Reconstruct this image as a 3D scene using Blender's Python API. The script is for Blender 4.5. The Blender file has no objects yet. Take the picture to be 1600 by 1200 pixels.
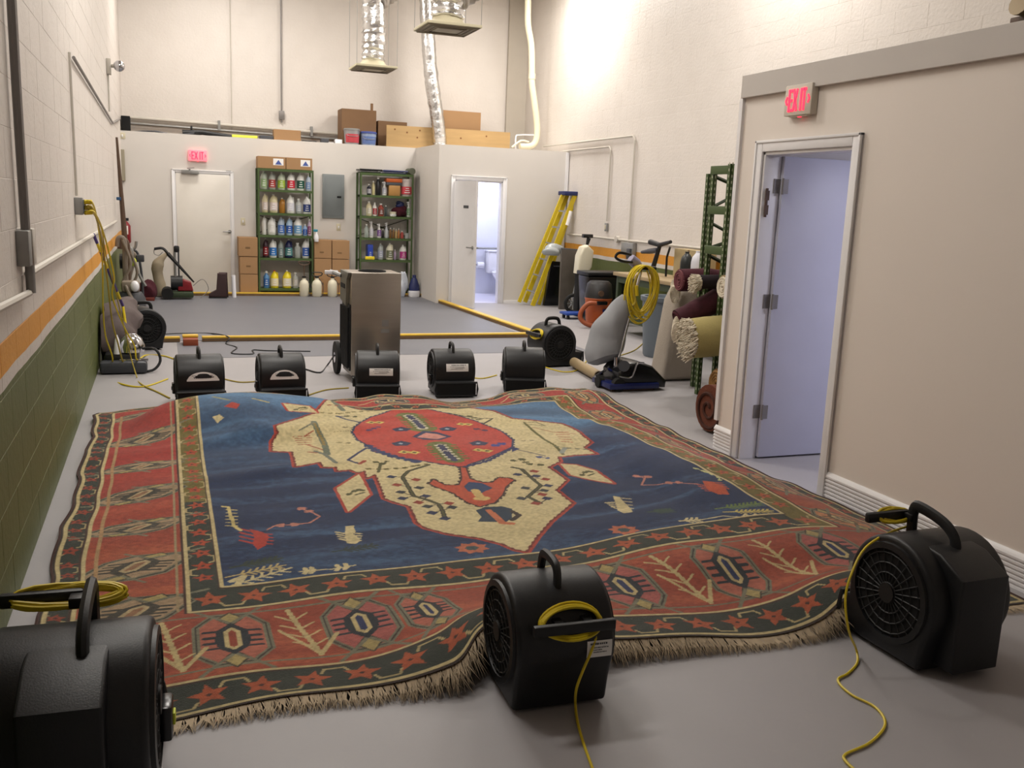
import bpy, bmesh, math, random
import numpy as np
from mathutils import Vector, Matrix
random.seed(7)
sc = bpy.context.scene
C = sc.collection
PI = math.pi
# ---------------------------------------------------------------- camera
F_PX, YAW, PITCH, ROLL, CAM_H = 1470.43, 0.356547, 0.188183, 0.040032, 1.6
def _axes():
    cy, sy = math.cos(YAW), math.sin(YAW)
    fwd = Vector((sy, cy, 0)); right = Vector((cy, -sy, 0)); up = Vector((0, 0, 1))
    cp, sp = math.cos(PITCH), math.sin(PITCH)
    f2 = fwd*cp - up*sp; u2 = up*cp + fwd*sp
    cr, sr = math.cos(ROLL), math.sin(ROLL)
    return right*cr + u2*sr, u2*cr - right*sr, f2
AR, AU, AF = _axes()
CAMP = Vector((0, 0, CAM_H))
cd = bpy.data.cameras.new('camera'); cam = bpy.data.objects.new('camera', cd); C.objects.link(cam)
cd.sensor_fit = 'HORIZONTAL'; cd.sensor_width = 36; cd.lens = F_PX/1600*36; cd.clip_start = .02; cd.clip_end = 100
cam.matrix_world = Matrix(((AR.x, AU.x, -AF.x, 0), (AR.y, AU.y, -AF.y, 0), (AR.z, AU.z, -AF.z, CAM_H), (0, 0, 0, 1)))
sc.camera = cam
# measuring helpers: where a feature of the photograph meets a known plane of the room
def ray(x, y): return AR*((x-800)/F_PX) - AU*((y-600)/F_PX) + AF
def G(x, y, z=0.0):
    r = ray(x, y); return CAMP + r*((z-CAM_H)/r.z)
def PX(x, y, X):
    r = ray(x, y); return CAMP + r*(X/r.x)
def PY(x, y, Y):
    r = ray(x, y); return CAMP + r*(Y/r.y)
# ---------------------------------------------------------------- world, light, exposure
sc.view_settings.view_transform = 'Standard'; sc.view_settings.look = 'None'
sc.view_settings.exposure = 0.45; sc.view_settings.gamma = 1.0; sc.view_settings.use_curve_mapping = False
w = bpy.data.worlds.new('world'); sc.world = w; w.use_nodes = True
w.node_tree.nodes['Background'].inputs[0].default_value = (.9, .92, 1, 1)
w.node_tree.nodes['Background'].inputs[1].default_value = 0.02
def area(name, loc, size, power, col, rot=(0, 0, 0)):
    l = bpy.data.lights.new(name, 'AREA'); l.shape = 'RECTANGLE'; l.size, l.size_y = size
    l.energy = power; l.color = col
    o = bpy.data.objects.new(name, l); o.location = loc; o.rotation_euler = rot; C.objects.link(o); return o
WARM = (1, .95, .885)
for i, (x, y, p) in enumerate([(5.45, 13.9, 112), (1.0, 14.7, 72), (2.3, 11.6, 62), (5.3, 8.6, 70), (1.2, 8.0, 95), (.0, 4.6, 52)]):
    area('ceiling_lamp', (x, y, 5.25 if y > 5 else 4.9), (1.2, .35), p, WARM)
area('bathroom_lamp', (5.1, 15.6, 2.3), (.9, .4), 24, (.78, .82, 1))
area('office_lamp', (5.2, 3.6, 2.3), (1.0, .4), 27, (.88, .86, 1))

# ---------------------------------------------------------------- materials
def lin(c):
    c = c/255.0
    return c/12.92 if c <= .04045 else ((c+.055)/1.055)**2.4
def rgb(*c): return tuple(lin(v) for v in c)+(1,)
MATS = {}
def mat(name, col, rough=.6, metal=0, var=0, vscale=6, bump=0, bscale=40, emit=0, trans=0, stretch=None, spec=None):
    if name in MATS: return MATS[name]
    m = bpy.data.materials.new(name); m.use_nodes = True; nt = m.node_tree; b = nt.nodes['Principled BSDF']
    b.inputs['Base Color'].default_value = rgb(*col); b.inputs['Roughness'].default_value = rough
    b.inputs['Metallic'].default_value = metal
    if spec is not None: b.inputs['Specular IOR Level'].default_value = spec
    if trans: b.inputs['Transmission Weight'].default_value = trans
    if emit:
        b.inputs['Emission Color'].default_value = rgb(*col); b.inputs['Emission Strength'].default_value = emit
    tc = nt.nodes.new('ShaderNodeTexCoord'); src = tc.outputs['Object']
    if stretch:
        mp = nt.nodes.new('ShaderNodeMapping'); mp.inputs['Scale'].default_value = stretch
        nt.links.new(src, mp.inputs[0]); src = mp.outputs[0]
    if not var: var = .04
    n = nt.nodes.new('ShaderNodeTexNoise'); n.inputs['Scale'].default_value = vscale; n.inputs['Detail'].default_value = 5
    nt.links.new(src, n.inputs['Vector'])
    mx = nt.nodes.new('ShaderNodeMix'); mx.data_type = 'RGBA'
    a = rgb(*col)
    mx.inputs[6].default_value = tuple(min(1, v*(1+var)) for v in a[:3])+(1,)
    mx.inputs[7].default_value = tuple(v*(1-var) for v in a[:3])+(1,)
    nt.links.new(n.outputs['Fac'], mx.inputs[0]); nt.links.new(mx.outputs[2], b.inputs['Base Color'])
    if bump:
        n2 = nt.nodes.new('ShaderNodeTexNoise'); n2.inputs['Scale'].default_value = bscale; n2.inputs['Detail'].default_value = 4
        nt.links.new(src, n2.inputs['Vector'])
        bp = nt.nodes.new('ShaderNodeBump'); bp.inputs['Strength'].default_value = bump; bp.inputs['Distance'].default_value = .01
        nt.links.new(n2.outputs['Fac'], bp.inputs['Height']); nt.links.new(bp.outputs[0], b.inputs['Normal'])
    MATS[name] = m; return m
WHITE = (226, 221, 212)
M_wall = mat('painted_drywall', (214, 209, 203), .55, var=.03, vscale=2, bump=.03, bscale=90)
M_white = mat('white_paint', WHITE, .45, bump=.05)
M_trim = mat('trim_paint', (230, 229, 230), .35)
M_part = mat('partition_paint', (226, 217, 208), .5, var=.02, vscale=2, bump=.03, bscale=90)
M_fascia = mat('fascia_paint', (192, 186, 180), .5, var=.05, vscale=2)
M_black = mat('black_plastic', (20, 21, 24), .45, bump=.08, bscale=250, spec=.45)
M_blackg = mat('black_gloss', (16, 17, 20), .25)
M_rubber = mat('black_rubber', (20, 20, 20), .8)
M_grille = mat('grille_black', (13, 13, 14), .6)
M_dark = mat('dark_void', (6, 6, 7), .9)
M_yel = mat('yellow_cord', (214, 190, 30), .45)
M_dyel = mat('old_yellow_cord', (165, 145, 45), .55)
M_curb = mat('yellow_curb_paint', (222, 182, 60), .5, var=.15, vscale=9)
M_brown = mat('raw_wood_edge', (110, 85, 58), .8, var=.3, vscale=14)
M_green = mat('green_steel', (66, 86, 44), .5, var=.12, vscale=8)
M_greend = mat('dark_green_steel', (48, 62, 38), .55, var=.12, vscale=8)
M_card = mat('cardboard', (162, 126, 88), .8, var=.08, vscale=3, bump=.05)
M_cardd = mat('cardboard_dark', (120, 90, 62), .8, var=.08)
M_tape = mat('packing_tape', (120, 92, 60), .35)
M_gal = mat('galvanised_steel', (150, 150, 148), .45, .5, var=.1, vscale=20)
M_cond = mat('painted_conduit', (196, 190, 180), .45)
M_condg = mat('grey_conduit', (134, 130, 128), .45, .3)
M_chrome = mat('chrome', (200, 200, 205), .12, 1)
M_steel = mat('brushed_steel', (168, 160, 150), .34, .85, var=.12, vscale=3, stretch=(1, 1, 9), bump=.04, bscale=60)
M_foil = mat('foil_duct', (225, 225, 225), .22, 1, bump=.9, bscale=28)
M_pvc = mat('cream_pvc', (226, 218, 190), .4)
M_panel = mat('panel_grey', (122, 128, 128), .45, .1)
M_ply = mat('plywood', (180, 148, 100), .65, var=.22, vscale=2.5, stretch=(.6, 4, 6))
M_knot = mat('wood_knot', (120, 78, 40), .7)
M_ivory = mat('ivory_plate', (206, 198, 172), .5)
M_alum = mat('aluminium', (176, 178, 178), .35, .8)
M_ladder = mat('ladder_yellow', (212, 186, 30), .45, var=.06)
M_navy = mat('navy_plastic', (30, 40, 90), .5)
M_blue = mat('blue_plastic', (28, 66, 150), .45)
M_orange = mat('orange_plastic', (176, 84, 34), .45)
M_dgrey = mat('dark_grey_plastic', (62, 64, 70), .5)
M_grey = mat('grey_plastic', (100, 110, 120), .5)
M_bag = mat('grey_cloth', (150, 152, 156), .85, var=.12, vscale=5, bump=.3, bscale=12)
M_maroon = mat('maroon_rug', (70, 18, 32), .95, var=.35, vscale=22, bump=.5, bscale=90)
M_pad = mat('grey_felt', (168, 158, 146), .95, var=.08, vscale=8, bump=.3, bscale=60)
M_tan = mat('tan_rug_back', (172, 158, 102), .95, var=.1, vscale=9, bump=.4, bscale=90)
M_shag = mat('cream_shag', (214, 204, 184), .95, var=.25, vscale=40, bump=1, bscale=70)
M_rust = mat('rust_rug', (96, 48, 28), .95, var=.15, vscale=12, bump=.4, bscale=90)
M_fringe = mat('wool_fringe', (182, 164, 138), .95, var=.3, vscale=20)
M_bench = mat('bench_top', (158, 138, 104), .6, var=.12)
M_red = mat('red_paint', (132, 24, 34), .35)
M_brownm = mat('old_brown_cloth', (88, 76, 74), .8, var=.25, vscale=9, bump=.3, bscale=14)
M_poleb = mat('brown_pole', (88, 66, 50), .6, var=.2)
M_hose = mat('grey_hose', (128, 116, 102), .6, var=.15)
M_purple = mat('purple_tape', (66, 46, 120), .5)
M_lime = mat('lime_plastic', (205, 215, 50), .5)
M_shoe = mat('dark_boot', (52, 30, 32), .7)
M_paper = mat('label_paper', (238, 236, 234), .5)
M_ink = mat('label_ink', (60, 62, 70), .6)
M_inkr = mat('label_ink_red', (190, 80, 60), .6)
M_exitface = mat('exit_housing', (205, 196, 182), .5)
M_exitred = mat('exit_letters', (255, 40, 70), .4, emit=1.6)
M_exitface2 = mat('exit_lit_face', (255, 120, 130), .4, emit=.75)
M_under = mat('diffuser_grey', (150, 140, 122), .6)
M_officedoor = mat('office_door_paint', (196, 198, 214), .4)
M_tile = mat('bath_wall', (222, 224, 238), .35)
M_porc = mat('porcelain', (235, 235, 240), .12)
M_floor_in = mat('inner_floor', (150, 152, 160), .3, var=.05)
M_tankw = mat('milky_tank', (216, 210, 188), .45)
M_board = mat('smoky_sheet', (92, 86, 80), .4, var=.3, vscale=7)

def M_block():
    m = bpy.data.materials.new('painted_block'); m.use_nodes = True; nt = m.node_tree; b = nt.nodes['Principled BSDF']
    geo = nt.nodes.new('ShaderNodeNewGeometry'); sep = nt.nodes.new('ShaderNodeSeparateXYZ')
    nt.links.new(geo.outputs['Position'], sep.inputs[0])
    n = nt.nodes.new('ShaderNodeTexNoise'); n.inputs['Scale'].default_value = 1.3; n.inputs['Detail'].default_value = 6
    nt.links.new(geo.outputs['Position'], n.inputs['Vector'])
    ad = nt.nodes.new('ShaderNodeMath'); ad.operation = 'MULTIPLY_ADD'; ad.inputs[1].default_value = .03
    nt.links.new(n.outputs['Fac'], ad.inputs[0]); nt.links.new(sep.outputs['Z'], ad.inputs[2])
    cr = nt.nodes.new('ShaderNodeValToRGB'); cr.color_ramp.interpolation = 'CONSTANT'
    mr = nt.nodes.new('ShaderNodeMath'); mr.operation = 'DIVIDE'; mr.inputs[1].default_value = 2.0
    nt.links.new(ad.outputs[0], mr.inputs[0]); nt.links.new(mr.outputs[0], cr.inputs[0])
    e = cr.color_ramp.elements
    e[0].position = 0; e[0].color = rgb(90, 98, 48)
    e[1].position = .847/2; e[1].color = rgb(212, 205, 198)
    x = e.new(.905/2); x.color = rgb(216, 150, 48)
    x = e.new(1.03/2); x.color = rgb(218, 211, 204)
    n3 = nt.nodes.new('ShaderNodeTexNoise'); n3.inputs['Scale'].default_value = 3; n3.inputs['Detail'].default_value = 8
    nt.links.new(geo.outputs['Position'], n3.inputs['Vector'])
    mx = nt.nodes.new('ShaderNodeMix'); mx.data_type = 'RGBA'; mx.blend_type = 'MULTIPLY'; mx.inputs[0].default_value = 1
    rp = nt.nodes.new('ShaderNodeValToRGB'); rp.color_ramp.elements[0].position = .25; rp.color_ramp.elements[0].color = (.955, .95, .945, 1)
    rp.color_ramp.elements[1].position = .6; rp.color_ramp.elements[1].color = (1, 1, 1, 1)
    nt.links.new(n3.outputs['Fac'], rp.inputs[0]); nt.links.new(cr.outputs[0], mx.inputs[6]); nt.links.new(rp.outputs[0], mx.inputs[7])
    nt.links.new(mx.outputs[2], b.inputs['Base Color']); b.inputs['Roughness'].default_value = .5
    n2 = nt.nodes.new('ShaderNodeTexNoise'); n2.inputs['Scale'].default_value = 30; n2.inputs['Detail'].default_value = 6
    nt.links.new(geo.outputs['Position'], n2.inputs['Vector'])
    bp = nt.nodes.new('ShaderNodeBump'); bp.inputs['Strength'].default_value = .35; bp.inputs['Distance'].default_value = .01
    nt.links.new(n2.outputs['Fac'], bp.inputs['Height']); nt.links.new(bp.outputs[0], b.inputs['Normal'])
    return m
M_blk = M_block()
def M_floorf():
    m = mat('grey_floor_paint', (156, 153, 155), .38, var=.06, vscale=1.2, bump=.05, bscale=25)
    nt = m.node_tree; b = nt.nodes['Principled BSDF']
    n = nt.nodes.new('ShaderNodeTexNoise'); n.inputs['Scale'].default_value = 2.2; n.inputs['Detail'].default_value = 7
    tc = nt.nodes.new('ShaderNodeTexCoord'); nt.links.new(tc.outputs['Object'], n.inputs[0])
    r = nt.nodes.new('ShaderNodeMapRange'); r.inputs[3].default_value = .42; r.inputs[4].default_value = .62
    nt.links.new(n.outputs['Fac'], r.inputs[0]); nt.links.new(r.outputs[0], b.inputs['Roughness'])
    return m
M_floor = M_floorf()
M_pit = mat('pit_floor_paint', (112, 113, 120), .5, var=.09, vscale=1.6)

# ---------------------------------------------------------------- mesh building
OFF = {}
class MB:
    def __init__(s): s.v = []; s.f = []
    def add(s, vs, fs, M=None):
        n = len(s.v)
        s.v += [tuple(M @ Vector(p)) if M else tuple(p) for p in vs]
        s.f += [tuple(i+n for i in f) for f in fs]; return s
    def box(s, x0, x1, y0, y1, z0, z1, M=None, bev=0):
        if x1 < x0: x0, x1 = x1, x0
        if y1 < y0: y0, y1 = y1, y0
        if z1 < z0: z0, z1 = z1, z0
        if bev <= 0:
            return s.add([(x0,y0,z0),(x1,y0,z0),(x1,y1,z0),(x0,y1,z0),(x0,y0,z1),(x1,y0,z1),(x1,y1,z1),(x0,y1,z1)],
                  [(0,3,2,1),(4,5,6,7),(0,1,5,4),(1,2,6,5),(2,3,7,6),(3,0,4,7)], M)
        bm = bmesh.new(); bmesh.ops.create_cube(bm, size=1)
        for v in bm.verts: v.co = Vector(((x0+x1)/2+v.co.x*(x1-x0), (y0+y1)/2+v.co.y*(y1-y0), (z0+z1)/2+v.co.z*(z1-z0)))
        bmesh.ops.bevel(bm, geom=bm.edges[:], offset=min(bev, .49*min(x1-x0, y1-y0, z1-z0)), segments=2, profile=.5, affect='EDGES')
        return s.bm(bm, M)
    def bm(s, bm, M=None):
        bm.verts.index_update()
        s.add([v.co.copy() for v in bm.verts], [tuple(v.index for v in f.verts) for f in bm.faces], M); bm.free(); return s
    def tube(s, path, r, n=8, closed=False, caps=True, ry=None):
        P = [Vector(p) for p in path]; k = len(P); vs = []; fs = []
        R = r if isinstance(r, (list, tuple)) else [r]*k
        t0 = (P[1]-P[0]).normalized(); up = Vector((0, 0, 1)) if abs(t0.z) < .9 else Vector((1, 0, 0))
        a = t0.cross(up).normalized()
        for i, p in enumerate(P):
            t = (P[(i+1) % k]-P[i-1]) if closed else (P[min(i+1, k-1)]-P[max(i-1, 0)])
            t = t.normalized() if t.length > 1e-9 else t0
            a = (a - t*a.dot(t)).normalized(); b = t.cross(a)
            for j in range(n):
                an = 2*PI*j/n
                vs.append(p + a*math.cos(an)*R[i] + b*math.sin(an)*(R[i] if ry is None else ry))
        for i in range(k if closed else k-1):
            for j in range(n):
                i2 = (i+1) % k
                fs.append((i*n+j, i*n+(j+1) % n, i2*n+(j+1) % n, i2*n+j))
        if caps and not closed: fs += [tuple(range(n))[::-1], tuple((k-1)*n+j for j in range(n))]
        return s.add(vs, fs)
    def cyl(s, p0, p1, r0, r1=None, n=16): return s.tube([p0, p1], [r0, r0 if r1 is None else r1], n)
    def lathe(s, prof, c=(0, 0, 0), n=16, M=None, sx=1, sy=1):
        vs = []; fs = []; k = len(prof)
        for r, z in prof:
            for j in range(n):
                a = 2*PI*j/n; vs.append((c[0]+r*math.cos(a)*sx, c[1]+r*math.sin(a)*sy, c[2]+z))
        for i in range(k-1):
            for j in range(n): fs.append((i*n+j, i*n+(j+1) % n, (i+1)*n+(j+1) % n, (i+1)*n+j))
        fs += [tuple(range(n))[::-1], tuple((k-1)*n+j for j in range(n))]
        return s.add(vs, fs, M)
    def prism(s, poly, d0, d1, ax='x', M=None, bev=0):
        # poly in the plane across ax
        k = len(poly)
        def q(p, d): return {'x': (d, p[0], p[1]), 'y': (p[0], d, p[1]), 'z': (p[0], p[1], d)}[ax]
        vs = [q(p, d0) for p in poly]+[q(p, d1) for p in poly]
        fs = [tuple(range(k)), tuple(range(2*k-1, k-1, -1))]+[(i, (i+1) % k+0, (i+1) % k+k, i+k) for i in range(k)]
        bm = bmesh.new(); bv = [bm.verts.new(v) for v in vs]
        for f in fs: bm.faces.new([bv[i] for i in f])
        bmesh.ops.recalc_face_normals(bm, faces=bm.faces[:])
        if bev:
            ed = [e for e in bm.edges if any(len(f.verts) == k for f in e.link_faces) and k > 4 or k <= 4]
            bmesh.ops.bevel(bm, geom=ed, offset=bev, segments=3, profile=.5, affect='EDGES')
        return s.bm(bm, M)
    def sphere(s, c, r, n=12, sz=1):
        pr = [(max(1e-4, r*math.sin(PI*i/8)), -r*sz*math.cos(PI*i/8)) for i in range(9)]
        return s.lathe(pr, c, n)
    def build(s, name, m, parent=None, kind=None, smooth=True, label=None):
        me = bpy.data.meshes.new(name)
        off = OFF.get(parent.name, Vector((0, 0, 0))) if parent else None
        if parent is None:
            a = np.array(s.v); lo, hi = a.min(0), a.max(0); off = Vector(((lo[0]+hi[0])/2, (lo[1]+hi[1])/2, lo[2]))
        me.from_pydata([(p[0]-off.x, p[1]-off.y, p[2]-off.z) for p in s.v], [], s.f)
        bm = bmesh.new(); bm.from_mesh(me); bmesh.ops.recalc_face_normals(bm, faces=bm.faces[:]); bm.to_mesh(me); bm.free()
        if smooth:
            me.polygons.foreach_set('use_smooth', [True]*len(me.polygons)); me.set_sharp_from_angle(angle=math.radians(38))
        me.materials.append(m)
        o = bpy.data.objects.new(name, me); C.objects.link(o)
        if parent: o.parent = parent
        else: o.location = off
        OFF[o.name] = off
        if kind: o['kind'] = kind
        if label: o['label'] = label
        return o
def tag(o, label, cat, group=None, kind=None):
    o['label'] = label; o['category'] = cat
    if group: o['group'] = group
    if kind: o['kind'] = kind
    return o
def thing(name, label, cat, loc=(0, 0, 0), rz=0, group=None, local=False):
    o = bpy.data.objects.new(name, None); C.objects.link(o); o.empty_display_size = .1
    o.location = loc; o.rotation_euler = (0, 0, rz); tag(o, label, cat, group)
    OFF[o.name] = Vector((0, 0, 0)) if local else Vector(loc)
    return o
def struct(name, mb, m): 
    o = mb.build(name, m, None, kind='structure', smooth=False); return o
def smooth_path(P, k=6):
    P = [Vector(p) for p in P]; out = []
    for i in range(len(P)-1):
        p0, p1, p2, p3 = P[max(i-1, 0)], P[i], P[i+1], P[min(i+2, len(P)-1)]
        for j in range(k):
            t = j/k
            out.append(.5*((2*p1)+(p2-p0)*t+(2*p0-5*p1+4*p2-p3)*t*t+(3*p1-p0-3*p2+p3)*t**3))
    out.append(P[-1]); return out
# ---------------------------------------------------------------- the room
XL, XR, YB, YU, YJ, XP, YP = -.583, 6.264, 16.02, 16.75, 14.555, 3.55, 5.43   # left, right, lower back, upper back, bathroom front, office wall, office end
ZC = 5.45
struct('floor', MB().box(XL-.2, XR+.2, -2.2, 17.0, -.12, 0), M_floor)
struct('ceiling', MB().box(XL-.2, XR+.2, -2.2, 17.0, ZC, ZC+.1), M_white)
struct('wall_rear', MB().box(XL-.2, XR+.2, -2.3, -2.2, 0, ZC), M_wall)

def proj(p):
    d = Vector(p)-CAMP; z = d.dot(AF)
    if z < .1: return None
    return 800+F_PX*d.dot(AR)/z, 600-F_PX*d.dot(AU)/z, z
def block_wall(name, axis, face, sgn, a0, a1, z0, z1, thick=.12):
    # axis 'x': the wall is a plane of constant x seen from the side sgn points to
    BW, BH, D, GAP = .406, .203, .004, .0024
    b = MB()
    lo, hi = (face-sgn*thick, face-sgn*.0011)
    if axis == 'x': b.box(lo, hi, a0, a1, z0, z1)
    else: b.box(a0, a1, lo, hi, z0, z1)
    wall = struct(name, b, M_blk)
    def one(w):
        m = MB(); hw, hh = w/2-GAP/2, BH/2-GAP/2
        if axis == 'x': m.box(-D, .0, -hw, hw, -hh, hh) if sgn > 0 else m.box(0, D, -hw, hw, -hh, hh)
        else: m.box(-hw, hw, -D if sgn > 0 else 0, 0 if sgn > 0 else D, -hh, hh)
        bm = bmesh.new(); vs = [bm.verts.new(v) for v in m.v]; [bm.faces.new([vs[i] for i in f]) for f in m.f]
        bmesh.ops.bevel(bm, geom=bm.edges[:], offset=.0011, segments=1, affect='EDGES')
        return MB().bm(bm)
    items = []
    nrow = int((z1-z0)/BH)+1
    for r in range(nrow):
        zc = z0+BH*(r+.5)
        if zc+BH/2 > z1+.01: continue
        a = a0-(BW/2 if r % 2 else 0)
        while a < a1-.02:
            s, e = max(a, a0), min(a+BW, a1)
            if e-s > .05:
                items.append((round(e-s, 3), (s+e)/2, zc))
            a += BW
    vis = []; rest = []
    for it in items:
        p = (face, it[1], it[2]) if axis == 'x' else (it[1], face, it[2])
        q = proj(p)
        (vis if q and -30 < q[0] < 1630 and -20 < q[1] < 1220 else rest).append((q[2] if q else 99, it))
    vis.sort(key=lambda t: t[0]); keep = vis[:290]; rest += vis[290:]
    cache = {}; off = wall.location
    def P(it): return Vector((face, it[1], it[2])) if axis == 'x' else Vector((it[1], face, it[2]))
    for _, it in keep:
        if it[0] not in cache:
            o = one(it[0]).build('block', M_blk, None, smooth=False); o.location = (0, 0, 0)
            # rebuild mesh around its own centre
            me = o.data; sh = OFF[o.name]
            for v in me.vertices: v.co = v.co + sh
            cache[it[0]] = me; ob = o
        else:
            ob = bpy.data.objects.new('block', cache[it[0]]); C.objects.link(ob)
        ob.parent = wall; ob.location = P(it)-off+Vector((random.uniform(-.0004, .0004) if axis == 'x' else 0, 0 if axis == 'x' else random.uniform(-.0004, .0004), 0))
    big = MB()
    for _, it in rest:
        m = one(it[0]); big.add(m.v, m.f, Matrix.Translation(P(it)))
    if rest: big.build('block_courses', M_blk, wall, kind='stuff', smooth=False)
    return wall
block_wall('wall_left', 'x', XL, 1, -2.2, YU, 0, 5.4)
block_wall('wall_right', 'x', XR, -1, 2.0, YU, 0, 5.4)
block_wall('wall_back_upper', 'y', YU, -1, XL, XR, 2.43, 5.4)
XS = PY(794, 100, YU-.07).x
struct('wall_corner_strip', MB().box(XS, XR-.001, YU-.07, YU-.012, 2.45, 5.4), mat('strip_grey', (190, 182, 170), .7, var=.04))  # shallow corner slab in a grey darker than the walls beside it
struct('ledge', MB().box(XL, 4.06, YB+.02, YU+.1, 2.36, 2.45), M_brown)
ZP = 2.48
b = MB().box(XL, 4.06, YB, YB+.1, 0, ZP); struct('wall_back', b, M_wall)
# bathroom box: front with door opening, left side, roof
dx0, dx1, dz = PY(711, 300, YJ).x, PY(785, 300, YJ).x, 1.95
b = MB().box(4.06, dx0, YJ, YJ+.1, 0, ZP); b.box(dx1, XR-.013, YJ, YJ+.1, 0, ZP); b.box(dx0, dx1, YJ, YJ+.1, dz, ZP)
struct('wall_bathroom_front', b, M_wall)
struct('wall_bathroom_left', MB().box(4.06, 4.16, YJ+.1, YB+.1, 0, ZP), M_wall)
struct('roof_bathroom', MB().box(4.165, XR-.013, YJ+.101, YU-.013, ZP-.1, ZP-.001), M_wall)
struct('wall_bathroom_inner', MB().box(4.16, XR-.013, 16.15, 16.25, 0, ZP-.1), M_tile)
struct('wall_bathroom_liner', MB().box(6.1, 6.15, YJ+.1, 16.15, 0, ZP-.1), M_tile)
struct('floor_bathroom', MB().box(4.16, 6.1, YJ+.0, 16.15, 0, .006), mat('bath_floor', (214, 212, 226), .3))
def frame(name, ax, c, a0, a1, z, sgn, w=.07, d=.02, jamb=.12):
    """door casing on a wall plane; ax 'y' = wall of constant y"""
    root = thing(name, '', 'door', (a0, c, 0) if ax == 'y' else (c, a0, 0))
    del root['label']; del root['category']; root['kind'] = 'structure'
    def bx(p, q, r, s, t, u, nm, bev=.008):
        m = MB(); (m.box(p, q, r, s, t, u, bev=bev) if ax == 'y' else m.box(r, s, p, q, t, u, bev=bev)); m.build(nm, M_trim, root)
    o0, o1 = (c-d, c) if sgn < 0 else (c, c+d)
    bx(a0-w, a0, o0, o1, 0, z+w, 'casing'); bx(a1, a1+w, o0, o1, 0, z+w, 'casing'); bx(a0, a1, o0, o1, z, z+w, 'casing')
    # back band ridge
    q0, q1 = (c-d-.008, c) if sgn < 0 else (c, c+d+.008)
    bx(a0-w, a0-w+.016, q0, q1, 0, z+w, 'casing_bead', .003); bx(a1+w-.016, a1+w, q0, q1, 0, z+w, 'casing_bead', .003); bx(a0-w, a1+w, q0, q1, z+w-.016, z+w, 'casing_bead', .003)
    j0, j1 = (c-.002, c+jamb) if sgn < 0 else (c+.002-0, c-jamb)
    bx(a0, a0+.018, j0, j1, 0, z, 'jamb', .002); bx(a1-.018, a1, j0, j1, 0, z, 'jamb', .002); bx(a0, a1, j0, j1, z-.018, z, 'jamb', .002)
    return root
def lever(root, p, dirx, ax='y', out=-1, m=None):
    m = m or M_chrome
    b = MB(); P = Vector(p)
    n = Vector((0, out, 0)) if ax == 'y' else Vector((out, 0, 0)); t = Vector((dirx, 0, 0)) if ax == 'y' else Vector((0, dirx, 0))
    b.cyl(P, P+n*.012, .028, n=14); b.cyl(P+n*.012, P+n*.05, .011, n=10)
    b.tube([P+n*.05, P+n*.055+t*.03, P+n*.052+t*.11], [.011, .011, .009], 10)
    return b.build('door_handle', m, root)
# door_1: office door, open inwards, in the right-hand partition
oy0, oy1, oz = 4.33, 5.165, 1.985
struct('wall_partition', MB().box(XP, XP+.12, -2.2, oy0, 0, 2.46).box(XP, XP+.12, oy1, YP, 0, 2.46).box(XP, XP+.12, oy0, oy1, oz, 2.46), M_part)
struct('wall_partition_end', MB().box(XP+.12, XR-.013, YP-.1, YP, 0, 2.46), M_wall)
struct('roof_office', MB().box(XP+.12, XR-.013, -2.2, YP-.1, 2.36, 2.44), M_wall)
struct('ceiling_office', MB().box(XP+.12, XR-.013, -.5, YP-.1, 2.33, 2.355), M_tile)
struct('wall_office_inner', MB().box(XR-.1, XR-.02, -.5, YP-.1, 0, 2.33).box(XP+.12, XR-.1, -.55, -.5, 0, 2.33), M_tile)
f1 = frame('door_1', 'x', XP, oy0, oy1, oz, -1)
d1 = MB().box(XP+.125, XP+.125+.80, oy1-.045, oy1-.005, .012, oz-.02, bev=.003).build('door_leaf', M_officedoor, f1)
for z in (.32, 1.05, 1.78):
    h = MB().box(XP+.075, XP+.135, oy1-.024, oy1-.018, z-.045, z+.045); h.cyl((XP+.122, oy1-.052, z-.05), (XP+.122, oy1-.052, z+.05), .008, n=8)
    h.box(XP+.127, XP+.165, oy1-.05, oy1-.045, z-.045, z+.045)
    h.build('hinge', M_condg, f1)
pk = PX(1193, 293, XP-.02)
kb = MB().box(XP+.02, XP+.026+.01, oy1-.03, oy1-.018, 1.585, 1.765, bev=.003); 
kb.box(XP+.012, XP+.04, oy1-.036, oy1-.03, 1.60, 1.66); kb.box(XP+.012, XP+.04, oy1-.036, oy1-.03, 1.69, 1.75)
kb.build('strike_plate', M_poleb, f1)
# fascia beam above the partition
struct('trim_1', MB().box(XP-.035, XP, -2.2, YP+.0, 2.33, 2.47, bev=.003), M_fascia)
struct('trim_2', MB().box(XP-.02, XP, YP-.006, YP+.03, .2, 2.33), M_trim)
# ribbed baseboards
def baseboard(name, y0, y1):
    prof = [(0, 0)]; z = 0; x0 = XP
    pts = [(x0, 0), (x0-.020, 0), (x0-.020, .012)]
    for k in range(6):
        z = .016+k*.022
        pts += [(x0-.012, z), (x0-.012, z+.005), (x0-.021, z+.008), (x0-.021, z+.018)]
    pts += [(x0-.014, .155), (x0-.006, .165), (x0, .165)]
    struct(name, MB().prism(pts, y0, y1, 'y'), M_trim)
baseboard('baseboard_right', -2.2, oy0-.07)
baseboard('baseboard_right_far', oy1+.07, YP+.02)
struct('baseboard_bathroom', MB().box(dx1+.08, 5.9, YJ-.012, YJ, 0, .05), M_trim)
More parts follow.
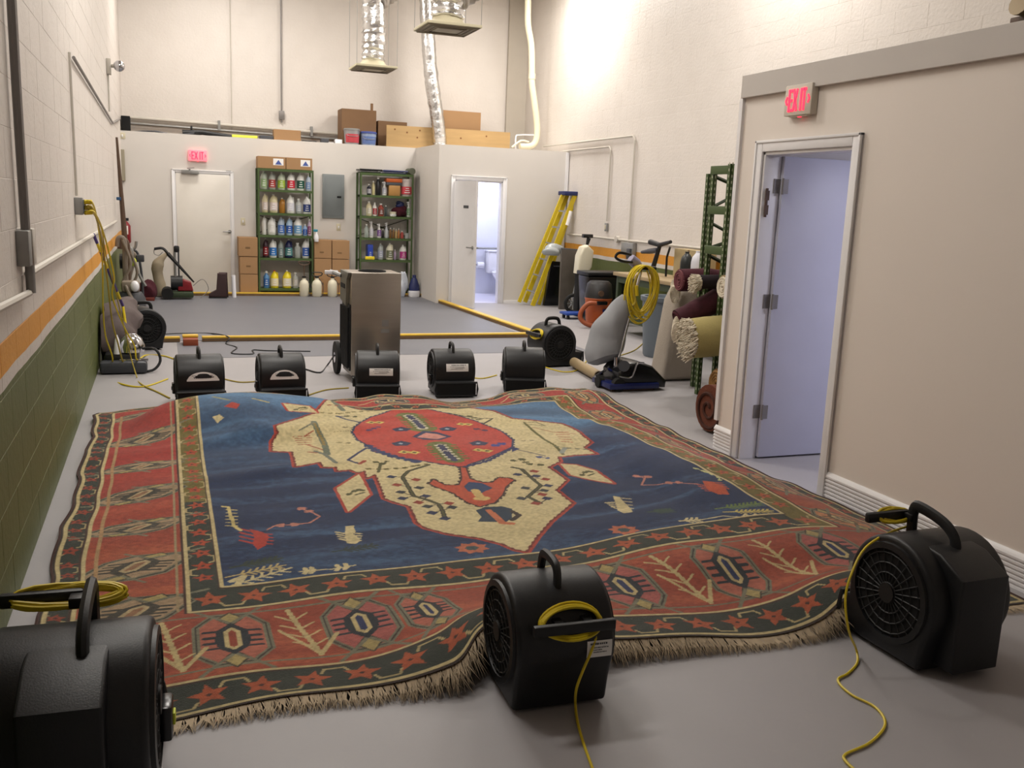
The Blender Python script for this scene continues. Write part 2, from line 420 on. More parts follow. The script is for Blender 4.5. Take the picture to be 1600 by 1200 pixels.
# door_2: closed back exit door
a0, a1 = PY(274, 300, YB).x, PY(360, 300, YB).x
zt = PY(318, 266, YB).z-.05
f2 = frame('door_2', 'y', YB, a0, a1, zt, -1, w=.05, d=.015, jamb=.02)
MB().box(a0+.01, a1-.01, YB-.01, YB+.012, .012, zt-.012, bev=.002).build('door_leaf', M_white, f2)
lever(f2, PY(359, 362, YB-.01), -1, m=M_gal)
p = PY(297, 267, YB-.02)
cb = MB().box(p.x-.13, p.x+.13, YB-.07, YB-.012, p.z-.045, p.z+.015, bev=.008); cb.tube([(p.x, YB-.05, p.z+.02), (p.x-.05, YB-.16, p.z+.035), (p.x+.06, YB-.05, p.z+.05)], .009, 6)
cb.build('door_closer', M_gal, f2)
p = PY(357, 268, YB-.02); MB().box(p.x-.04, p.x+.04, YB-.022, YB-.01, p.z-.012, p.z+.012).build('alarm_contact', M_gal, f2)
# door_3: bathroom door, standing open into the room
f3 = frame('door_3', 'y', YJ, dx0, dx1, dz, -1)
L = .80; ang = math.radians(-82)
R3 = Matrix.Translation((dx0+.01, YJ-.02, 0)) @ Matrix.Rotation(ang, 4, 'Z')
MB().box(0, L, -.035, 0, .015, dz-.02, R3).build('door_leaf', M_trim, f3, smooth=False)
b = MB()
for s in (0, -.035):
    o = 1 if s == 0 else -1
    pp = [R3 @ Vector((L-.06, s, .93)), R3 @ Vector((L-.06, s+o*.05, .93)), R3 @ Vector((L-.17, s+o*.055, .93))]
    b.cyl(pp[0], R3 @ Vector((L-.06, s+o*.01, .93)), .028, n=12); b.tube(pp, .010, 8)
b.build('door_handle', M_gal, f3)
b = MB().box(.38, .55, .001, .006, 1.52, 1.56, R3); b.box(.38, .55, -.041, -.036, 1.52, 1.56, R3)
b.build('door_sign', M_dgrey, f3, smooth=False, label='small dark engraved plate on the door')
# bathroom fittings
t = thing('grab_bar', 'chrome grab bar across the bathroom back wall', 'grab bar', PY(765, 388, 16.1))
q = PY(765, 388, 16.1)
MB().tube([(q.x-.36, 16.149, q.z), (q.x-.36, 16.08, q.z), (q.x+.3, 16.08, q.z), (q.x+.3, 16.149, q.z)], .018, 10).build('rail', M_gal, t)
MB().cyl((q.x-.36, 16.15, q.z), (q.x-.36, 16.14, q.z), .035, n=14).build('flange', M_gal, t)
MB().cyl((q.x+.3, 16.15, q.z), (q.x+.3, 16.14, q.z), .035, n=14).build('flange', M_gal, t)
q = PY(750, 414, 16.1); t = thing('toilet_paper_holder', 'white toilet roll on the bathroom wall under the grab bar', 'toilet paper', (q.x, 16.08, q.z))
MB().cyl((q.x-.06, 16.08, q.z), (q.x+.06, 16.08, q.z), .055, n=18).build('paper_roll', M_porc, t)
MB().tube([(q.x-.07, 16.15, q.z+.02), (q.x-.07, 16.08, q.z), (q.x+.07, 16.08, q.z), (q.x+.07, 16.15, q.z+.02)], .008, 6).build('bracket', M_gal, t)
tx, ty = PY(778, 440, 15.7).x+.1, 15.75
t = thing('toilet', 'white porcelain toilet inside the lit bathroom', 'toilet', (tx, ty, 0))
MB().box(tx-.21, tx+.21, ty+.18, ty+.38, .38, .76, bev=.03).build('tank', M_porc, t)
MB().box(tx-.22, tx+.22, ty+.17, ty+.39, .76, .79, bev=.012).build('tank_lid', M_porc, t)
MB().lathe([(.11, .006), (.12, .05), (.10, .2), (.15, .32), (.19, .38), (.19, .40)], (tx, ty-.03, 0), 20, sy=1.25).build('bowl', M_porc, t)
MB().lathe([(.195, .40), (.2, .415), (.19, .43), (.02, .432)], (tx, ty-.03, 0), 20, sy=1.25).build('seat', M_porc, t)
# ---------------------------------------------------------------- wash pit: painted floor and curbs
nY, fY = 10.72, 15.58
struct('floor_pit', MB().box(-.5, 4.2, 10.75, fY, 0, .004), M_pit)
struct('floor_apron', MB().box(PX(305, 545, .3).x if 0 else .1, 4.5, G(640, 554).y, 10.66, 0, .003), M_pit)
def curb(label, p0, p1, w=.085, h=.055):
    a, c = Vector(p0), Vector(p1); d = (c-a).normalized(); n = Vector((-d.y, d.x, 0))*w/2
    t = thing('curb', label, 'curb', a)
    def q(z0, z1, k, nm, m):
        vs = [a-n*k, a+n*k, c+n*k, c-n*k]
        MB().add([(v.x, v.y, z0) for v in vs]+[(v.x, v.y, z1) for v in vs], [(0,1,2,3),(4,5,6,7),(0,1,5,4),(1,2,6,5),(2,3,7,6),(3,0,4,7)]).build(nm, m, t, smooth=False)
    q(.0045, h*.72, 1, 'timber_side', M_brown); q(h*.72, h, 1.02, 'painted_top', M_curb)
curb('long yellow curb along the near side of the wash area, behind the fans', (.36, nY, 0), (4.33, nY+.04, 0))
curb('short yellow curb by the left wall, before the gap', (-.22, nY-.02, 0), (.13, nY, 0))
curb('yellow curb along the far side, below the shelves', (-.15, fY, 0), (4.05, fY, 0))
curb('yellow curb running down the right side, past the bathroom door', (4.10, fY-.06, 0), (4.33, nY+.12, 0))
q = G(281, 541)
t = thing('curb_block', 'red-brown block with a yellow top at the end of the short curb', 'block', (.25, q.y+.02, 0))
MB().box(.16, .31, nY-.33, nY-.10, .001, .07, bev=.005).build('body', mat('red_brown', (140, 66, 38), .6, var=.2), t)
MB().box(.155, .315, nY-.2, nY-.09, .071, .095, bev=.005).build('top', M_curb, t)
# ---------------------------------------------------------------- the rug, inflated by the air movers
def vec_proj(X, Y, Z):
    dx, dy, dz = X, Y, Z-CAM_H
    z = dx*AF.x+dy*AF.y+dz*AF.z
    return 800+F_PX*(dx*AR.x+dy*AR.y+dz*AR.z)/z, 600-F_PX*(dx*AU.x+dy*AU.y+dz*AU.z)/z
def plan(pts, z=.035):
    o = [G(px, py, z) for px, py in pts]; return np.array([[p.x, p.y] for p in o])
def cr(pts, ox, oy, k): return [(ox+x/k, oy+y/k) for x, y in pts]
H_S = []
def hsamp(pts, Y=None, X=None):
    for a in pts:
        p = PY(a[0], a[1], Y) if Y is not None else PX(a[0], a[1], X)
        H_S.append((p.x, p.y, min(.30, max(.012, p.z))))
hsamp([(256,1130),(354,1104),(422,1093),(500,1088),(597,1072),(662,1049),(957,1001),(1006,1004),(1087,996),(1185,991),(1250,983),(1574,953)], Y=2.80)
hsamp([(727,1013),(757,1000),(1315,952)], Y=2.86)
hsamp([(263,1086),(328,1075),(422,1055),(500,1042),(565,1039),(630,1026),(695,1000),(750,979),(954,972),(990,967),(1039,957),(1120,954),(1185,947),(1250,939),(1282,923),(1328,908)], Y=3.02)
hsamp([(289,966),(367,950),(435,942),(516,932),(597,922),(695,911),(760,908),(883,886),(925,874),(990,855),(1055,842),(1120,834),(1185,827),(1250,822),(1318,824)], Y=3.58)
hsamp([(341,930),(402,917),(467,904),(532,895),(597,886),(695,881),(860,865),(925,856),(990,837),(1055,821),(1136,817),(1185,814),(1256,812)], Y=3.80)
hsamp([(975,672),(1005,689),(1050,707),(1100,730),(1150,750),(1200,775),(1256,812)], X=2.9)
hsamp([(1147,734),(1209,769),(1256,794)], X=3.05)
hsamp([(905,605),(1000,650),(1100,708),(1178,739),(1269,770),(1319,790),(1353,815)], X=3.45)
hsamp([(306,616),(350,616),(400,616),(450,617),(490,620)], Y=6.62)
hsamp([(560,612),(600,610),(625,612),(800,608),(850,600),(880,602)], Y=7.25)
hsamp([(650,627),(700,630),(770,624)], Y=7.25)
hsamp([(167,642),(200,637),(262,624)], Y=7.2)
for x in (-.4, 0.0, .4, .9, 1.2): H_S.append((x, 7.3, .02))
for y in (3.2, 4, 4.8, 5.6, 6.4): H_S.append((-.47, y, .015)); H_S.append((.1, y, .03)); H_S.append((.9, y, .03))
for x in (1.4, 1.9, 2.4):
    for y in (4.5, 5.2, 6.0, 6.6): H_S.append((x, y, .03 if x < 2.3 else .06))
H_S = np.array(H_S)
def bump(x, y, cx, cy, sx, sy, a, rot=0):
    c, s = math.cos(rot), math.sin(rot); u = (x-cx)*c+(y-cy)*s; v = -(x-cx)*s+(y-cy)*c
    return a*np.exp(-.5*((u/sx)**2+(v/sy)**2))
def height(x, y):
    num = np.zeros_like(x); den = np.full_like(x, .12); num += .12*.028
    for X, Y, Z in H_S:
        wt = np.exp(-.5*(((x-X)/.17)**2+((y-Y)/.19)**2)); num += wt*Z; den += wt
    h = num/den
    inn = np.clip((x+.48)/.3, 0, 1)
    h = h + inn*(bump(x, y, .72, 6.15, .5, .07, .035, .22)+bump(x, y, .6, 5.35, .45, .08, .035, .25)+bump(x, y, 2.75, 6.15, .45, .10, .035, -.35)+bump(x, y, 2.3, 5.6, .5, .09, .018, -.1)+bump(x, y, 1.7, 6.6, .4, .06, .02, 0))
    h = h + bump(x, y, 1.17, 2.95, .19, .17, .10)+bump(x, y, 2.68, 2.88, .19, .17, .10)
    edge = np.exp(-np.clip(x+.48, 0, 9)/.10)
    h = h + edge*.012*(1+np.sin(y*13+.6*np.sin(y*5)))
    h = h + .004*np.sin(x*9+y*4)+.003*np.sin(y*17-x*5)
    return np.maximum(h, .012)
U0, U3, V0, V1 = -.48, 3.46, 2.80, 7.30
def warp(U, V):
    edge = np.exp(-np.clip(U-U0, 0, 9)/.16)
    X = U + edge*(.009*np.sin(V*13)+.010*np.sin(V*5+1)) + .012*np.sin(V*4)*np.clip((U-1)/2, 0, 1)
    fr = np.clip(1-(V-V0)/.9, 0, 1)**2
    Y = V + fr*(.12*np.exp(-.5*((U-1.17)/.21)**6)+.03*np.exp(-.5*((U-2.70)/.24)**6)+.02*np.sin(U*5))
    fa = np.clip((V-6.6)/.7, 0, 1)
    Y = Y + fa*(-.10+.06*np.sin(U*7.3+.5)+.03*np.sin(U*17))
    return X, Y
NU, NV = 720, 800
uu = np.linspace(U0, U3, NU); tt = np.linspace(0, 1, NV); vv = V0+(V1-V0)*(tt*.55+.45*tt**2)
UG, VG = np.meshgrid(uu, vv)
XG, YG = warp(UG, VG); ZG = height(XG, YG)
# knot colours, laid out in the plan of the rug
px_, py_ = vec_proj(XG, YG, ZG)
dX = (px_-800)/F_PX; dY = -(py_-600)/F_PX
rx = AR.x*dX+AU.x*dY+AF.x; ry = AR.y*dX+AU.y*dY+AF.y; rz = AR.z*dX+AU.z*dY+AF.z
tq = (.035-CAM_H)/rz; PXG, PYG = rx*tq, ry*tq        # level-plan coordinates used for the field motifs
rs = np.random.RandomState(3)
def noise2(n, m, sx, sy, seed):
    r = np.random.RandomState(seed); a = r.rand(int(sy)+3, int(sx)+3)
    gx = np.linspace(0, sx, m); gy = np.linspace(0, sy, n); ix = gx.astype(int); iy = gy.astype(int)
    fx = gx-ix; fy = gy-iy; fx = fx*fx*(3-2*fx); fy = fy*fy*(3-2*fy)
    A = a[iy][:, ix]; B = a[iy][:, ix+1]; Cc = a[iy+1][:, ix]; D = a[iy+1][:, ix+1]
    return (A*(1-fx)+B*fx)*(1-fy)[:, None]+(Cc*(1-fx)+D*fx)*fy[:, None]
abr = .5*noise2(NV, NU, 3, 40, 1)+.3*noise2(NV, NU, 9, 110, 2)+.2*noise2(NV, NU, 160, 260, 4)
fine = noise2(NV, NU, 300, 330, 5)
col = np.zeros((NV, NU, 3))
def L3(c): return np.array([lin(v) for v in c])
def setc(mask, c, a=1.0):
    col[mask] = col[mask]*(1-a)+L3(c)*a
def inpoly(x, y, P):
    m = np.zeros(x.shape, bool); n = len(P); j = n-1
    for i in range(n):
        xi, yi = P[i]; xj, yj = P[j]
        if yi != yj: m ^= ((yi > y) != (yj > y)) & (x < (xj-xi)*(y-yi)/(yj-yi)+xi)
        j = i
    return m
def fill(P, c, sys='p', mask=None):
    P = np.asarray(P, float); X, Y = (PXG, PYG) if sys == 'p' else (UG, VG)
    bb = (X > P[:, 0].min()) & (X < P[:, 0].max()) & (Y > P[:, 1].min()) & (Y < P[:, 1].max())
    if mask is not None: bb &= mask
    idx = np.nonzero(bb)
    if len(idx[0]) == 0: return
    m = inpoly(X[idx], Y[idx], P); col[idx[0][m], idx[1][m]] = L3(c)
def stroke(P, wd, c, sys='p', closed=False, jag=0, mask=None):
    P = np.asarray(P, float); X, Y = (PXG, PYG) if sys == 'p' else (UG, VG)
    segs = list(zip(P[:-1], P[1:]))+([(P[-1], P[0])] if closed else [])
    cc = L3(c)
    for a, b_ in segs:
        lo = np.minimum(a, b_)-wd*1.2; hi = np.maximum(a, b_)+wd*1.2
        bb = (X > lo[0]) & (X < hi[0]) & (Y > lo[1]) & (Y < hi[1])
        if mask is not None: bb &= mask
        idx = np.nonzero(bb)
        if len(idx[0]) == 0: continue
        x = X[idx]-a[0]; y = Y[idx]-a[1]; d = b_-a; L2 = max(1e-9, (d**2).sum())
        t = np.clip((x*d[0]+y*d[1])/L2, 0, 1); ds = np.hypot(x-t*d[0], y-t*d[1])
        ww = wd/2*(1 if not jag else (1+jag*np.sign(np.sin(t*math.sqrt(L2)*110))))
        m = ds < ww; col[idx[0][m], idx[1][m]] = cc
NAVY, CREAM, REDO, REDM, OLIVE = (27, 45, 80), (206, 190, 142), (170, 62, 46), (182, 66, 52), (84, 82, 42)
DKG, ORG, PINK, GRYG, TEAL, CRM2 = (50, 56, 47), (172, 84, 50), (178, 108, 86), (122, 120, 98), (38, 44, 50), (196, 176, 124)
# field
fieldm = (UG > .185) & (UG < 2.9) & (VG > 3.80) & (VG < 6.85)
setc(np.ones_like(fieldm), NAVY)
lt = np.clip((abr-.52)*3.2, 0, 1)*.35 + .75*np.exp(-.5*(((VG-(6.15+(.25*(UG-2.6))))/.16)**2))*np.clip((UG-1.9)/.5, 0, 1) + .45*np.exp(-.5*((VG-6.75)/.12)**2)  # random abrash, with pile sheen painted in as paler blue bands
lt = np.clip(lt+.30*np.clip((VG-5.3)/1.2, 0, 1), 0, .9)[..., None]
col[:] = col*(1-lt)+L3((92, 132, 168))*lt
def c5(p): return plan(cr(p, 400, 600, 4))
def c6(p): return plan(cr(p, 800, 600, 4))
def c4(p): return plan(cr(p, 60, 600, 4))
# wheat sprays, fish, crabs, crooks in the blue field
def spray(pts, wd, c, n, blade):
    P = plan(pts); stroke(P, wd, c)
    d = P[-1]-P[0]; L = np.hypot(*d); d = d/L; nn = np.array([-d[1], d[0]])
    for i in range(n):
        b0 = P[0]+d*L*(.25+.7*i/n)
        for s in (-1, 1): stroke([b0, b0+d*blade*.8+nn*s*blade], wd*.9, c)
spray([(352,918),(455,887)], .013, CREAM, 5, .035); spray([(353,902),(445,883)], .012, (190, 168, 110), 6, .03)
stroke(plan([(468,893),(520,889),(556,883)]), .010, CREAM)
for q in ((480,892),(490,891),(530,887),(543,885)): stroke(plan([(q[0]-4,q[1]-4),q,(q[0]-4,q[1]+4)]), .022, CREAM)
stroke(plan([(362,908),(380,901),(372,912)]), .03, CREAM)
spray([(360,887),(440,872)], .016, (48, 60, 44), 6, .035); spray([(520,862),(590,852)], .016, (42, 56, 50), 5, .03)
spray([(1062,814),(1096,812)], .016, CREAM, 3, .035); stroke(plan([(1096,812),(1130,806),(1160,808),(1225,806)]), .010, CREAM)
stroke(plan([(1158,809),(1165,803),(1172,809),(1180,803),(1188,808),(1196,803),(1204,807)]), .014, CREAM)
spray([(1130,800),(1208,798)], .012, (200, 180, 96), 8, .028); spray([(1118,795),(1190,786)], .014, (104, 124, 60), 8, .035)
spray([(1012,800),(1052,797)], .016, (56, 76, 60), 5, .03)
def fish(pts, c):
    for p in pts: fill(p, c)
fish([c5([(560,890),(610,885),(625,925),(600,930),(640,960),(655,980),(620,1000),(570,995),(555,940)])], CREAM)
for k in range(4): stroke(c5([(498+8*k,925+14*k),(575,938+14*k)]), .014, CREAM); stroke(c5([(590,930+14*k),(655,936+14*k)]), .014, CREAM)
fish([c6([(630,700),(670,705),(700,740),(740,775),(755,800),(700,808),(660,790),(650,750)])], CREAM)
for k in range(4): stroke(c6([(588+12*k,742+8*k),(660,738+14*k)]), .014, CREAM); stroke(c6([(670,712+18*k),(740+5*k,718+20*k)]), .012, CREAM)
RC = (176, 58, 44)
fish([c4([(1320,905),(1400,925),(1440,950),(1420,1010),(1370,1035),(1340,1000),(1350,950)])], RC)
for k in range(4): stroke(c4([(1262,905+24*k),(1350,925+24*k)]), .016, RC); stroke(c4([(1390,935+20*k),(1460,940+20*k)]), .014, RC)
fish([c6([(1190,605),(1250,610),(1330,645),(1360,690),(1290,690),(1220,660)])], (190, 82, 48))
for k in range(4): stroke(c6([(1150+20*k,625+14*k),(1240+20*k,640+12*k)]), .016, (190, 82, 48)); stroke(c6([(1230+22*k,612+8*k),(1310+14*k,618+12*k)]), .014, (190, 82, 48))
for P in (c5([(70,910),(120,885),(220,880),(335,868),(400,828),(330,790)]), c6([(762,570),(830,588),(810,632),(900,630),(1000,615),(1060,620),(1160,624)])): stroke(P, .012, (186, 122, 104))
for P in (c5([(140,884),(240,878)]), c6([(970,618),(1060,614)]), c6([(765,575),(850,580)]), c5([(275,775),(340,800)])): stroke(P, .030, (186, 122, 104), jag=.6)
stroke(c4([(1150,765),(1190,770),(1205,830),(1225,890),(1265,915)]), .018, (206, 186, 120))
for k in range(6): stroke(c4([(1175,785+20*k),(1240,788+20*k)]), .011, (206, 186, 120))
stroke(c6([(1140,525),(1200,545),(1290,580),(1300,600)]), .018, (196, 196, 132), jag=.5)
for ctr in (c5([(1350,1025)])[0], c6([(700,912)])[0]):
    x, y = ctr
    fill([(x+.085*math.cos(a)*(1 if k % 2 else .7), y+.075*math.sin(a)*(1 if k % 2 else .7)) for k, a in enumerate([i*PI/8 for i in range(16)])], (184, 104, 74))
    fill([(x+.035*math.cos(i), y+.03*math.sin(i)) for i in range(6)], (60, 78, 80))
fish([c4([(1160,140),(1210,112),(1260,125),(1240,155)])], RC); fish([c4([(1085,205),(1130,190),(1160,210),(1120,245)])], CREAM)
stroke(c4([(1095,80),(1190,100)]), .03, (150, 150, 110)); stroke(c4([(1340,90),(1440,115)]), .02, (186, 170, 100))
# medallion
MED = plan([(510,625),(500,636),(492,646),(480,649),(470,653),(466,654),(450,659),(431,665),(434,677),(425,690),(425,705),(456,706),(459,716),(462,729),(480,726),(500,722),(505,730),(525,730),(527,736),(547,734),(560,739),(569,736),(573,747),(586,742),(594,760),(601,779),(617,785),(640,791),(646,804),(652,817),(665,825),(700,834),(750,841),(785,850),(805,859),(823,862),(840,838),(860,815),(895,786),(869,766),(886,750),(872,740),(857,730),(875,721),(872,714),(900,711),(932,709),(912,699),(924,691),(912,682),(905,675),(892,668),(877,662),(850,659),(825,656),(800,654),(785,648),(770,642),(730,637),(690,633),(650,630),(610,628),(560,626)])
stroke(MED, .042, REDO, closed=True); fill(MED, CREAM)
stroke(MED, .012, (110, 40, 34), closed=True, jag=.4)
def rhomb(P):
    stroke(P, .036, REDO, closed=True); fill(P, CREAM)
    c = P.mean(0); stroke([c+[-.04, -.05], c, c+[.03, .03], c+[.05, .01]], .022, OLIVE, jag=.5); stroke([c+[.0, -.06], c+[.05, -.03]], .016, OLIVE)
rhomb(c5([(645,562),(712,690),(578,798),(502,652)])); rhomb(c5([(170,120),(330,138),(385,180),(205,168)])); rhomb(c6([(300,498),(400,505),(520,540),(636,622),(500,600),(370,570)]))
# trees on the cream ground
for tr, lv in ((c5([(1080,505),(950,545),(915,582),(950,640),(985,700),(1060,720),(1140,750),(1165,790),(1180,835)]),
     c5([(845,580),(880,630),(905,675),(915,715),(1000,598),(1020,648),(1060,700),(1015,740),(1070,765),(1100,805),(1205,745),(1225,770),(1180,840)])),
    (c6([(0,520),(60,532),(120,585),(180,635),(140,670),(100,705),(180,745)]), c6([(35,565),(140,545),(85,650),(150,575),(210,595),(200,665),(225,635),(190,690),(60,715),(220,715),(150,745)]))):
    stroke(tr, .026, (52, 50, 40)); stroke(tr, .012, OLIVE)
    for i, q in enumerate(lv):
        j = int(np.argmin(np.hypot(*(tr-q).T))); stroke([tr[j], q], .008, (60, 54, 44))
        c = ((42, 50, 82), (150, 60, 44), (52, 56, 60))[i % 3]; s = .034
        fill([q+[s, 0], q+[0, s], q+[-s, 0], q+[0, -s]], c)
stroke(c5([(690,530),(800,532),(920,525),(1000,510),(1085,500)]), .018, (104, 92, 40), jag=.7)
stroke(c5([(740,485),(790,500),(815,485)]), .024, OLIVE, jag=.5); stroke(c5([(780,495),(765,550)]), .020, OLIVE)
stroke(c6([(0,480),(60,470),(100,500),(180,505)]), .026, OLIVE, jag=.8)
# left and right lobes: staff, comb and vines
stroke(c5([(360,235),(395,310),(430,380),(445,440)]), .042, (104, 112, 92)); stroke(c5([(365,245),(400,320),(430,385)]), .014, (150, 120, 40), jag=.6)
stroke(c5([(270,290),(360,240)]), .02, (120, 118, 96)); stroke(c5([(370,420),(430,440),(500,492)]), .028, (112, 118, 104)); stroke(c5([(330,425),(380,430)]), .02, (150, 84, 60))
for k in range(5): stroke(c5([(232+8*k,330+12*k),(345,322+14*k)]), .012, (158, 72, 44))
stroke(c5([(300,330),(360,290)]), .014, (158, 72, 44)); stroke(c5([(320,380),(415,410)]), .014, (158, 72, 44))
stroke(c5([(600,290),(480,300)]), .008, (140, 128, 84)); stroke(c5([(510,365),(600,370)]), .018, (140, 128, 84), jag=.9); stroke(c5([(545,270),(630,275)]), .016, (120, 110, 80), jag=.9)
stroke(c5([(640,238),(560,220),(500,200),(545,205)]), .020, (56, 62, 92)); stroke(c5([(400,180),(520,185),(600,175),(700,170)]), .018, (120, 108, 52), jag=.7)
stroke(c5([(480,105),(520,140),(545,165)]), .04, (110, 116, 96)); stroke(c5([(560,200),(640,205)]), .026, OLIVE, jag=.8)
stroke(c5([(450,130),(560,140)]), .02, (150, 84, 60), jag=.9)
stroke(c6([(75,240),(130,290),(200,345),(270,385),(320,440)]), .022, (100, 96, 44)); stroke(c6([(70,250),(210,262),(150,238),(75,242)]), .012, (96, 92, 50)); stroke(c6([(130,270),(250,300),(400,312)]), .012, (160, 110, 70))
for k in range(5): stroke(c6([(270+10*k,302+14*k),(350+6*k,300+16*k)]), .014, (168, 70, 44))
stroke(c6([(270,390),(340,400),(460,408)]), .016, (120, 120, 90), jag=.6); stroke(c6([(310,430),(330,400)]), .034, (150, 154, 140))
stroke(c6([(20,408),(100,425),(210,450)]), .012, (60, 66, 90)); fill(c6([(0,390),(50,405),(0,425)]), (42, 54, 100)); stroke(c6([(160,455),(215,462)]), .03, (60, 70, 120), jag=.6)
stroke(c6([(60,355),(160,352)]), .014, (150, 138, 100), jag=.9)
stroke(c5([(1200,180),(1320,205),(1400,215),(1480,215),(1420,250)]), .016, (52, 52, 44)); stroke(c5([(1330,200),(1400,225)]), .03, OLIVE, jag=.8)
# red centre
RM = plan([(552,675),(556,667),(565,660),(580,652),(600,646),(615,640),(632,636),(652,637),(675,641),(698,646),(720,651),(742,658),(762,666),(776,671),(787,677),(800,687),(799,698),(782,706),(762,715),(748,720),(732,725),(722,731),(710,727),(692,725),(675,722),(650,718),(625,715),(604,710),(585,705),(575,695),(560,687)])
stroke(RM, .036, (44, 50, 78), closed=True, jag=.25); fill(RM, REDM)
stroke(c5([(700,385),(740,410),(850,450),(1000,485)]), .05, (42, 54, 96), jag=.3); stroke(c5([(1300,520),(1450,480),(1600,400)]), .03, (42, 50, 90), jag=.3)
stroke(c5([(690,400),(640,430),(575,475),(620,490),(650,500)]), .020, (42, 48, 90)); stroke(c5([(650,498),(680,480)]), .026, (158, 64, 48))
for P in (c5([(950,195),(990,225),(1040,275)]), c5([(1150,380),(1185,420),(1240,475)])):
    stroke(P, .17, (104, 108, 48), jag=.25); stroke(P, .05, (50, 54, 90), jag=0); stroke(P, .042, (205, 196, 170), jag=1)
    stroke(P, .02, (60, 60, 80), jag=1)
fill(c5([(975,330),(1045,292),(1130,300),(1225,328),(1150,350),(1050,348)]), (44, 52, 84)); fill(c5([(1005,333),(1060,305),(1130,312),(1190,330),(1130,345)]), (206, 140, 124))
for q in ((905,283),(905,372),(1195,280),(1388,370)):
    x, y = c5([q])[0]; fill([(x+.075, y), (x+.02, y+.07), (x-.06, y+.02), (x-.05, y-.05), (x+.03, y-.06)], (40, 48, 76)); fill([(x+.02, y), (x, y+.02), (x-.02, y), (x, y-.02)], (170, 180, 190))
for a_, b_ in (((720,240),(770,240)), ((1285,250),(1325,252)), ((925,425),(990,428)), ((1390,412),(1445,418))):
    for q in (a_, b_):
        x, y = c5([q])[0]; s = .042; fill([(x+s, y), (x, y+s), (x-s, y), (x, y-s)], (206, 188, 96)); s = .018; fill([(x+s, y), (x, y+s), (x-s, y), (x, y-s)], (60, 50, 44))
stroke(c5([(700,290),(760,270)]), .03, (70, 50, 90), jag=.6); stroke(c5([(1370,280),(1430,290)]), .03, (80, 56, 80), jag=.6); stroke(c5([(1490,385),(1550,370)]), .05, (56, 64, 130), jag=.4)
# pendant and bird
PD = c5([(1280,520),(1310,525),(1335,592),(1420,618),(1480,615),(1520,585),(1575,588),(1610,600),(1560,640),(1540,690),(1490,740),(1400,765),(1330,742),(1270,705),(1235,680),(1120,640),(1085,622),(1110,598),(1180,632),(1270,632),(1290,590)])
stroke(PD, .03, (60, 40, 34), closed=True, jag=.3); fill(PD, (184, 78, 48))
fill(c5([(1300,640),(1330,612),(1410,618),(1480,650),(1410,680),(1330,672)]), (42, 64, 100)); stroke(c5([(1370,665),(1400,705)]), .05, (206, 176, 110)); x, y = c5([(1412,715)])[0]
fill([(x+.05*math.cos(i*PI/5), y+.035*math.sin(i*PI/5)) for i in range(10)], (206, 176, 110))
fill(c5([(1375,790),(1430,768),(1540,765),(1600,780),(1600,840),(1560,865),(1480,862),(1385,860),(1410,830)]), (38, 56, 74))
stroke(c5([(1455,790),(1500,830),(1540,868),(1600,872)]), .036, (196, 112, 74)); stroke(c6([(0,795),(45,820),(0,850)]), .03, (62, 48, 40))
# ---- borders, laid out in the rug's own width and length
borders = ~fieldm
setc(borders, (156, 72, 50))
red2 = np.clip((abr-.45)*4, 0, 1)[..., None]*borders[..., None]
col[:] = col*(1-red2*.5)+L3((182, 98, 64))*red2*.5
far = np.clip((VG-4.2)/1.5, 0, 1)[..., None]*borders[..., None]
col[:] = col*(1-far*.8)+L3((164, 46, 42))*far*.8
def dist_in():   # distance classes of the four sides
    pass
FX0, FX1, GX0, GX1 = .185, 2.9, .05, 3.05     # field edge, inner guard outer edge
FY0, FY1, GY0, GY1 = 3.80, 6.85, 3.58, 6.97
OX0, OX1, OY0, OY1 = -.36, 3.34, 3.02, 7.18
inner = (UG > GX0) & (UG < GX1) & (VG > GY0) & (VG < GY1) & ~fieldm
outer = ~((UG > OX0) & (UG < OX1) & (VG > OY0) & (VG < OY1))
for g in (inner, outer): setc(g, DKG)
olv = inner & (((UG < FX0) & (VG > 4.9)) | (UG > FX1)); setc(olv, (112, 100, 44))
def star(x, y, s, sx, c=ORG):
    k = random.random()*.6
    P = [(x+s*sx*r*math.cos(a+k), y+s*r*math.sin(a+k)) for a, r in [(i*PI/5, 1.0 if i % 2 == 0 else .45) for i in range(10)]]
    fill(P, c, 'u'); fill([(x+.011, y), (x, y+.011), (x-.011, y), (x, y-.011)], (70, 40, 34), 'u')
def guard_row(p0, p1, wd, step, vert=False, sc_=.42, c=ORG):
    n = int(round(abs(p1[1 if vert else 0]-p0[1 if vert else 0])/step))
    for i in range(n):
        t = (i+.5)/n; x = p0[0]+(p1[0]-p0[0])*t; y = p0[1]+(p1[1]-p0[1])*t
        star(x, y, wd*sc_*.86, 1.0, c)
        h = abs(p1[1 if vert else 0]-p0[1 if vert else 0])/n
        s = 1 if i % 2 else -1
        q = [(-.28, .2), (-.2, .36), (.2, .36), (.28, .2)]
        if vert: pts = [(x+s*b_*wd, y+h*.5+a_*h) for a_, b_ in q]
        else: pts = [(x+h*.5+a_*h, y+s*b_*wd) for a_, b_ in q]
        stroke(pts, .011, (178, 160, 112), 'u')
guard_row((U0, 2.915), (U3, 2.915), .19, .165)
guard_row((GX0, 3.69), (GX1, 3.69), .20, .17)
guard_row((.118, 3.85), (.118, 6.9), .14, .13, True, .42, (172, 70, 40)); guard_row((2.975, 3.85), (2.975, 6.9), .14, .13, True, .42, (176, 84, 48))
guard_row((-.42, 3.0), (-.42, 7.2), .12, .14, True, .42, (150, 62, 40)); guard_row((3.40, 3.0), (3.40, 7.2), .12, .14, True, .42, (160, 66, 40))
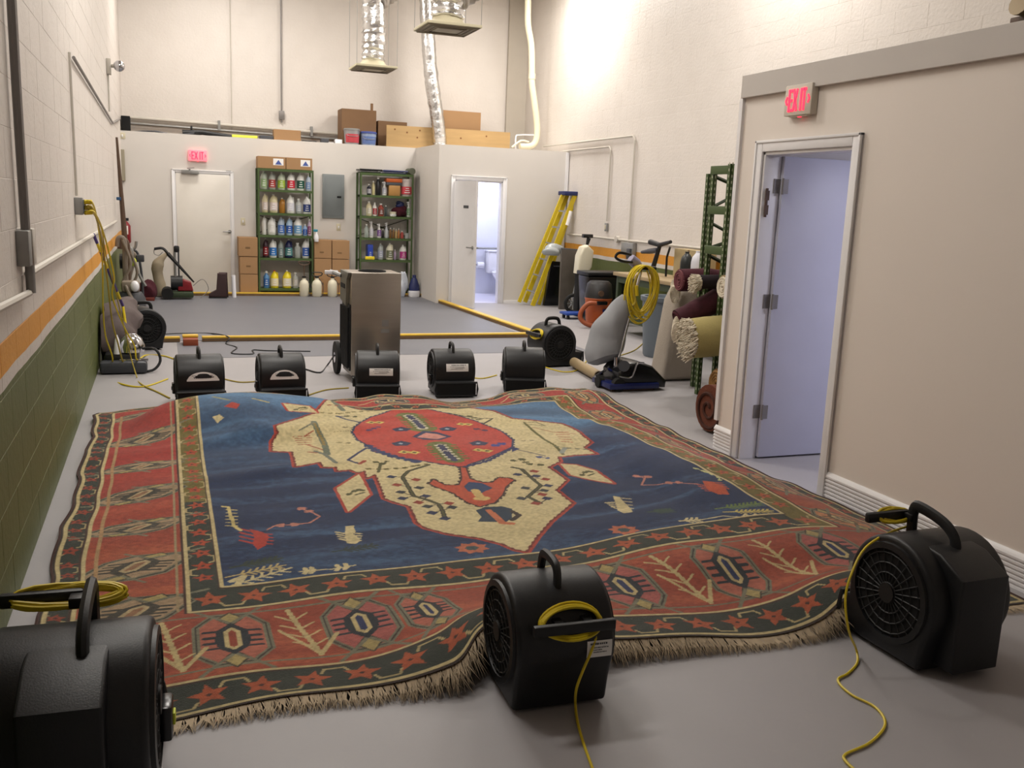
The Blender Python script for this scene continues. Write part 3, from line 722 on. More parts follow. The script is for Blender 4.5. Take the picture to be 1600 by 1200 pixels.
guard_row((U0, 7.24), (U3, 7.24), .11, .15); guard_row((GX0, 6.91), (GX1, 6.91), .11, .15)
def octa(x, y, hx, hy, sh=0, lite=(172, 108, 88), ring=CRM2, mid=TEAL, core=(40, 52, 84)):
    def T(P): return [(x+a*hx+sh*b_*hx, y+b_*hy) for a, b_ in P]
    O = T([(-.5, -1), (.5, -1), (1, -.55), (1, .55), (.5, 1), (-.5, 1), (-1, .55), (-1, -.55)])
    fill(O, lite, 'u'); stroke(O, .026, GRYG, 'u', True); stroke(O, .008, (60, 52, 44), 'u', True)
    for s in (-1, 1):
        fill(T([(0, s*.52), (.36, s*.84), (0, s*1.16), (-.36, s*.84)]), (172, 154, 98), 'u'); stroke(T([(0, s*.52), (.36, s*.84), (0, s*1.16), (-.36, s*.84)]), .008, (70, 62, 48), 'u', True)
        stroke(T([(-.95, s*1.3), (0, s*.62), (.95, s*1.3)]), .016, GRYG, 'u')
        for k in range(4):
            yy = (-.34+.22*k); stroke(T([(s*.35, yy), (s*.78, yy)]), .018 if hy > .15 else .014, mid, 'u')
    fill(T([(0, -.66), (.42, -.36), (.5, 0), (.42, .36), (0, .66), (-.42, .36), (-.5, 0), (-.42, -.36)]), mid, 'u')
    R = T([(0, -.42), (.16, -.30), (.16, .30), (0, .42), (-.16, .30), (-.16, -.30)])
    fill(R, core, 'u'); stroke(R, .016, ring, 'u', True)
def tree(x, y, h, c=CRM2):
    stroke([(x-.03, y+h), (x+.04, y-h)], .02, c, 'u'); stroke([(x+.04, y-h), (x+.12, y-h*.25)], .018, c, 'u'); stroke([(x+.04, y-h), (x-.08, y+h*.2)], .014, c, 'u')
    for k in range(4):
        yy = y+h*(.75-.4*k); xx = x-.03+.07*(.12+.2*k)
        stroke([(xx, yy-.04), (xx+.06, yy+.01)], .010, c, 'u'); stroke([(xx, yy-.04), (xx-.06, yy+.01)], .010, c, 'u')
def uof(px, py):    # the rug's own coordinates under a point of the photograph
    d = (px_-px)**2+(py_-py)**2; i = np.unravel_index(np.argmin(d), d.shape); return UG[i], VG[i]
stroke([(OX0, 3.52), (OX1, 3.52)], .012, GRYG, 'u'); stroke([(OX0, 3.08), (OX1, 3.08)], .012, GRYG, 'u')
for k, q in enumerate([(365,1005),(565,974),(684,964),(970,910),(1136,884),(1302,855)]):
    u, v = uof(*q); octa(u, 3.30, .125 if k != 2 else .10, .205, core=(150, 66, 44) if k == 0 else (40, 50, 90), lite=((176,100,80) if k % 2 == 0 else (170,92,84)))
for q in ((470,984),(1055,894),(1220,874),(266,1010)):
    u, v = uof(*q); tree(u, 3.30, .20)
for k, v in enumerate([6.95, 6.28, 5.66, 5.10, 4.60, 4.08, 3.62]):
    octa(-.155, v, .17, .105 if k < 5 else .13, .55, lite=(168, 142, 110), mid=(70, 66, 56), core=(150, 110, 80), ring=(180, 160, 120))
stroke([(.01, 3.6), (.01, 7.0)], .014, (160, 140, 104), 'u'); stroke([(-.31, 3.6), (-.31, 7.0)], .012, (176, 140, 96), 'u')
for v in (3.7, 4.25, 4.8, 5.35, 5.9, 6.45, 7.0): octa(3.19, v, .10, .15, -.2, lite=(190, 128, 86), mid=(104, 84, 56))
for u in (.5, 1.05, 1.62, 2.2, 2.75): octa(u, 7.08, .13, .07, lite=(186, 150, 116))
for u in (.8, 1.35, 1.9, 2.5): stroke([(u, 7.04), (u+.12, 7.12), (u+.2, 7.05)], .014, CRM2, 'u')
# cream lines between the bands
LW = .016; CL = (200, 182, 132)
for a, b_, c_, d_ in ((FX0, FX1, FY0, FY1), (GX0, GX1, GY0, GY1), (OX0, OX1, OY0, OY1)):
    for dd, wd, cc in ((.012, .008, (70, 44, 34)), (0, LW, CL)):
        stroke([(a-dd, c_-dd), (b_+dd, c_-dd), (b_+dd, d_+dd), (a-dd, d_+dd)], wd, cc, 'u', True)
stroke([(U0+.022, V0+.022), (U3-.022, V0+.022), (U3-.022, V1-.02), (U0+.022, V1-.02)], .018, CL, 'u', True)
stroke([(U0+.006, V0+.006), (U3-.006, V0+.006), (U3-.006, V1-.006), (U0+.006, V1-.006)], .014, (50, 34, 26), 'u', True)
k = (.60+.30*fine+.16*(abr-.5))[..., None]
col *= k
idx = np.arange(NU*NV).reshape(NV, NU)
q4 = np.stack([idx[:-1, :-1], idx[:-1, 1:], idx[1:, 1:], idx[1:, :-1]], -1).reshape(-1, 4)
ctr_rug = Vector(((U0+U3)/2, (V0+V1)/2, 0))
def grid_mesh(name, X, Y, Z, quads, cols=None):
    me = bpy.data.meshes.new(name); n = X.size
    me.vertices.add(n); co = np.stack([X.ravel()-ctr_rug.x, Y.ravel()-ctr_rug.y, Z.ravel()], -1).astype(np.float32)
    me.vertices.foreach_set('co', co.ravel()); me.loops.add(quads.size); me.loops.foreach_set('vertex_index', quads.ravel().astype(np.int32))
    me.polygons.add(len(quads)); me.polygons.foreach_set('loop_start', np.arange(0, quads.size, 4, dtype=np.int32))
    try: me.polygons.foreach_set('loop_total', np.full(len(quads), 4, dtype=np.int32))
    except Exception: pass
    me.polygons.foreach_set('use_smooth', np.ones(len(quads), bool)); me.update(calc_edges=True)
    if cols is not None:
        at = me.color_attributes.new('knots', 'FLOAT_COLOR', 'POINT')
        at.data.foreach_set('color', np.concatenate([cols.reshape(-1, 3), np.ones((n, 1))], 1).astype(np.float32).ravel())
    return me
def M_rug():
    m = bpy.data.materials.new('rug_pile'); m.use_nodes = True; nt = m.node_tree; b = nt.nodes['Principled BSDF']
    at = nt.nodes.new('ShaderNodeVertexColor'); at.layer_name = 'knots'
    tc = nt.nodes.new('ShaderNodeTexCoord'); n = nt.nodes.new('ShaderNodeTexNoise'); n.inputs['Scale'].default_value = 260; n.inputs['Detail'].default_value = 3
    nt.links.new(tc.outputs['Object'], n.inputs['Vector'])
    r = nt.nodes.new('ShaderNodeMapRange'); r.inputs[3].default_value = .72; r.inputs[4].default_value = 1.28; nt.links.new(n.outputs['Fac'], r.inputs[0])
    mx = nt.nodes.new('ShaderNodeMix'); mx.data_type = 'RGBA'; mx.blend_type = 'MULTIPLY'; mx.inputs[0].default_value = 1
    nt.links.new(at.outputs['Color'], mx.inputs[6]); nt.links.new(r.outputs[0], mx.inputs[7]); nt.links.new(mx.outputs[2], b.inputs['Base Color'])
    b.inputs['Roughness'].default_value = .85; b.inputs['Sheen Weight'].default_value = .22; b.inputs['Sheen Roughness'].default_value = .45
    b.inputs['Specular IOR Level'].default_value = .2
    bp = nt.nodes.new('ShaderNodeBump'); bp.inputs['Strength'].default_value = .6; bp.inputs['Distance'].default_value = .006
    nt.links.new(n.outputs['Fac'], bp.inputs['Height']); nt.links.new(bp.outputs[0], b.inputs['Normal'])
    return m
rug = thing('rug', 'large blue and red wool rug with a cream medallion, billowing on the floor', 'rug', ctr_rug)
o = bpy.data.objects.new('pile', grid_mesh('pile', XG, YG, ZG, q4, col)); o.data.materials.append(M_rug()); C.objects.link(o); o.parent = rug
# woven backing a centimetre below, and bound edges
sv, su = 8, 6
Xb, Yb, Zb = XG[::sv, ::su], YG[::sv, ::su], ZG[::sv, ::su]-.009
ib = np.arange(Xb.size).reshape(Xb.shape); qb = np.stack([ib[:-1, :-1], ib[1:, :-1], ib[1:, 1:], ib[:-1, 1:]], -1).reshape(-1, 4)
o = bpy.data.objects.new('backing', grid_mesh('backing', Xb, Yb, Zb, qb)); o.data.materials.append(mat('rug_backing', (120, 84, 60), .95)); C.objects.link(o); o.parent = rug
M_bind = mat('rug_binding', (60, 36, 30), .9)
for sl in ((slice(0, None, 5), 0), (slice(0, None, 5), NU-1)):
    MB().tube([(XG[i, sl[1]], YG[i, sl[1]], ZG[i, sl[1]]-.004) for i in range(0, NV, 5)], .007, 5).build('side_binding', M_bind, rug)
def fringe(row, sy, n, L0):
    b = MB(); r = random.Random(5)
    for i in range(n):
        j = r.random()*(NU-2); a = int(j); x, y, z = XG[row, a], YG[row, a], ZG[row, a]-.004
        L = L0*r.uniform(.6, 1.25); dx = (.35*math.sin(a*.9)+r.uniform(-.45, .45))*L; w_ = r.uniform(.0008, .0019)
        drop = max(.004, z-L*r.uniform(.5, 1.1)) if z > .03 else .004
        p = [(x, y+sy*-.004, z), (x+dx*.5, y+sy*L*.55, max(.005, (z+drop)/2+.004)), (x+dx, y+sy*L*.95, drop)]
        vs = [(p[0][0]-w_, p[0][1], p[0][2]), (p[0][0]+w_, p[0][1], p[0][2]), (p[1][0]+w_, p[1][1], p[1][2]), (p[1][0]-w_, p[1][1], p[1][2]), (p[2][0], p[2][1], p[2][2])]
        b.add(vs, [(0, 1, 2, 3), (3, 2, 4)])
    return b
fringe(0, -1, 3300, .072).build('fringe', M_fringe, rug, kind='stuff', smooth=False)
fringe(NV-1, 1, 1200, .05).build('fringe', M_fringe, rug, kind='stuff', smooth=False)
def rug_z(x, y): return float(height(np.array([x]), np.array([y]))[0])
# ---------------------------------------------------------------- air movers
def circ(cx, cy, r, a0, a1, n): return [(cx+r*math.cos(a0+(a1-a0)*i/n), cy+r*math.sin(a0+(a1-a0)*i/n)) for i in range(n+1)]
ZC_, R_, HW = .225, .195, .168
def air_mover(label, loc, rz, cord=None, sticker=None, wrap=None, stand=False, handle='arch', switch=1, parts=True, grp='black air movers around the rug', s=1.0, tail=None, hx=0, hw=None, sw=.10, nz=.27, coils=12):
    HW = hw or .168
    t = thing('air_mover', label, 'fan', loc, rz, grp, local=True); t.scale = (s, s, s)
    # snail housing: profile in (y, z), outlet points to +y at the floor
    prof = circ(0, ZC_, R_, math.radians(-58), math.radians(0), 5)[::-1]   # front lower quarter is replaced by the outlet
    body = circ(0, ZC_, R_, math.radians(8), math.radians(250), 26)
    body = circ(0, ZC_, R_, math.radians(8), math.radians(203), 22)
    P = body+[(-.165, .10), (-.15, .014), (.10, .012), (nz-.01, .018), (nz, .03), (nz, .135), (nz-.015, .145), (.19, .15)]
    b = MB().prism(P, -HW, HW, 'x', bev=.016)
    hs = b.build('housing', M_black, t)
    # inlets on both ends: raised ring, recessed dark disc and grille bars
    for sx in (-1, 1):
        x = sx*HW
        g = MB()
        ringp = [(0, 0)]
        vs = []; fs = []; n = 28
        for (r, dx) in ((.172, 0), (.170, .010), (.150, .012), (.146, -.012)):
            for j in range(n): vs.append((x+sx*dx, r*math.cos(2*PI*j/n), ZC_+r*math.sin(2*PI*j/n)))
        for i in range(3):
            for j in range(n): fs.append((i*n+j, i*n+(j+1) % n, (i+1)*n+(j+1) % n, (i+1)*n+j))
        g.add(vs, fs); gr = g.build('inlet_ring', M_black, hs)
        g = MB(); g.add([(x+sx*.002, .147*math.cos(2*PI*j/n), ZC_+.147*math.sin(2*PI*j/n)) for j in range(n)], [tuple(range(n))])
        g.build('inlet_void', M_dark, hs, smooth=False)
        g = MB()
        for k in range(4):
            ro = .035+.034*k
            g.tube([(x+sx*.006, ro*math.cos(2*PI*j/24), ZC_+ro*math.sin(2*PI*j/24)) for j in range(24)], .0028, 4, closed=True)
        for k in range(24):
            a = 2*PI*k/24; g.cyl((x+sx*.006, .03*math.cos(a), ZC_+.03*math.sin(a)), (x+sx*.006, .148*math.cos(a), ZC_+.148*math.sin(a)), .0024, n=4)
        g.tube([(x+sx*.004, 0, ZC_), (x+sx*.014, 0, ZC_)], .034, 14)
        g.build('grille', M_grille, t)
    # outlet lip and opening
    m = MB(); m.box(-HW+.012, HW-.012, nz+.001, nz+.0025, .03, .132); m.build('outlet_opening', M_dark, t, smooth=False)
    m = MB(); o = [(-HW-.006, .02), (HW+.006, .02), (HW+.012, .08), (HW+.006, .142), (-HW-.006, .142), (-HW-.012, .08)]
    m.tube([(p[0], nz-.001, p[1]) for p in o], .010, 6, closed=True); m.build('outlet_rim', M_black, t)
    # handle: a square-section arch running front to back over the top
    top = ZC_+R_
    if handle == 'arch':
        path = [(-.0, -.075, top-.028), (0, -.072, top+.020), (0, -.045, top+.048), (0, .035, top+.050), (0, .07, top+.03), (0, .085, top-.030)]
    else:
        path = [(0, -.095, top-.035), (0, -.085, top+.012), (0, -.03, top+.048), (0, .07, top+.066), (0, .10, top+.05), (0, .10, top-.035)]
    path = [(hx, p[1], p[2]) for p in path]
    MB().tube(smooth_path(path, 4), .021 if handle == 'tall' else .018, 8, ry=.014).build('handle', M_black, t)
    # feet
    for fx in (-1, 1):
        for fy in (-.10, .14): MB().box(fx*(HW-.045)-.02, fx*(HW-.045)+.02, fy-.02, fy+.02, .0, .020, bev=.004).build('foot', M_rubber, t)
    if stand:      # moulded upright block on the back, for standing the fan on end
        m = MB(); m.prism([(-R_-.035, .03), (-.06, .03), (-.06, top-.012), (-R_*.66, top-.02), (-R_-.035, top-.075)], -sw, sw, 'x', bev=.010)
        m.build('back_stand', M_black, t)
    if switch:
        sxx = switch*HW
        m = MB().box(sxx, sxx+switch*.035, .02, .10, .10, .19, bev=.008); sb = m.build('switch_box', M_blackg, t)
        MB().box(sxx+switch*.035, sxx+switch*.041, .045, .075, .13, .16, bev=.002).build('switch', M_lime if stand else M_dgrey, sb)
    if wrap == 2:     # bracket standing up in front of the handle
        yb, zb = .135, top+.022
        m = MB().box(-HW-.005, .01, yb-.012, yb+.012, zb-.018, zb+.018, bev=.008); m.box(-.02, .015, .09, yb, zb-.015, zb+.012, bev=.004); m.build('cord_bracket', M_black, t)
        allc = MB(); r_ = random.Random(9)
        for k in range(coils):
            w_ = (.118 if coils > 6 else .07)+r_.uniform(-.010, .010); h_ = .016+r_.uniform(-.006, .008); yy = yb+r_.uniform(-.012, .012); tl = r_.uniform(-.10, .10)
            allc.tube([(hx-.055+w_*math.cos(2*PI*j/28), yy+.020*math.sin(2*PI*j/28), zb+r_.uniform(-.001, .001)+h_*math.sin(2*PI*j/28)*(1 if j < 14 else .8)+tl*w_*math.cos(2*PI*j/28)) for j in range(28)], .0044, 6, closed=True)
        allc.build('cord_coil', M_yel, t); wrap = None
    if wrap:
        side = wrap     # +1 on the outlet side, -1 on the back
        y0 = side*(R_+.004); zw = ZC_+.105
        ya = side*math.sqrt(R_**2-.105**2)
        m = MB().box(-.13, .15, ya+side*.045, ya+side*.068, zw-.030, zw+.006, bev=.006)
        m.box(-.05, -.02, ya-side*.02, ya+side*.05, zw-.02, zw); m.box(.05, .08, ya-side*.02, ya+side*.05, zw-.02, zw)
        m.build('cord_bracket', M_black, t)
        for k in range(9):
            r_ = random.Random(k+int(loc[0]*100)); w_ = .098+.004*(k % 3); h_ = .040+.004*(k//3)+r_.uniform(-.003, .003); yy = ya+side*(.012+.008*(k % 4))
            m = MB(); pts = []
            for j in range(28):
                a = 2*PI*j/28; zz = zw-.012+h_*math.sin(a)*(1+.1*math.cos(a))
                yc = side*(math.sqrt(max(.0, R_**2-(zz-ZC_)**2))+.008+.007*(k % 4))
                pts.append((.01+w_*math.cos(a), yc, zz))
            m.tube(pts, .0042, 6, closed=True)
            if k == 0: allc = m
            else: allc.v, allc.f = (allc.v+m.v, allc.f+[tuple(i+len(allc.v) for i in f) for f in m.f])
        allc.build('cord_coil', M_yel, t)
    if sticker:
        kind, sx0, sz0, w_, h_ = sticker; side = 1 if kind != 'back' else -1
        zz = [sz0-h_/2+h_*i/4 for i in range(5)]
        vs = []
        for z in zz:
            y = side*(math.sqrt(max(0, R_**2-(z-ZC_)**2))+.0022)
            vs += [(sx0-w_/2, y, z), (sx0+w_/2, y, z)]
        fs = [(2*i, 2*i+1, 2*i+3, 2*i+2) for i in range(4)]
        if kind == 'arch':
            vs = []; n = 14
            for i in range(n+1):
                u = -1+2*i/n; x = sx0+u*w_/2
                for z in (sz0-h_/2, sz0-h_/2+h_*math.sqrt(max(.02, 1-u*u))): vs.append((x, side*(math.sqrt(R_**2-(z-ZC_)**2)+.0022), z))
            fs = [(2*i, 2*i+2, 2*i+3, 2*i+1) for i in range(n)]
        st = MB().add(vs, fs).build('sticker', M_paper, t, smooth=False, label='pale printed sticker on the drum')
        m = MB(); rr = random.Random(int(loc[0]*50))
        for k, (zf, hh, x0, x1) in enumerate([(.28, .10, -.38, .30), (.08, .05, -.30, .36), (-.06, .05, -.34, .10), (-.20, .05, -.24, .30)]):
            z = sz0+zf*h_; n = 9
            for i in range(n):
                xa = sx0+w_*(x0+(x1-x0)*i/n); xb = xa+w_*(x1-x0)/n*rr.uniform(.5, .85)
                y = side*(math.sqrt(max(0, R_**2-(z-ZC_)**2))+.0040)
                if kind == 'arch' and zf > .2: continue
                m.box(xa, xb, y-.0004, y+.0004, z, z+hh*h_)
        m.build('sticker_print', M_ink, st, kind='stuff', smooth=False)
    if tail:
        iv = (Matrix.Translation(Vector(loc)) @ Matrix.Rotation(rz, 4, 'Z') @ Matrix.Scale(s, 4)).inverted()
        MB().tube(smooth_path([iv @ Vector(p) for p in tail], 5), .0046/s, 6).build('power_cord', M_yel, t)
    return t
# the three near the camera
lt_ = (1.168, 2.71, 0); lr_ = (2.665, 2.585, 0); ll_ = (-.250, 2.5, 0)
g1 = G(930, 1215)
air_mover('black air mover at the front left, a yellow cord wrapped behind its upright handle', ll_, math.radians(-3), wrap=2, nz=.23, stand=True, handle='tall', switch=1, s=1.15, hx=.032, sw=.085)
air_mover('black air mover at the front centre, yellow cord coiled on a bar across its back', lt_, math.radians(-2), wrap=-1, sticker=('back', .112, .222, .088, .058), switch=0, handle='arch', s=.98, nz=.23,
    tail=[PY(938, 964, 2.55), PY(934, 985, 2.53), PY(925, 1015, 2.51), PY(912, 1045, 2.49), PY(901, 1075, 2.46), G(899, 1100, .02), G(903, 1130, .006), G(913, 1165, .006), G(935, 1225, .006)])
air_mover('black air mover at the front right, beside the ribbed baseboard', lr_, math.radians(1), wrap=2, nz=.215, coils=5, stand=True, handle='tall', switch=0, s=1.10,
    tail=[PY(1420, 822, 2.72), PY(1388, 833, 2.70), PY(1352, 856, 2.60), PY(1331, 895, 2.56), PY(1321, 935, 2.54), PY(1326, 985, 2.52), G(1338, 1015, .03), G(1339, 1036, .006), G(1325, 1052, .006), G(1309, 1063, .006), G(1330, 1085, .006), G(1368, 1105, .006), G(1383, 1132, .006), G(1360, 1160, .006), G(1322, 1178, .006), G(1322, 1190, .006), G(1350, 1215, .006)])
# the five along the far edge of the rug
far_f = []
for i, (pxx, Y, kind, dr, txt) in enumerate([
    (312, 7.52, ('arch', -.02, .26, .26, .075), 2, 'far left end of the row, its drum sticker torn to an arch'),
    (439, 7.52, ('arch', -.01, .26, .24, .08), 1, 'second in the far row, half-round sticker on its drum'),
    (590, 7.56, ('rect', -.03, .255, .21, .065), -10, 'middle of the far row, in front of the tall steel cabinet'),
    (705, 7.60, ('rect', -.02, .27, .21, .07), -4, 'far row, its wide flat outlet lying open on the floor'),
    (818, 7.62, None, -16, 'right end of the far row, with a plain drum and no sticker')]):
    p = PY(pxx-1, 590, Y)
    air_mover('black air mover '+txt, (p.x, Y, 0), PI+math.radians(dr), sticker=kind, switch=1, s=.90, hw=.188)
p = G(866, 572)
air_mover('black air mover turned side-on beyond the row, round inlet facing the camera', (p.x, p.y+.1, 0), math.radians(-82), sticker=None, switch=0, s=1.02, wrap=-1)
# ---------------------------------------------------------------- tall stainless cabinet (portable drying unit)
t = thing('drying_unit', 'tall stainless steel drying cabinet on wheels, behind the middle air mover', 'drying unit', (1.76, 8.32, 0))
p0 = PY(548, 600, 8.15); p1 = PY(624, 600, 8.15); ztop = PY(600, 427, 8.15).z
X0, X1 = PY(549, 500, 8.15).x, PY(626, 500, 8.15).x
MB().box(X0, X1, 8.15, 8.55, .06, ztop, bev=.006).build('cabinet', M_steel, t)
m = MB().box(X0+.01, X1-.01, 8.55, 8.66, .10, ztop-.28, bev=.02); m.build('back_cover', M_black, t)
m = MB().prism([(8.15+.40, ztop), (8.15+.40, ztop-.26), (8.15+.12, ztop-.30), (8.15+.08, ztop-.06), (8.15, ztop)][::-1], X0-.03, X0-.002, 'x'); m.build('control_panel', mat('panel_olive', (112, 110, 98), .4, .3), t)
MB().box(X0-.034, X0-.0305, 8.30, 8.50, ztop-.15, ztop-.11).build('vent_slot', M_dark, t)
for k in range(5): MB().tube([(X0-.018, 8.22+.075*k, .12), (X0-.018, 8.22+.075*k, ztop-.31)], .018, 8).build('side_rib', M_black, t)
MB().box(X0-.012, X0-.001, 8.17, 8.54, .1, ztop-.28).build('side_panel', M_black, t)
# round vent in the top
g = MB(); g.tube([((X0+X1)/2+.12*math.cos(a*PI/12), 8.35+.12*math.sin(a*PI/12), ztop+.004) for a in range(24)], .005, 5, closed=True)
for k in range(-3, 4): g.cyl(((X0+X1)/2-math.sqrt(.0144-(k*.035)**2), 8.35+k*.035, ztop+.003), ((X0+X1)/2+math.sqrt(.0144-(k*.035)**2), 8.35+k*.035, ztop+.003), .003, n=5)
g.build('top_grille', M_dark, t)
for x in (X0-.045, X1+.012):
    m = MB().cyl((x-.018, 8.62, .15), (x+.018, 8.62, .15), .15, n=22); wv = m.build('wheel', M_rubber, t)
    MB().cyl((x-.022, 8.62, .15), (x+.022, 8.62, .15), .05, n=14).build('hub', M_chrome, wv)
for x in (X0+.04, X1-.04): MB().cyl((x, 8.2, .001), (x, 8.2, .06), .02, n=10).build('foot', M_rubber, t)
q = PY(526, 437, 8.55); MB().tube([(X0-.03, 8.5, ztop-.05), (X0-.12, 8.56, ztop-.02), (X0-.12, 8.56, ztop-.02)], .02, 8).build('handle', M_gal, t)
MB().box(X0-.17, X0-.05, 8.53, 8.56, ztop-.045, ztop-.01, bev=.006).build('white_grip', M_porc, t)
for (a, b_, c_, d_) in ((597, 500, 607, 510), (595, 514, 608, 520)):
    u = PY(a, b_, 8.149); v = PY(c_, d_, 8.149); MB().box(u.x, v.x, 8.1485, 8.15, v.z, u.z).build('sticker_remnant', M_gal, t, smooth=False)
z1 = PY(585, 553, 8.15).z; MB().box(X0+.03, X1-.03, 8.144, 8.15, z1-.008, z1).build('seam', M_chrome, t)

# ---------------------------------------------------------------- exit signs
def exit_sign(label, c, u, n, w_, h_, lit=False):
    """c centre on the wall, u = horizontal reading direction, n = outward normal"""
    t = thing('exit_sign', label, 'sign', c)
    c, u, n = Vector(c), Vector(u), Vector(n); up = Vector((0, 0, 1))
    M = Matrix((( u.x, n.x, 0, c.x), (u.y, n.y, 0, c.y), (0, 0, 1, c.z), (0, 0, 0, 1)))
    m = MB().box(-w_/2, w_/2, .001, .05, -h_/2, h_/2, M, bev=.006); hb = m.build('housing', M_exitface2 if lit else M_exitface, t)
    m = MB(); y0, y1 = .0505, .0545
    H = h_*.36; th = h_*.085
    def bar(x0, z0, x1, z1, th=th):
        d = Vector((x1-x0, 0, z1-z0)); L = d.length; a = math.atan2(z1-z0, x1-x0)
        m.box(-th*.0, L, y0, y1, -th/2, th/2, M @ Matrix.Translation((x0, 0, z0)) @ Matrix.Rotation(-a, 4, 'Y'))
    W = w_*.085
    for k, ch in enumerate('EXIT'):
        x = w_*(-.25+.165*k)+(.012 if ch == 'I' else 0)
        if ch == 'E': bar(x-W*.7, -H, x-W*.7, H); [bar(x-W*.7, z, x+W*.7, z) for z in (-H+th/2, 0, H-th/2)]
        if ch == 'X': bar(x-W*.8, -H, x+W*.8, H); bar(x-W*.8, H, x+W*.8, -H)
        if ch == 'I': bar(x, -H, x, H)
        if ch == 'T': bar(x, -H, x, H); bar(x-W*.9, H-th/2, x+W*.9, H-th/2)
    for s in (-1, 1):
        bar(s*w_*.44, 0, s*w_*.385, h_*.13, th*.7); bar(s*w_*.44, 0, s*w_*.385, -h_*.13, th*.7)
    m.build('letters', M_exitred, t, smooth=False, label='glowing red letters EXIT between two small arrows')
    MB().box(-.012, .012, .02, .032, -h_/2-.010, -h_/2, M).build('indicator', M_exitred, hb, smooth=False)
    MB().box(-w_*.35, w_*.35, .012, .04, -h_/2-.006, -h_/2+.002, M).build('base_trim', M_exitface, hb, smooth=False)
pa, pb, pc = PX(1228, 135, XP-.05), PX(1270, 128, XP-.05), PX(1228, 182, XP-.05)
exit_sign('red-lettered exit sign over the office door in the right partition', (XP, (pa.y+pb.y)/2, (pa.z+pc.z)/2), (0, -1, 0), (-1, 0, 0), abs(pa.y-pb.y), pa.z-pc.z)
pa, pb, pc = PY(294, 234, YB), PY(323, 235, YB), PY(294, 251, YB)
exit_sign('pink-glowing exit sign above the closed back door', ((pa.x+pb.x)/2, YB, (pa.z+pc.z)/2), (1, 0, 0), (0, -1, 0), pb.x-pa.x, pa.z-pc.z, lit=True)

# ---------------------------------------------------------------- shelving units with bottles
SY0, SY1 = YB-.36, YB-.03
def cx(c, y=300): return PY(360+c/5, y, SY0).x
def cz(c, xx=430, Y=None): return PY(xx, 230+c/5, Y or SY0+.06).z
def shelf_unit(label, c0, c1, ctop, levels, xm):
    xa, xb = cx(c0), cx(c1); t = thing('shelving_unit', label, 'shelving', ((xa+xb)/2, (SY0+SY1)/2, 0))
    ztop = PY(xm, 230+ctop/5, SY0).z
    for x in (xa, xb-.03):
        for y in (SY0, SY1-.03):
            m = MB().box(x, x+.03, y, y+.004, 0, ztop); m.box(x if x == xa else x+.026, x+.004 if x == xa else x+.03, y, y+.03, 0, ztop); m.build('upright', M_green, t, smooth=False)
    zs = []
    for lv in levels:
        z = PY(xm, 230+lv/5, SY0).z; zs.append(z)
        m = MB().box(xa+.004, xb-.004, SY0+.005, SY1-.005, z-.004, z); m.box(xa+.004, xb-.004, SY0+.002, SY0+.006, z-.036, z); m.box(xa+.004, xb-.004, SY1-.006, SY1-.002, z-.036, z)
        m.build('shelf', M_green, t, smooth=False)
    m = MB().box(xa+.004, xb-.004, SY0+.005, SY1-.005, ztop-.006, ztop); m.box(xa+.004, xb-.004, SY0+.002, SY0+.006, ztop-.04, ztop); m.build('shelf', M_green, t, smooth=False)
    for a, b_ in ((zs[2], zs[1]), (zs[1], zs[2])):
        pass
    m = MB().tube([(xa+.02, SY1-.008, zs[2]+.02), (xb-.02, SY1-.008, zs[1]-.04)], .006, 4); m.build('cross_brace', M_greend, t)
    m = MB().tube([(xa+.02, SY1-.016, zs[1]-.04), (xb-.02, SY1-.016, zs[2]+.02)], .006, 4); m.build('cross_brace', M_greend, t)
    return zs, ztop, xa, xb
zsA, ztA, xaA, xbA = shelf_unit('green steel shelving unit left of the electrical panel, full of jugs', 212, 650, 172, [335, 517, 690, 868, 1105], 446)
zsB, ztB, xaB, xbB = shelf_unit('green steel shelving unit right of the electrical panel, with spray bottles', 1012, 1430, 205, [378, 542, 712, 882, 1108], 604)
BM = {}
def bmat(c, tr=0):
    k = 'bottle_%d_%d_%d' % c
    return mat(k, c, .35, var=.03)
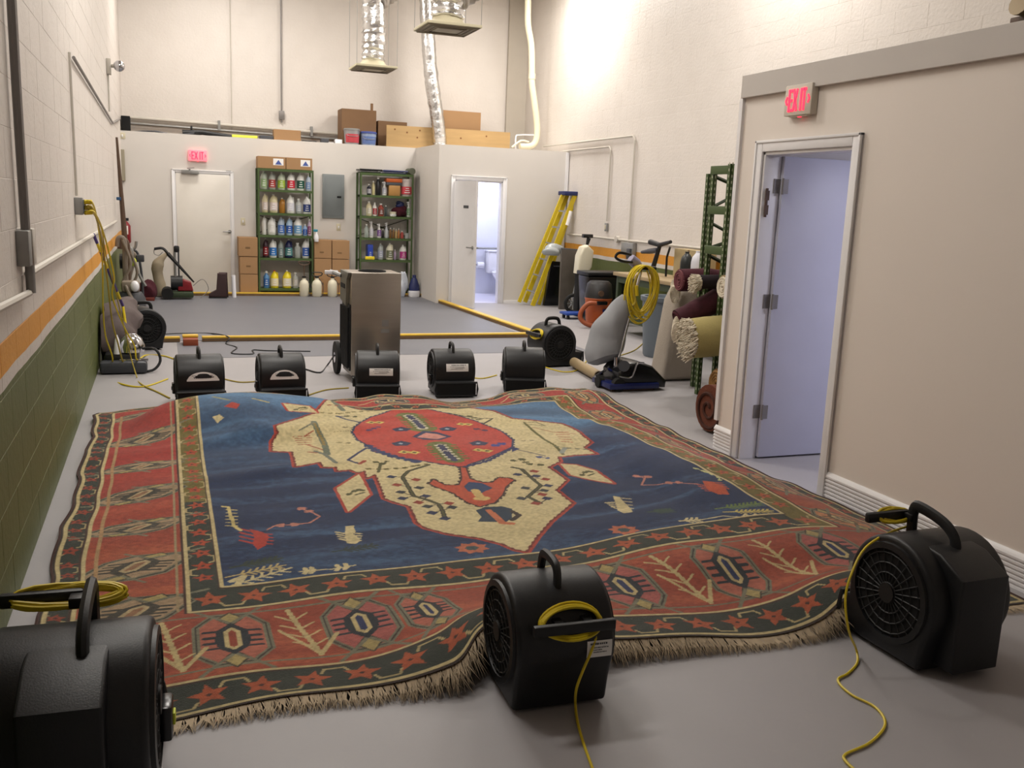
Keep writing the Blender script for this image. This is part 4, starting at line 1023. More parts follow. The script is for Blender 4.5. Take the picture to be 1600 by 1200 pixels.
def jug(label, c0, c1, ct, z, body, lab, kind='jug', cap=None, group=None, Yc=None, lab2=None):
    Yc = Yc or SY0+.12
    xa = PY(360+c0/5, 350, Yc).x; xb = PY(360+c1/5, 350, Yc).x; x = (xa+xb)/2; w_ = (xb-xa)*.94
    h = max(.08, PY(360+(c0+c1)/10, 230+ct/5, Yc).z-z)
    nm = {'jug': 'plastic_jug', 'spray': 'spray_bottle', 'bottle': 'plastic_bottle', 'box': 'carton', 'tub': 'plastic_tub'}[kind]
    cat = {'jug': 'jug', 'spray': 'spray bottle', 'bottle': 'bottle', 'box': 'carton', 'tub': 'tub'}[kind]
    t = thing(nm, label, cat, (x, Yc, z), 0, group); r = w_/2; z += .001
    d_ = min(r*1.15, .11)
    if kind == 'jug':
        m = MB().lathe([(r*.9, 0), (r, .01), (r, h*.60), (r*.93, h*.68), (r*.55, h*.84), (r*.26, h*.92), (r*.24, h*.95)], (x, Yc, z), 14, sy=d_/r)
        m.tube([(x+r*.3, Yc, z+h*.88), (x+r*.72, Yc, z+h*.86), (x+r*.85, Yc, z+h*.68)], .009, 6)
        m.build('body', bmat(body), t); MB().cyl((x, Yc, z+h*.945), (x, Yc, z+h), r*.27, n=10).build('cap', bmat(cap or (225, 225, 220)), t)
    elif kind == 'bottle':
        MB().lathe([(r*.9, 0), (r, .01), (r, h*.68), (r*.45, h*.82), (r*.4, h*.9)], (x, Yc, z), 12).build('body', bmat(body), t)
        MB().cyl((x, Yc, z+h*.89), (x, Yc, z+h), r*.46, n=10).build('cap', bmat(cap or (225, 225, 220)), t)
    elif kind == 'spray':
        MB().lathe([(r*.9, 0), (r, .01), (r*.98, h*.5), (r*.4, h*.72), (r*.38, h*.8)], (x, Yc, z), 12).build('body', bmat(body), t)
        m = MB().box(x-r*.35, x+r*.35, Yc-.02, Yc+.02, z+h*.80, z+h, bev=.004); m.box(x-r*1.05, x-r*.35, Yc-.012, Yc+.012, z+h*.9, z+h*.98); m.tube([(x-r*.4, Yc, z+h*.9), (x-r*.75, Yc, z+h*.76)], .005, 5)
        m.build('trigger_head', bmat(cap or (225, 225, 225)), t)
    elif kind == 'tub':
        MB().lathe([(r*.85, 0), (r, h*.9)], (x, Yc, z), 16).build('body', bmat(body), t); MB().lathe([(r*1.05, h*.88), (r*1.05, h), (r*.9, h)], (x, Yc, z), 16).build('lid', bmat(cap or body), t)
    elif kind == 'box':
        MB().box(x-r, x+r, Yc-.09, Yc+.09, z, z+h, bev=.003).build('body', bmat(body), t)
    if lab:
        f = (.12, .56) if kind != 'box' else (.15, .7)
        if kind == 'box': m = MB().box(x-r*.8, x+r*.8, Yc-.0925, Yc-.0905, z+h*f[0], z+h*f[1])
        else:
            sy = d_/r if kind == 'jug' else 1; m = MB(); vs = []
            for k in range(9):
                a = -PI/2+(k-4)*PI/11
                for zz in (z+h*f[0], z+h*f[1]): vs.append((x+(r+.0015)*math.cos(a), Yc+(r*sy+.0015)*math.sin(a), zz))
            m.add(vs, [(2*k, 2*k+2, 2*k+3, 2*k+1) for k in range(8)])
        lb = m.build('product_label', bmat(lab), t, smooth=False)
        m = MB(); 
        for k in range(3):
            zz = z+h*(f[0]+.08+.12*k); ww = r*(.5-.1*k)
            m.box(x-ww, x+ww*.9, Yc-(d_ if kind == 'jug' else (r if kind != 'box' else .0925))-.004, Yc-(d_ if kind == 'jug' else (r if kind != 'box' else .0925))-.002, zz, zz+h*.035)
        m.build('label_print', bmat(lab2 or (235, 235, 235)), lb, smooth=False)
CW, CC, CCR = (226, 226, 222), (188, 194, 186), (206, 196, 160)
GA, GB = 'jugs on the left green shelving', 'bottles on the right green shelving'
LS = [
 (0, 235, 292, 185, (176, 186, 170), (150, 178, 130), 'jug', 'cloudy green-tinted jug, first on the left on the top shelf of the left shelving'),
 (0, 297, 358, 195, (166, 168, 160), (166, 60, 60), 'jug', 'clear jug with a dark red label, top shelf of the left shelving'),
 (0, 366, 432, 200, (186, 196, 176), (150, 180, 60), 'jug', 'clear jug with a lime green label, top shelf of the left shelving'),
 (0, 440, 507, 200, CW, (196, 40, 60), 'jug', 'white jug with a bright red label, top shelf of the left shelving'),
 (0, 515, 580, 200, CW, (24, 84, 68), 'jug', 'white jug with a dark green label, top shelf of the left shelving'),
 (0, 586, 628, 222, (180, 192, 206), (130, 160, 206), 'jug', 'pale blue jug at the right end of the top shelf, left shelving'),
 (1, 246, 297, 362, CCR, (212, 198, 190), 'jug', 'cream jug first on the left on the second shelf of the left shelving'),
 (1, 302, 373, 368, CCR, (214, 200, 196), 'jug', 'wide cream jug second on the second shelf of the left shelving'),
 (1, 378, 430, 398, (158, 108, 36), None, 'jug', 'amber brown jug on the second shelf of the left shelving'),
 (1, 435, 502, 373, CW, (206, 206, 214), 'jug', 'plain white jug in the middle of the second shelf, left shelving'),
 (1, 508, 558, 402, (178, 182, 178), (170, 176, 182), 'bottle', 'short cloudy bottle on the second shelf of the left shelving'),
 (1, 563, 628, 388, CW, (40, 62, 120), 'jug', 'white jug with a navy label at the right of the second shelf, left shelving'),
 (2, 246, 282, 535, CW, None, 'jug', 'narrow white jug first on the third shelf of the left shelving'),
 (2, 287, 356, 545, CW, (216, 216, 210), 'jug', 'big white jug second on the third shelf of the left shelving'),
 (2, 366, 425, 545, (176, 192, 210), (70, 110, 180), 'jug', 'pale blue jug third on the third shelf of the left shelving'),
 (2, 431, 487, 552, (170, 196, 220), (40, 90, 170), 'jug', 'translucent jug with a blue label, fourth on the third shelf of the left shelving'),
 (2, 491, 560, 548, CW, (110, 160, 200), 'jug', 'wide white jug with a sky blue label, third shelf of the left shelving'),
 (2, 564, 600, 602, (150, 180, 220), (40, 90, 180), 'bottle', 'small blue bottle near the right of the third shelf, left shelving'),
 (2, 602, 630, 560, (196, 176, 200), (140, 60, 110), 'bottle', 'pinkish bottle at the right end of the third shelf, left shelving'),
 (3, 250, 296, 712, (60, 36, 46), (140, 40, 46), 'jug', 'dark red jug first on the fourth shelf of the left shelving'),
 (3, 299, 362, 720, CW, (50, 120, 196), 'jug', 'white jug with a square blue label, fourth shelf of the left shelving'),
 (3, 369, 415, 730, (150, 160, 156), (120, 140, 140), 'jug', 'smoky grey jug on the fourth shelf of the left shelving'),
 (3, 421, 487, 720, (28, 34, 76), (80, 130, 130), 'jug', 'navy jug with a teal label, fourth shelf of the left shelving'),
 (3, 496, 550, 748, (176, 180, 176), None, 'bottle', 'plain clear bottle on the fourth shelf of the left shelving'),
 (3, 556, 618, 718, CW, (60, 100, 180), 'jug', 'white jug with a blue square label at the right of the fourth shelf, left shelving'),
 (4, 252, 302, 968, (90, 140, 190), (60, 110, 180), 'bottle', 'blue water bottle on the bottom shelf of the left shelving'),
 (4, 306, 376, 962, (226, 206, 30), (226, 216, 180), 'jug', 'yellow jug with a red spot, left of the two on the bottom shelf'),
 (4, 402, 476, 962, (226, 206, 40), (226, 220, 196), 'jug', 'yellow jug right of its twin on the bottom shelf, left shelving'),
 (4, 482, 530, 978, (170, 172, 168), (190, 186, 180), 'bottle', 'clear bottle right of the yellow jugs, bottom shelf of the left shelving'),
]
for lv, a, b_, ct, bc, lc, k, txt in LS: jug(txt, a, b_, ct, zsA[lv], bc, lc, k, None, GA, cap=((200, 40, 40) if 'red spot' in txt else None)) if 0 else jug(txt, a, b_, ct, zsA[lv], bc, lc, k, group=GA, cap=((190, 50, 40) if 'red spot' in txt else None))
LB = [
 (0, 1062, 1098, 288, (30, 30, 44), (150, 150, 160), 'bottle', 'dark bottle first on the top shelf of the right shelving'),
 (0, 1101, 1126, 263, (196, 186, 140), None, 'bottle', 'slim cream bottle on the top shelf of the right shelving'),
 (0, 1129, 1172, 235, (20, 20, 24), None, 'bottle', 'tall black bottle on the top shelf of the right shelving'),
 (0, 1180, 1220, 270, CW, (180, 182, 196), 'spray', 'white spray bottle on the top shelf of the right shelving'),
 (0, 1224, 1316, 300, (166, 124, 70), None, 'box', 'brown carton under an orange box, top shelf of the right shelving'),
 (0, 1320, 1414, 250, (200, 190, 186), (196, 70, 80), 'tub', 'clear tub with a red label at the right of the top shelf'),
 (1, 1058, 1104, 422, CCR, (206, 200, 176), 'bottle', 'cream bottle first on the second shelf of the right shelving'),
 (1, 1108, 1143, 430, CW, (160, 50, 60), 'bottle', 'white bottle with a red label, second shelf of the right shelving'),
 (1, 1150, 1198, 440, (150, 70, 60), (110, 60, 50), 'bottle', 'rusty red bottle on the second shelf of the right shelving'),
 (1, 1202, 1224, 455, (60, 70, 70), None, 'bottle', 'thin dark green bottle on the second shelf of the right shelving'),
 (1, 1238, 1296, 505, (222, 216, 190), (222, 222, 222), 'tub', 'low white tub on the second shelf of the right shelving'),
 (1, 1374, 1404, 425, (206, 214, 206), (110, 150, 110), 'spray', 'pale green spray bottle at the right of the second shelf'),
 (2, 1046, 1080, 600, (160, 170, 164), None, 'bottle', 'clear greenish bottle first on the third shelf of the right shelving'),
 (2, 1084, 1119, 578, CW, (206, 206, 214), 'spray', 'tall white spray bottle on the third shelf of the right shelving'),
 (2, 1144, 1180, 598, CW, (120, 80, 150), 'spray', 'white spray bottle with a purple label, third shelf of the right shelving'),
 (2, 1182, 1202, 640, (24, 24, 28), None, 'bottle', 'little black bottle on the third shelf of the right shelving'),
 (2, 1206, 1234, 590, (196, 200, 206), None, 'spray', 'frosted spray bottle in the middle of the third shelf, right shelving'),
 (2, 1241, 1262, 630, (120, 84, 40), None, 'bottle', 'brown bottle left of its pair on the third shelf, right shelving'),
 (2, 1265, 1286, 634, (126, 90, 44), None, 'bottle', 'brown bottle right of its pair on the third shelf, right shelving'),
 (2, 1288, 1303, 640, (200, 170, 110), None, 'bottle', 'thin amber vial with a white cap on the third shelf'),
 (2, 1305, 1326, 636, (170, 110, 60), None, 'bottle', 'orange-brown bottle on the third shelf of the right shelving'),
 (2, 1329, 1356, 655, (176, 80, 76), None, 'bottle', 'short red bottle on the third shelf of the right shelving'),
 (2, 1362, 1398, 672, (176, 180, 180), None, 'tub', 'small clear tub at the right of the third shelf'),
 (3, 1066, 1110, 760, (36, 64, 160), (40, 70, 170), 'box', 'tall blue pack first on the fourth shelf of the right shelving'),
 (3, 1150, 1198, 753, (176, 182, 180), (170, 176, 196), 'jug', 'clear jug on the fourth shelf of the right shelving'),
 (3, 1216, 1277, 748, (226, 222, 200), (120, 124, 96), 'jug', 'cream jug with an olive label, fourth shelf of the right shelving'),
 (3, 1280, 1298, 800, (180, 160, 190), None, 'bottle', 'small lilac bottle on the fourth shelf of the right shelving'),
 (3, 1320, 1380, 763, CW, (180, 50, 130), 'jug', 'white jug with a magenta label, fourth shelf of the right shelving'),
]
for lv, a, b_, ct, bc, lc, k, txt in LB: jug(txt, a, b_, ct, zsB[lv], bc, lc, k, group=GB)
x = PY(360+1270/5, 300, SY0+.12).x; z = PY(360+1270/5, 230+300/5, SY0+.12).z
t = thing('orange_box', 'flat orange and black box on top of the brown carton', 'box', (x, SY0+.12, z))
MB().box(x-.13, x+.13, SY0+.03, SY0+.21, z+.003, z+.05, bev=.004).build('body', M_dgrey, t); MB().box(x-.135, x+.135, SY0+.025, SY0+.215, z+.0505, z+.115, bev=.01).build('lid', M_orange, t)
x = PY(360+1092/5, 300, SY0+.05).x; tag(MB().box(x-.08, x+.08, SY0+.0, SY0+.06 if 0 else SY0+.028, zsB[3]+.001, zsB[3]+.055, bev=.012).build('sponge', mat('sponge_yellow', (230, 206, 50), .9)), 'yellow sponge in front of the blue pack, right shelving', 'sponge')
# cloths heap on the second shelf
x = PY(360+1325/5, 300, SY0+.14).x; z = zsB[1]
t = thing('cloth_heap', 'dark maroon and purple cloths heaped on the second shelf of the right shelving', 'cloth', (x, SY0+.15, z))
def lump(c, r, sz, seed, amp=.18, n=14):
    bm = bmesh.new(); bmesh.ops.create_icosphere(bm, subdivisions=3, radius=1); rr = random.Random(seed)
    ph = [(rr.uniform(2, 5), rr.uniform(2, 5), rr.uniform(2, 5), rr.uniform(0, 6)) for _ in range(4)]
    for v in bm.verts:
        k = 1+amp*sum(math.sin(v.co.x*a+v.co.y*b_+v.co.z*c2+d) for a, b_, c2, d in ph)/2
        v.co = Vector((c[0]+v.co.x*r[0]*k, c[1]+v.co.y*r[1]*k, max(sz, c[2]+v.co.z*r[2]*k)))
    return MB().bm(bm)
lump((x, SY0+.16, z+.09), (.12, .09, .10), z+.001, 3).build('maroon_cloth', M_maroon, t); lump((x+.01, SY0+.17, z+.2), (.07, .06, .06), z+.1, 4).build('purple_cloth', M_navy, t)
# trays and roll on the top of the right unit
xa, xb = PY(360+1015/5, 268, SY0).x, PY(360+1185/5, 268, SY0).x; zt_ = ztB
def tray(label, x0, x1, m_, z, rot=0):
    t = thing('tray', label, 'tray', ((x0+x1)/2, SY0+.17, z))
    m = MB().box(x0+.01, x1-.01, SY0+.03, SY0+.31, z+.001, z+.02, bev=.008); m.build('base', m_, t)
    MB().tube([(x0, SY0+.02, z+.045), (x1, SY0+.02, z+.045), (x1, SY0+.32, z+.045), (x0, SY0+.32, z+.045)], .016, 6, closed=True).build('rim', m_, t)
tray('black plastic tray on top of the right shelving', xa, xb, M_blackg, zt_)
xa2, xb2 = PY(360+1195/5, 268, SY0).x, PY(360+1385/5, 268, SY0).x
tray('dark blue plastic tray on top of the right shelving', xa2+.01, xb2, mat('dark_blue', (24, 34, 84), .35), zt_)
tag(MB().cyl((xb2+.09, SY0+.04, zt_+.056), (xb2+.09, SY0+.33, zt_+.056), .055, n=14).build('cloth_roll', mat('olive_grey', (96, 100, 84), .8)), 'grey-green roll at the right end of the shelving top', 'roll')
# cartons on top of the left unit
def carton(label, x0, x1, y0, y1, z0, z1, m_=None, tape='v', prints=None, group=None, flap=None):
    t = thing('cardboard_box', label, 'box', ((x0+x1)/2, (y0+y1)/2, z0), 0, group); m_ = m_ or M_card
    MB().box(x0, x1, y0, y1, z0+.001, z1, bev=.003).build('body', m_, t, smooth=False)
    xm = (x0+x1)/2
    if tape == 'front': MB().box(xm-.025, xm+.025, y0-.001, y0-.0003, z0+.002, z1-.004).build('tape', M_tape, t, smooth=False)
    MB().box(x0+.01, x1-.01, y0+(y1-y0)/2-.025, y0+(y1-y0)/2+.025, z1+.0003, z1+.001).build('tape', M_tape, t, smooth=False)
    for p in (prints or []):
        MB().box(x0+(x1-x0)*p[0], x0+(x1-x0)*p[1], y0-.002, y0-.001, z0+(z1-z0)*p[2], z0+(z1-z0)*p[3]).build('print', p[4], t, smooth=False)
    if flap: MB().box(*flap).build('flap', m_, t, smooth=False)
    return t
za = PY(402+50, 230+80/5, SY0).z
bluep = mat('print_blue', (70, 90, 160), .6)
pr = lambda: [(.55, .9, .35, .85, M_paper), (.62, .83, .38, .62, bluep)]
xm_ = PY(447, 250, SY0).x
for i, (a, b_) in enumerate(((xaA+.01, xm_-.005), (xm_+.005, xbA-.02))):
    tt_ = carton(['left of two low cartons on top of the left shelving, printed label', 'right of two low cartons on top of the left shelving, printed label'][i], a, b_, SY0+.01, SY1-.01, ztA, za, prints=[(.55, .92, .3, .85, M_paper)], group='cartons on the left shelving')
    L_ = b_-a
    MB().prism([(a+L_*.62, ztA+(za-ztA)*.36), (a+L_*.86, ztA+(za-ztA)*.36), (a+L_*.74, ztA+(za-ztA)*.75)], SY0+.0065, SY0+.0075, 'y').build('print_mark', bluep, tt_, smooth=False)
# stacks of cartons on the floor
yb0, yb1 = SY0-.02, YB-.03
def BX(c): return PY(360+c/5, 400, yb0).x
def BZ(c, xx=390): return max(0, PY(xx, 230+c/5, yb0).z)
carton('cardboard box, topmost of the stack left of the left shelving', BX(66), xaA-.01, yb0, yb1, BZ(853), BZ(705), group='box stack left of shelving', prints=[(.35, .6, .4, .5, M_tape)])
carton('cardboard box in the middle of the stack left of the left shelving', BX(74), xaA-.012, yb0+.005, yb1, BZ(990), BZ(857), group='box stack left of shelving', prints=[(.35, .6, .4, .5, M_tape)])
carton('cardboard box at the bottom of the stack left of the left shelving', BX(76), xaA-.012, yb0, yb1, 0, BZ(994), group='box stack left of shelving')
xs_ = xbA+.012
for (c0, c1, zt2, zb2, txt) in ((None, 790, 725, 868, 'upper left box of the block right of the left shelving'), (796, 930, 727, 872, 'upper right box of the block right of the left shelving'),
      (None, 790, 872, None, 'lower left box of the block, behind the middle sprayer'), (796, 930, 876, None, 'lower right box of the block, behind the steel cabinet')):
    carton('cardboard '+txt, xs_ if c0 is None else BX(c0), BX(c1), yb0, yb1, 0 if zb2 is None else BZ(zb2, 510), BZ(zt2, 510), group='box block between the shelvings', prints=[(.3, .55, .3, .36, M_tape)])
# pump sprayers on the floor in front of the left unit
for i, (c0, c1, hd, txt) in enumerate(((537, 616, 893, 'white pump sprayer with its red-brown handle raised high'), (635, 716, 980, 'white pump sprayer in the middle of the three'), (757, 836, 985, 'white pump sprayer nearest the steel cabinet'))):
    Yc = SY0-.13 if i == 0 else yb0-.16; x = PY(360+(c0+c1)/10, 450, Yc).x; r = (PY(360+c1/5, 450, Yc).x-PY(360+c0/5, 450, Yc).x)/2*.95
    t = thing('pump_sprayer', txt, 'sprayer', (x, Yc, 0), 0, 'pump sprayers')
    zt3 = PY(360+(c0+c1)/10, 230+1035/5, Yc).z
    MB().lathe([(r*.8, .001), (r*.98, .02), (r, zt3*.72), (r*.82, zt3*.9), (r*.4, zt3), (r*.36, zt3+.03)], (x, Yc, 0), 18).build('tank', M_tankw, t)
    zh = PY(360+(c0+c1)/10, 230+hd/5, Yc).z
    MB().cyl((x, Yc, zt3+.03), (x, Yc, zt3+.055), r*.42, n=14).build('collar', M_black, t)
    hm = M_poleb if i == 0 else M_black
    MB().tube([(x, Yc, zt3+.05), (x, Yc, zh-.06)], .008, 6).build('pump_rod', hm, t)
    MB().tube(smooth_path([(x, Yc, zh-.06), (x-.07, Yc, zh-.045), (x-.075, Yc, zh), (x+.075, Yc, zh), (x+.07, Yc, zh-.045), (x, Yc, zh-.06)], 3), .009, 6).build('handle', hm, t)
    MB().tube(smooth_path([(x+r*.4, Yc, zt3+.02), (x+r*1.2, Yc-.02, zt3*.7), (x+r*1.15, Yc-.03, zt3*.2), (x+r*.6, Yc-.1, .012)], 4), .006, 6).build('hose', M_dgrey, t)
# spray bottle hanging on the right upright of the left unit
q = PY(360+672/5, 230+700/5, SY0-.04); t = thing('spray_bottle', 'white spray bottle with a blue-green head hanging beside the left shelving', 'spray bottle', (q.x, SY0-.045, q.z-.08))
MB().lathe([(.03, 0), (.036, .01), (.034, .09), (.014, .14), (.013, .16)], (q.x, SY0-.045, q.z-.08), 12).build('body', M_porc, t)
MB().box(q.x-.05, q.x+.02, SY0-.06, SY0-.03, q.z+.081, q.z+.12, bev=.004).build('trigger_head', mat('teal', (50, 130, 150), .4), t)
MB().tube([(q.x-.03, SY0-.045, q.z+.06), (xbA-.01, SY0-.004, q.z+.08)], .003, 5).build('hook', M_gal, t)
# bottles and bags on the floor right of the right unit
q = G(648, 460); 
t = thing('plastic_bags', 'crumpled clear bags on the floor right of the right shelving', 'bag', (q.x-.12, YB-.25, 0)); lump((PY(630, 440, SY0-.12).x, SY0-.12, .22), (.08, .07, .20), .002, 9, .3).build('bag', mat('cloudy_plastic', (196, 202, 214), .25), t)
dbx = PY(645, 445, SY0-.12).x+.02
t = thing('detergent_bottle', 'navy detergent bottle with a white base, beside the clear bags', 'bottle', (dbx, SY0-.13, 0))
MB().lathe([(.09, .001), (.10, .02), (.10, .1), (.09, .11)], (dbx, SY0-.13, 0), 14).build('base', M_porc, t); MB().lathe([(.095, .111), (.09, .2), (.05, .3), (.03, .33)], (dbx, SY0-.13, 0), 14).build('body', M_navy, t)
MB().cyl((dbx, SY0-.13, .331), (dbx, SY0-.13, .37), .032, n=12).build('cap', M_navy, t)
# electrical panel, switches
pa, pb = PY(360+718/5, 230+208/5, YB), PY(360+886/5, 230+558/5, YB)
t = thing('electrical_panel', 'flat grey electrical panel on the back wall between the two shelvings', 'electrical panel', ((pa.x+pb.x)/2, YB, pb.z))
MB().box(pa.x, pb.x, YB-.03, YB, pb.z, pa.z, bev=.005).build('cover', M_panel, t); MB().box(pa.x+.03, pb.x-.03, YB-.034, YB-.0305, pb.z+.04, pa.z-.03, bev=.002).build('door_leaf', mat('panel_grey_b', (114, 120, 121), .45), t)
zc_ = pb.z+(pa.z-pb.z)*.49; MB().box(pb.x-.12, pb.x-.05, YB-.039, YB-.0345, zc_-.015, zc_+.015, bev=.002).build('latch', M_dark, t)
def plate(label, c, ax, w_=.07, h_=.115, m_=None, toggle=True):
    t = thing('wall_plate', label, 'switch plate', c); m_ = m_ or M_ivory
    x, y, z = c
    if ax == 'y': MB().box(x-w_/2, x+w_/2, y-.006, y, z-h_/2, z+h_/2, bev=.002).build('plate', m_, t); MB().box(x-.01, x+.01, y-.014, y-.0065, z-.02, z+.02, bev=.002).build('toggle', M_porc, t)
    else: MB().box(x-.03, x, y-w_/2, y+w_/2, z-h_/2, z+h_/2, bev=.003).build('plate', m_, t); MB().box(x-.036, x-.0305, y-.015, y+.015, z-.035, z+.035, bev=.002).build('socket', M_ivory, t)
q = PY(360+98/5, 230+580/5, YB); plate('ivory light switch right of the closed back door', (q.x, YB, q.z), 'y')
q = PY(360+845/5, 230+625/5, YB); plate('ivory switch plate below the electrical panel', (q.x, YB, q.z), 'y')
# ---------------------------------------------------------------- things on the ledge above the back wall
ZL = 2.451
def LX(x, y=205, Y=YB+.15): return PY(x, y, Y).x
def LZ(y, x, Y=YB+.15): return max(ZL+.03, PY(x, y, Y).z)
def lbox(name, cat, label, x0, x1, ytop, dy=.35, y0=.12, m_=None, group=None):
    Y = YB+y0; a, b_ = LX(x0, 205, Y), LX(x1, 205, Y)
    return carton(label, a, b_, Y, Y+dy, ZL, LZ(ytop, (x0+x1)/2, Y), m_)
Y = YB+.22
t = carton('big open cardboard box with a raised flap on the ledge, behind two buckets', LX(534, 190, Y), LX(588, 190, Y), Y, Y+.4, ZL, LZ(171, 560, Y), M_cardd)
fx = LX(584, 170, Y); MB().box(fx-.03, fx+.01, Y+.1, Y+.13, LZ(171, 560, Y)+.001, LZ(161, 584, Y)).build('flap', M_cardd, t, smooth=False)
t = carton('cardboard box on the ledge, left end behind the plywood', LX(591, 200, Y), LX(636, 200, Y), Y, Y+.4, ZL, LZ(190, 615, Y), M_cardd)
t = carton('long cardboard box on the ledge above the plywood, right of the foil duct', LX(690, 190, Y), LX(752, 190, Y), YB+.25, YB+.6, ZL, LZ(174, 722, YB+.25), M_card)
def bucket(label, x0, x1, yt, body, lab, lid):
    Y = YB+.13; a, b_ = LX(x0, 212, Y), LX(x1, 212, Y); x = (a+b_)/2; r = (b_-a)/2; zt4 = LZ(yt, (x0+x1)/2, Y)
    t = thing('bucket', label, 'bucket', (x, Y, ZL))
    MB().lathe([(r*.86, 0), (r*.98, zt4-ZL-.03)], (x, Y, ZL+.001), 20).build('pail', body, t)
    MB().lathe([(r*1.03, zt4-ZL-.035), (r*1.03, zt4-ZL-.01), (r*.95, zt4-ZL), (r*.2, zt4-ZL+.001)], (x, Y, ZL), 20).build('lid', lid, t)
    m = MB(); vs = []
    for k in range(9):
        a_ = -PI/2+(k-4)*PI/12
        for zz, rr in ((ZL+(zt4-ZL)*.2, r*.905), (ZL+(zt4-ZL)*.68, r*.965)): vs.append((x+(rr+.003)*math.cos(a_), Y+(rr+.003)*math.sin(a_), zz))
    m.add(vs, [(2*k, 2*k+2, 2*k+3, 2*k+1) for k in range(8)]).build('pail_label', lab, t, smooth=False)
    m = MB().tube(smooth_path([(x-r, Y, zt4-.05), (x-r*.6, Y-r*.9, zt4-.12), (x+r*.6, Y-r*.9, zt4-.12), (x+r, Y, zt4-.05)], 4), .004, 5); m.build('bail_handle', M_gal, t)
bucket('silver paint bucket with a red square label on the ledge', 537, 562, 201, mat('pail_silver', (170, 168, 170), .35, .4), mat('pail_red', (196, 70, 80), .5), M_gal)
bucket('pale blue bucket right of the red-labelled one on the ledge', 563, 588, 206, mat('pail_blue', (150, 166, 196), .4), mat('pail_label_blue', (100, 124, 180), .5), mat('pail_lid_blue', (70, 84, 150), .4))
# plywood sheet
Y = YB+.05; a, b_ = LX(604, 210, Y), LX(797, 215, Y); z0 = ZL; 
t = thing('plywood_board', 'long knotty plywood board standing on edge along the ledge', 'board', ((a+b_)/2, Y, ZL))
zl, zr = LZ(195, 604, Y), LZ(207, 797, Y)
MB().prism([(a, ZL+.001), (b_, ZL+.001), (b_, zr), (a, zl)], Y, Y+.02, 'y').build('panel', M_ply, t, smooth=False)
for (kx, ky) in ((617, 202), (636, 207), (656, 204), (652, 215), (720, 216), (760, 213)):
    q = PY(kx, ky, Y); MB().cyl((q.x, Y-.0012, q.z), (q.x, Y-.0004, q.z), .016, n=10).build('knot', M_knot, t, smooth=False)
# pipes and odds and ends along the ledge
q0, q1 = PY(196, 183, YU-.05), PY(545, 211, YU-.05)
t = thing('pipe_run', 'cream pipe running along the back wall just above the ledge', 'pipe', (q0.x, YU-.05, q0.z))
MB().cyl((XL+.01, YU-.06, q0.z), (3.1, YU-.06, q1.z), .028, n=12).build('pipe', M_cond, t)
MB().cyl((XL+.01, YU-.06, q0.z-.09), (3.1, YU-.06, q1.z-.09), .020, n=10).build('lower_pipe', M_gal, t)
for x in (.9, 2.4): MB().box(x-.02, x+.02, YU-.10, YU-.015, q0.z-.12, q0.z+.04).build('bracket', M_gal, t)
def odd(name, cat, label, x0, x1, y, m_, h=.06, dy=.12, dY=.1):
    Y = YB+dY; a, b_ = LX(x0, y, Y), LX(x1, y, Y)
    return tag(MB().box(a, b_, Y, Y+dy, ZL+.001, ZL+h, bev=.008).build(name, m_), label, cat)
t = thing('junction_box', 'dark box in the far left corner at the start of the ledge', 'box', (XL+.08, YB+.3, ZL))
MB().box(XL+.012, XL+.14, YB+.1, YB+.42, ZL+.001, LZ(181, 193)+0, bev=.005).build('body', M_dark, t)
Y = YB+.14; x0_, x1_ = LX(285, 202, Y), LX(362, 205, Y)
t = thing('wand', 'black hose wand with a yellow end lying on the ledge', 'wand', ((x0_+x1_)/2, Y, ZL))
MB().tube([(x0_, Y, ZL+.05), (x0_+.3, Y, ZL+.08), (x1_, Y, ZL+.035)], [.055, .04, .035], 10).build('tube', M_black, t)
MB().cyl((x1_+.002, Y, ZL+.04), (LX(402, 207, Y), Y, ZL+.04), .038, n=10).build('yellow_end', M_lime, t)
MB().box(x0_+.12, x0_+.15, Y-.02, Y+.02, ZL+.085, ZL+.17, bev=.004).build('lever', M_black, t)
tag(MB().tube(smooth_path([(XL+.16, YB+.12, ZL+.02), (-.1, YB+.10, ZL+.05), (.2, YB+.12, ZL+.02), (.5, YB+.1, ZL+.06), (x0_-.05, YB+.1, ZL+.02)], 5), .014, 6).build('loose_cable', M_dgrey), 'dark loose cable along the left part of the ledge', 'cable')
odd('tool_heap', 'tool', 'dark grey tool left of the small brown box on the ledge', 406, 427, 208, M_dgrey, .09)
carton('small low cardboard box lying on the ledge below the thin conduit', LX(428, 208, YB+.1), LX(470, 208, YB+.1), YB+.1, YB+.3, ZL, LZ(203, 450, YB+.1), M_card)
odd('flat_hose', 'hose', 'black flat hose right of the small brown box on the ledge', 472, 495, 214, M_blackg, .05)
odd('tool_case', 'case', 'dark grey case on the ledge, left of the white blocks', 502, 514, 212, M_dgrey, .10)
odd('white_block', 'block', 'larger white block on the ledge beside the silver bucket', 524, 535, 214, M_porc, .10)
odd('white_block', 'block', 'flat white block on the ledge, left of the larger white block', 513, 522, 216, M_porc, .04, dY=.06)
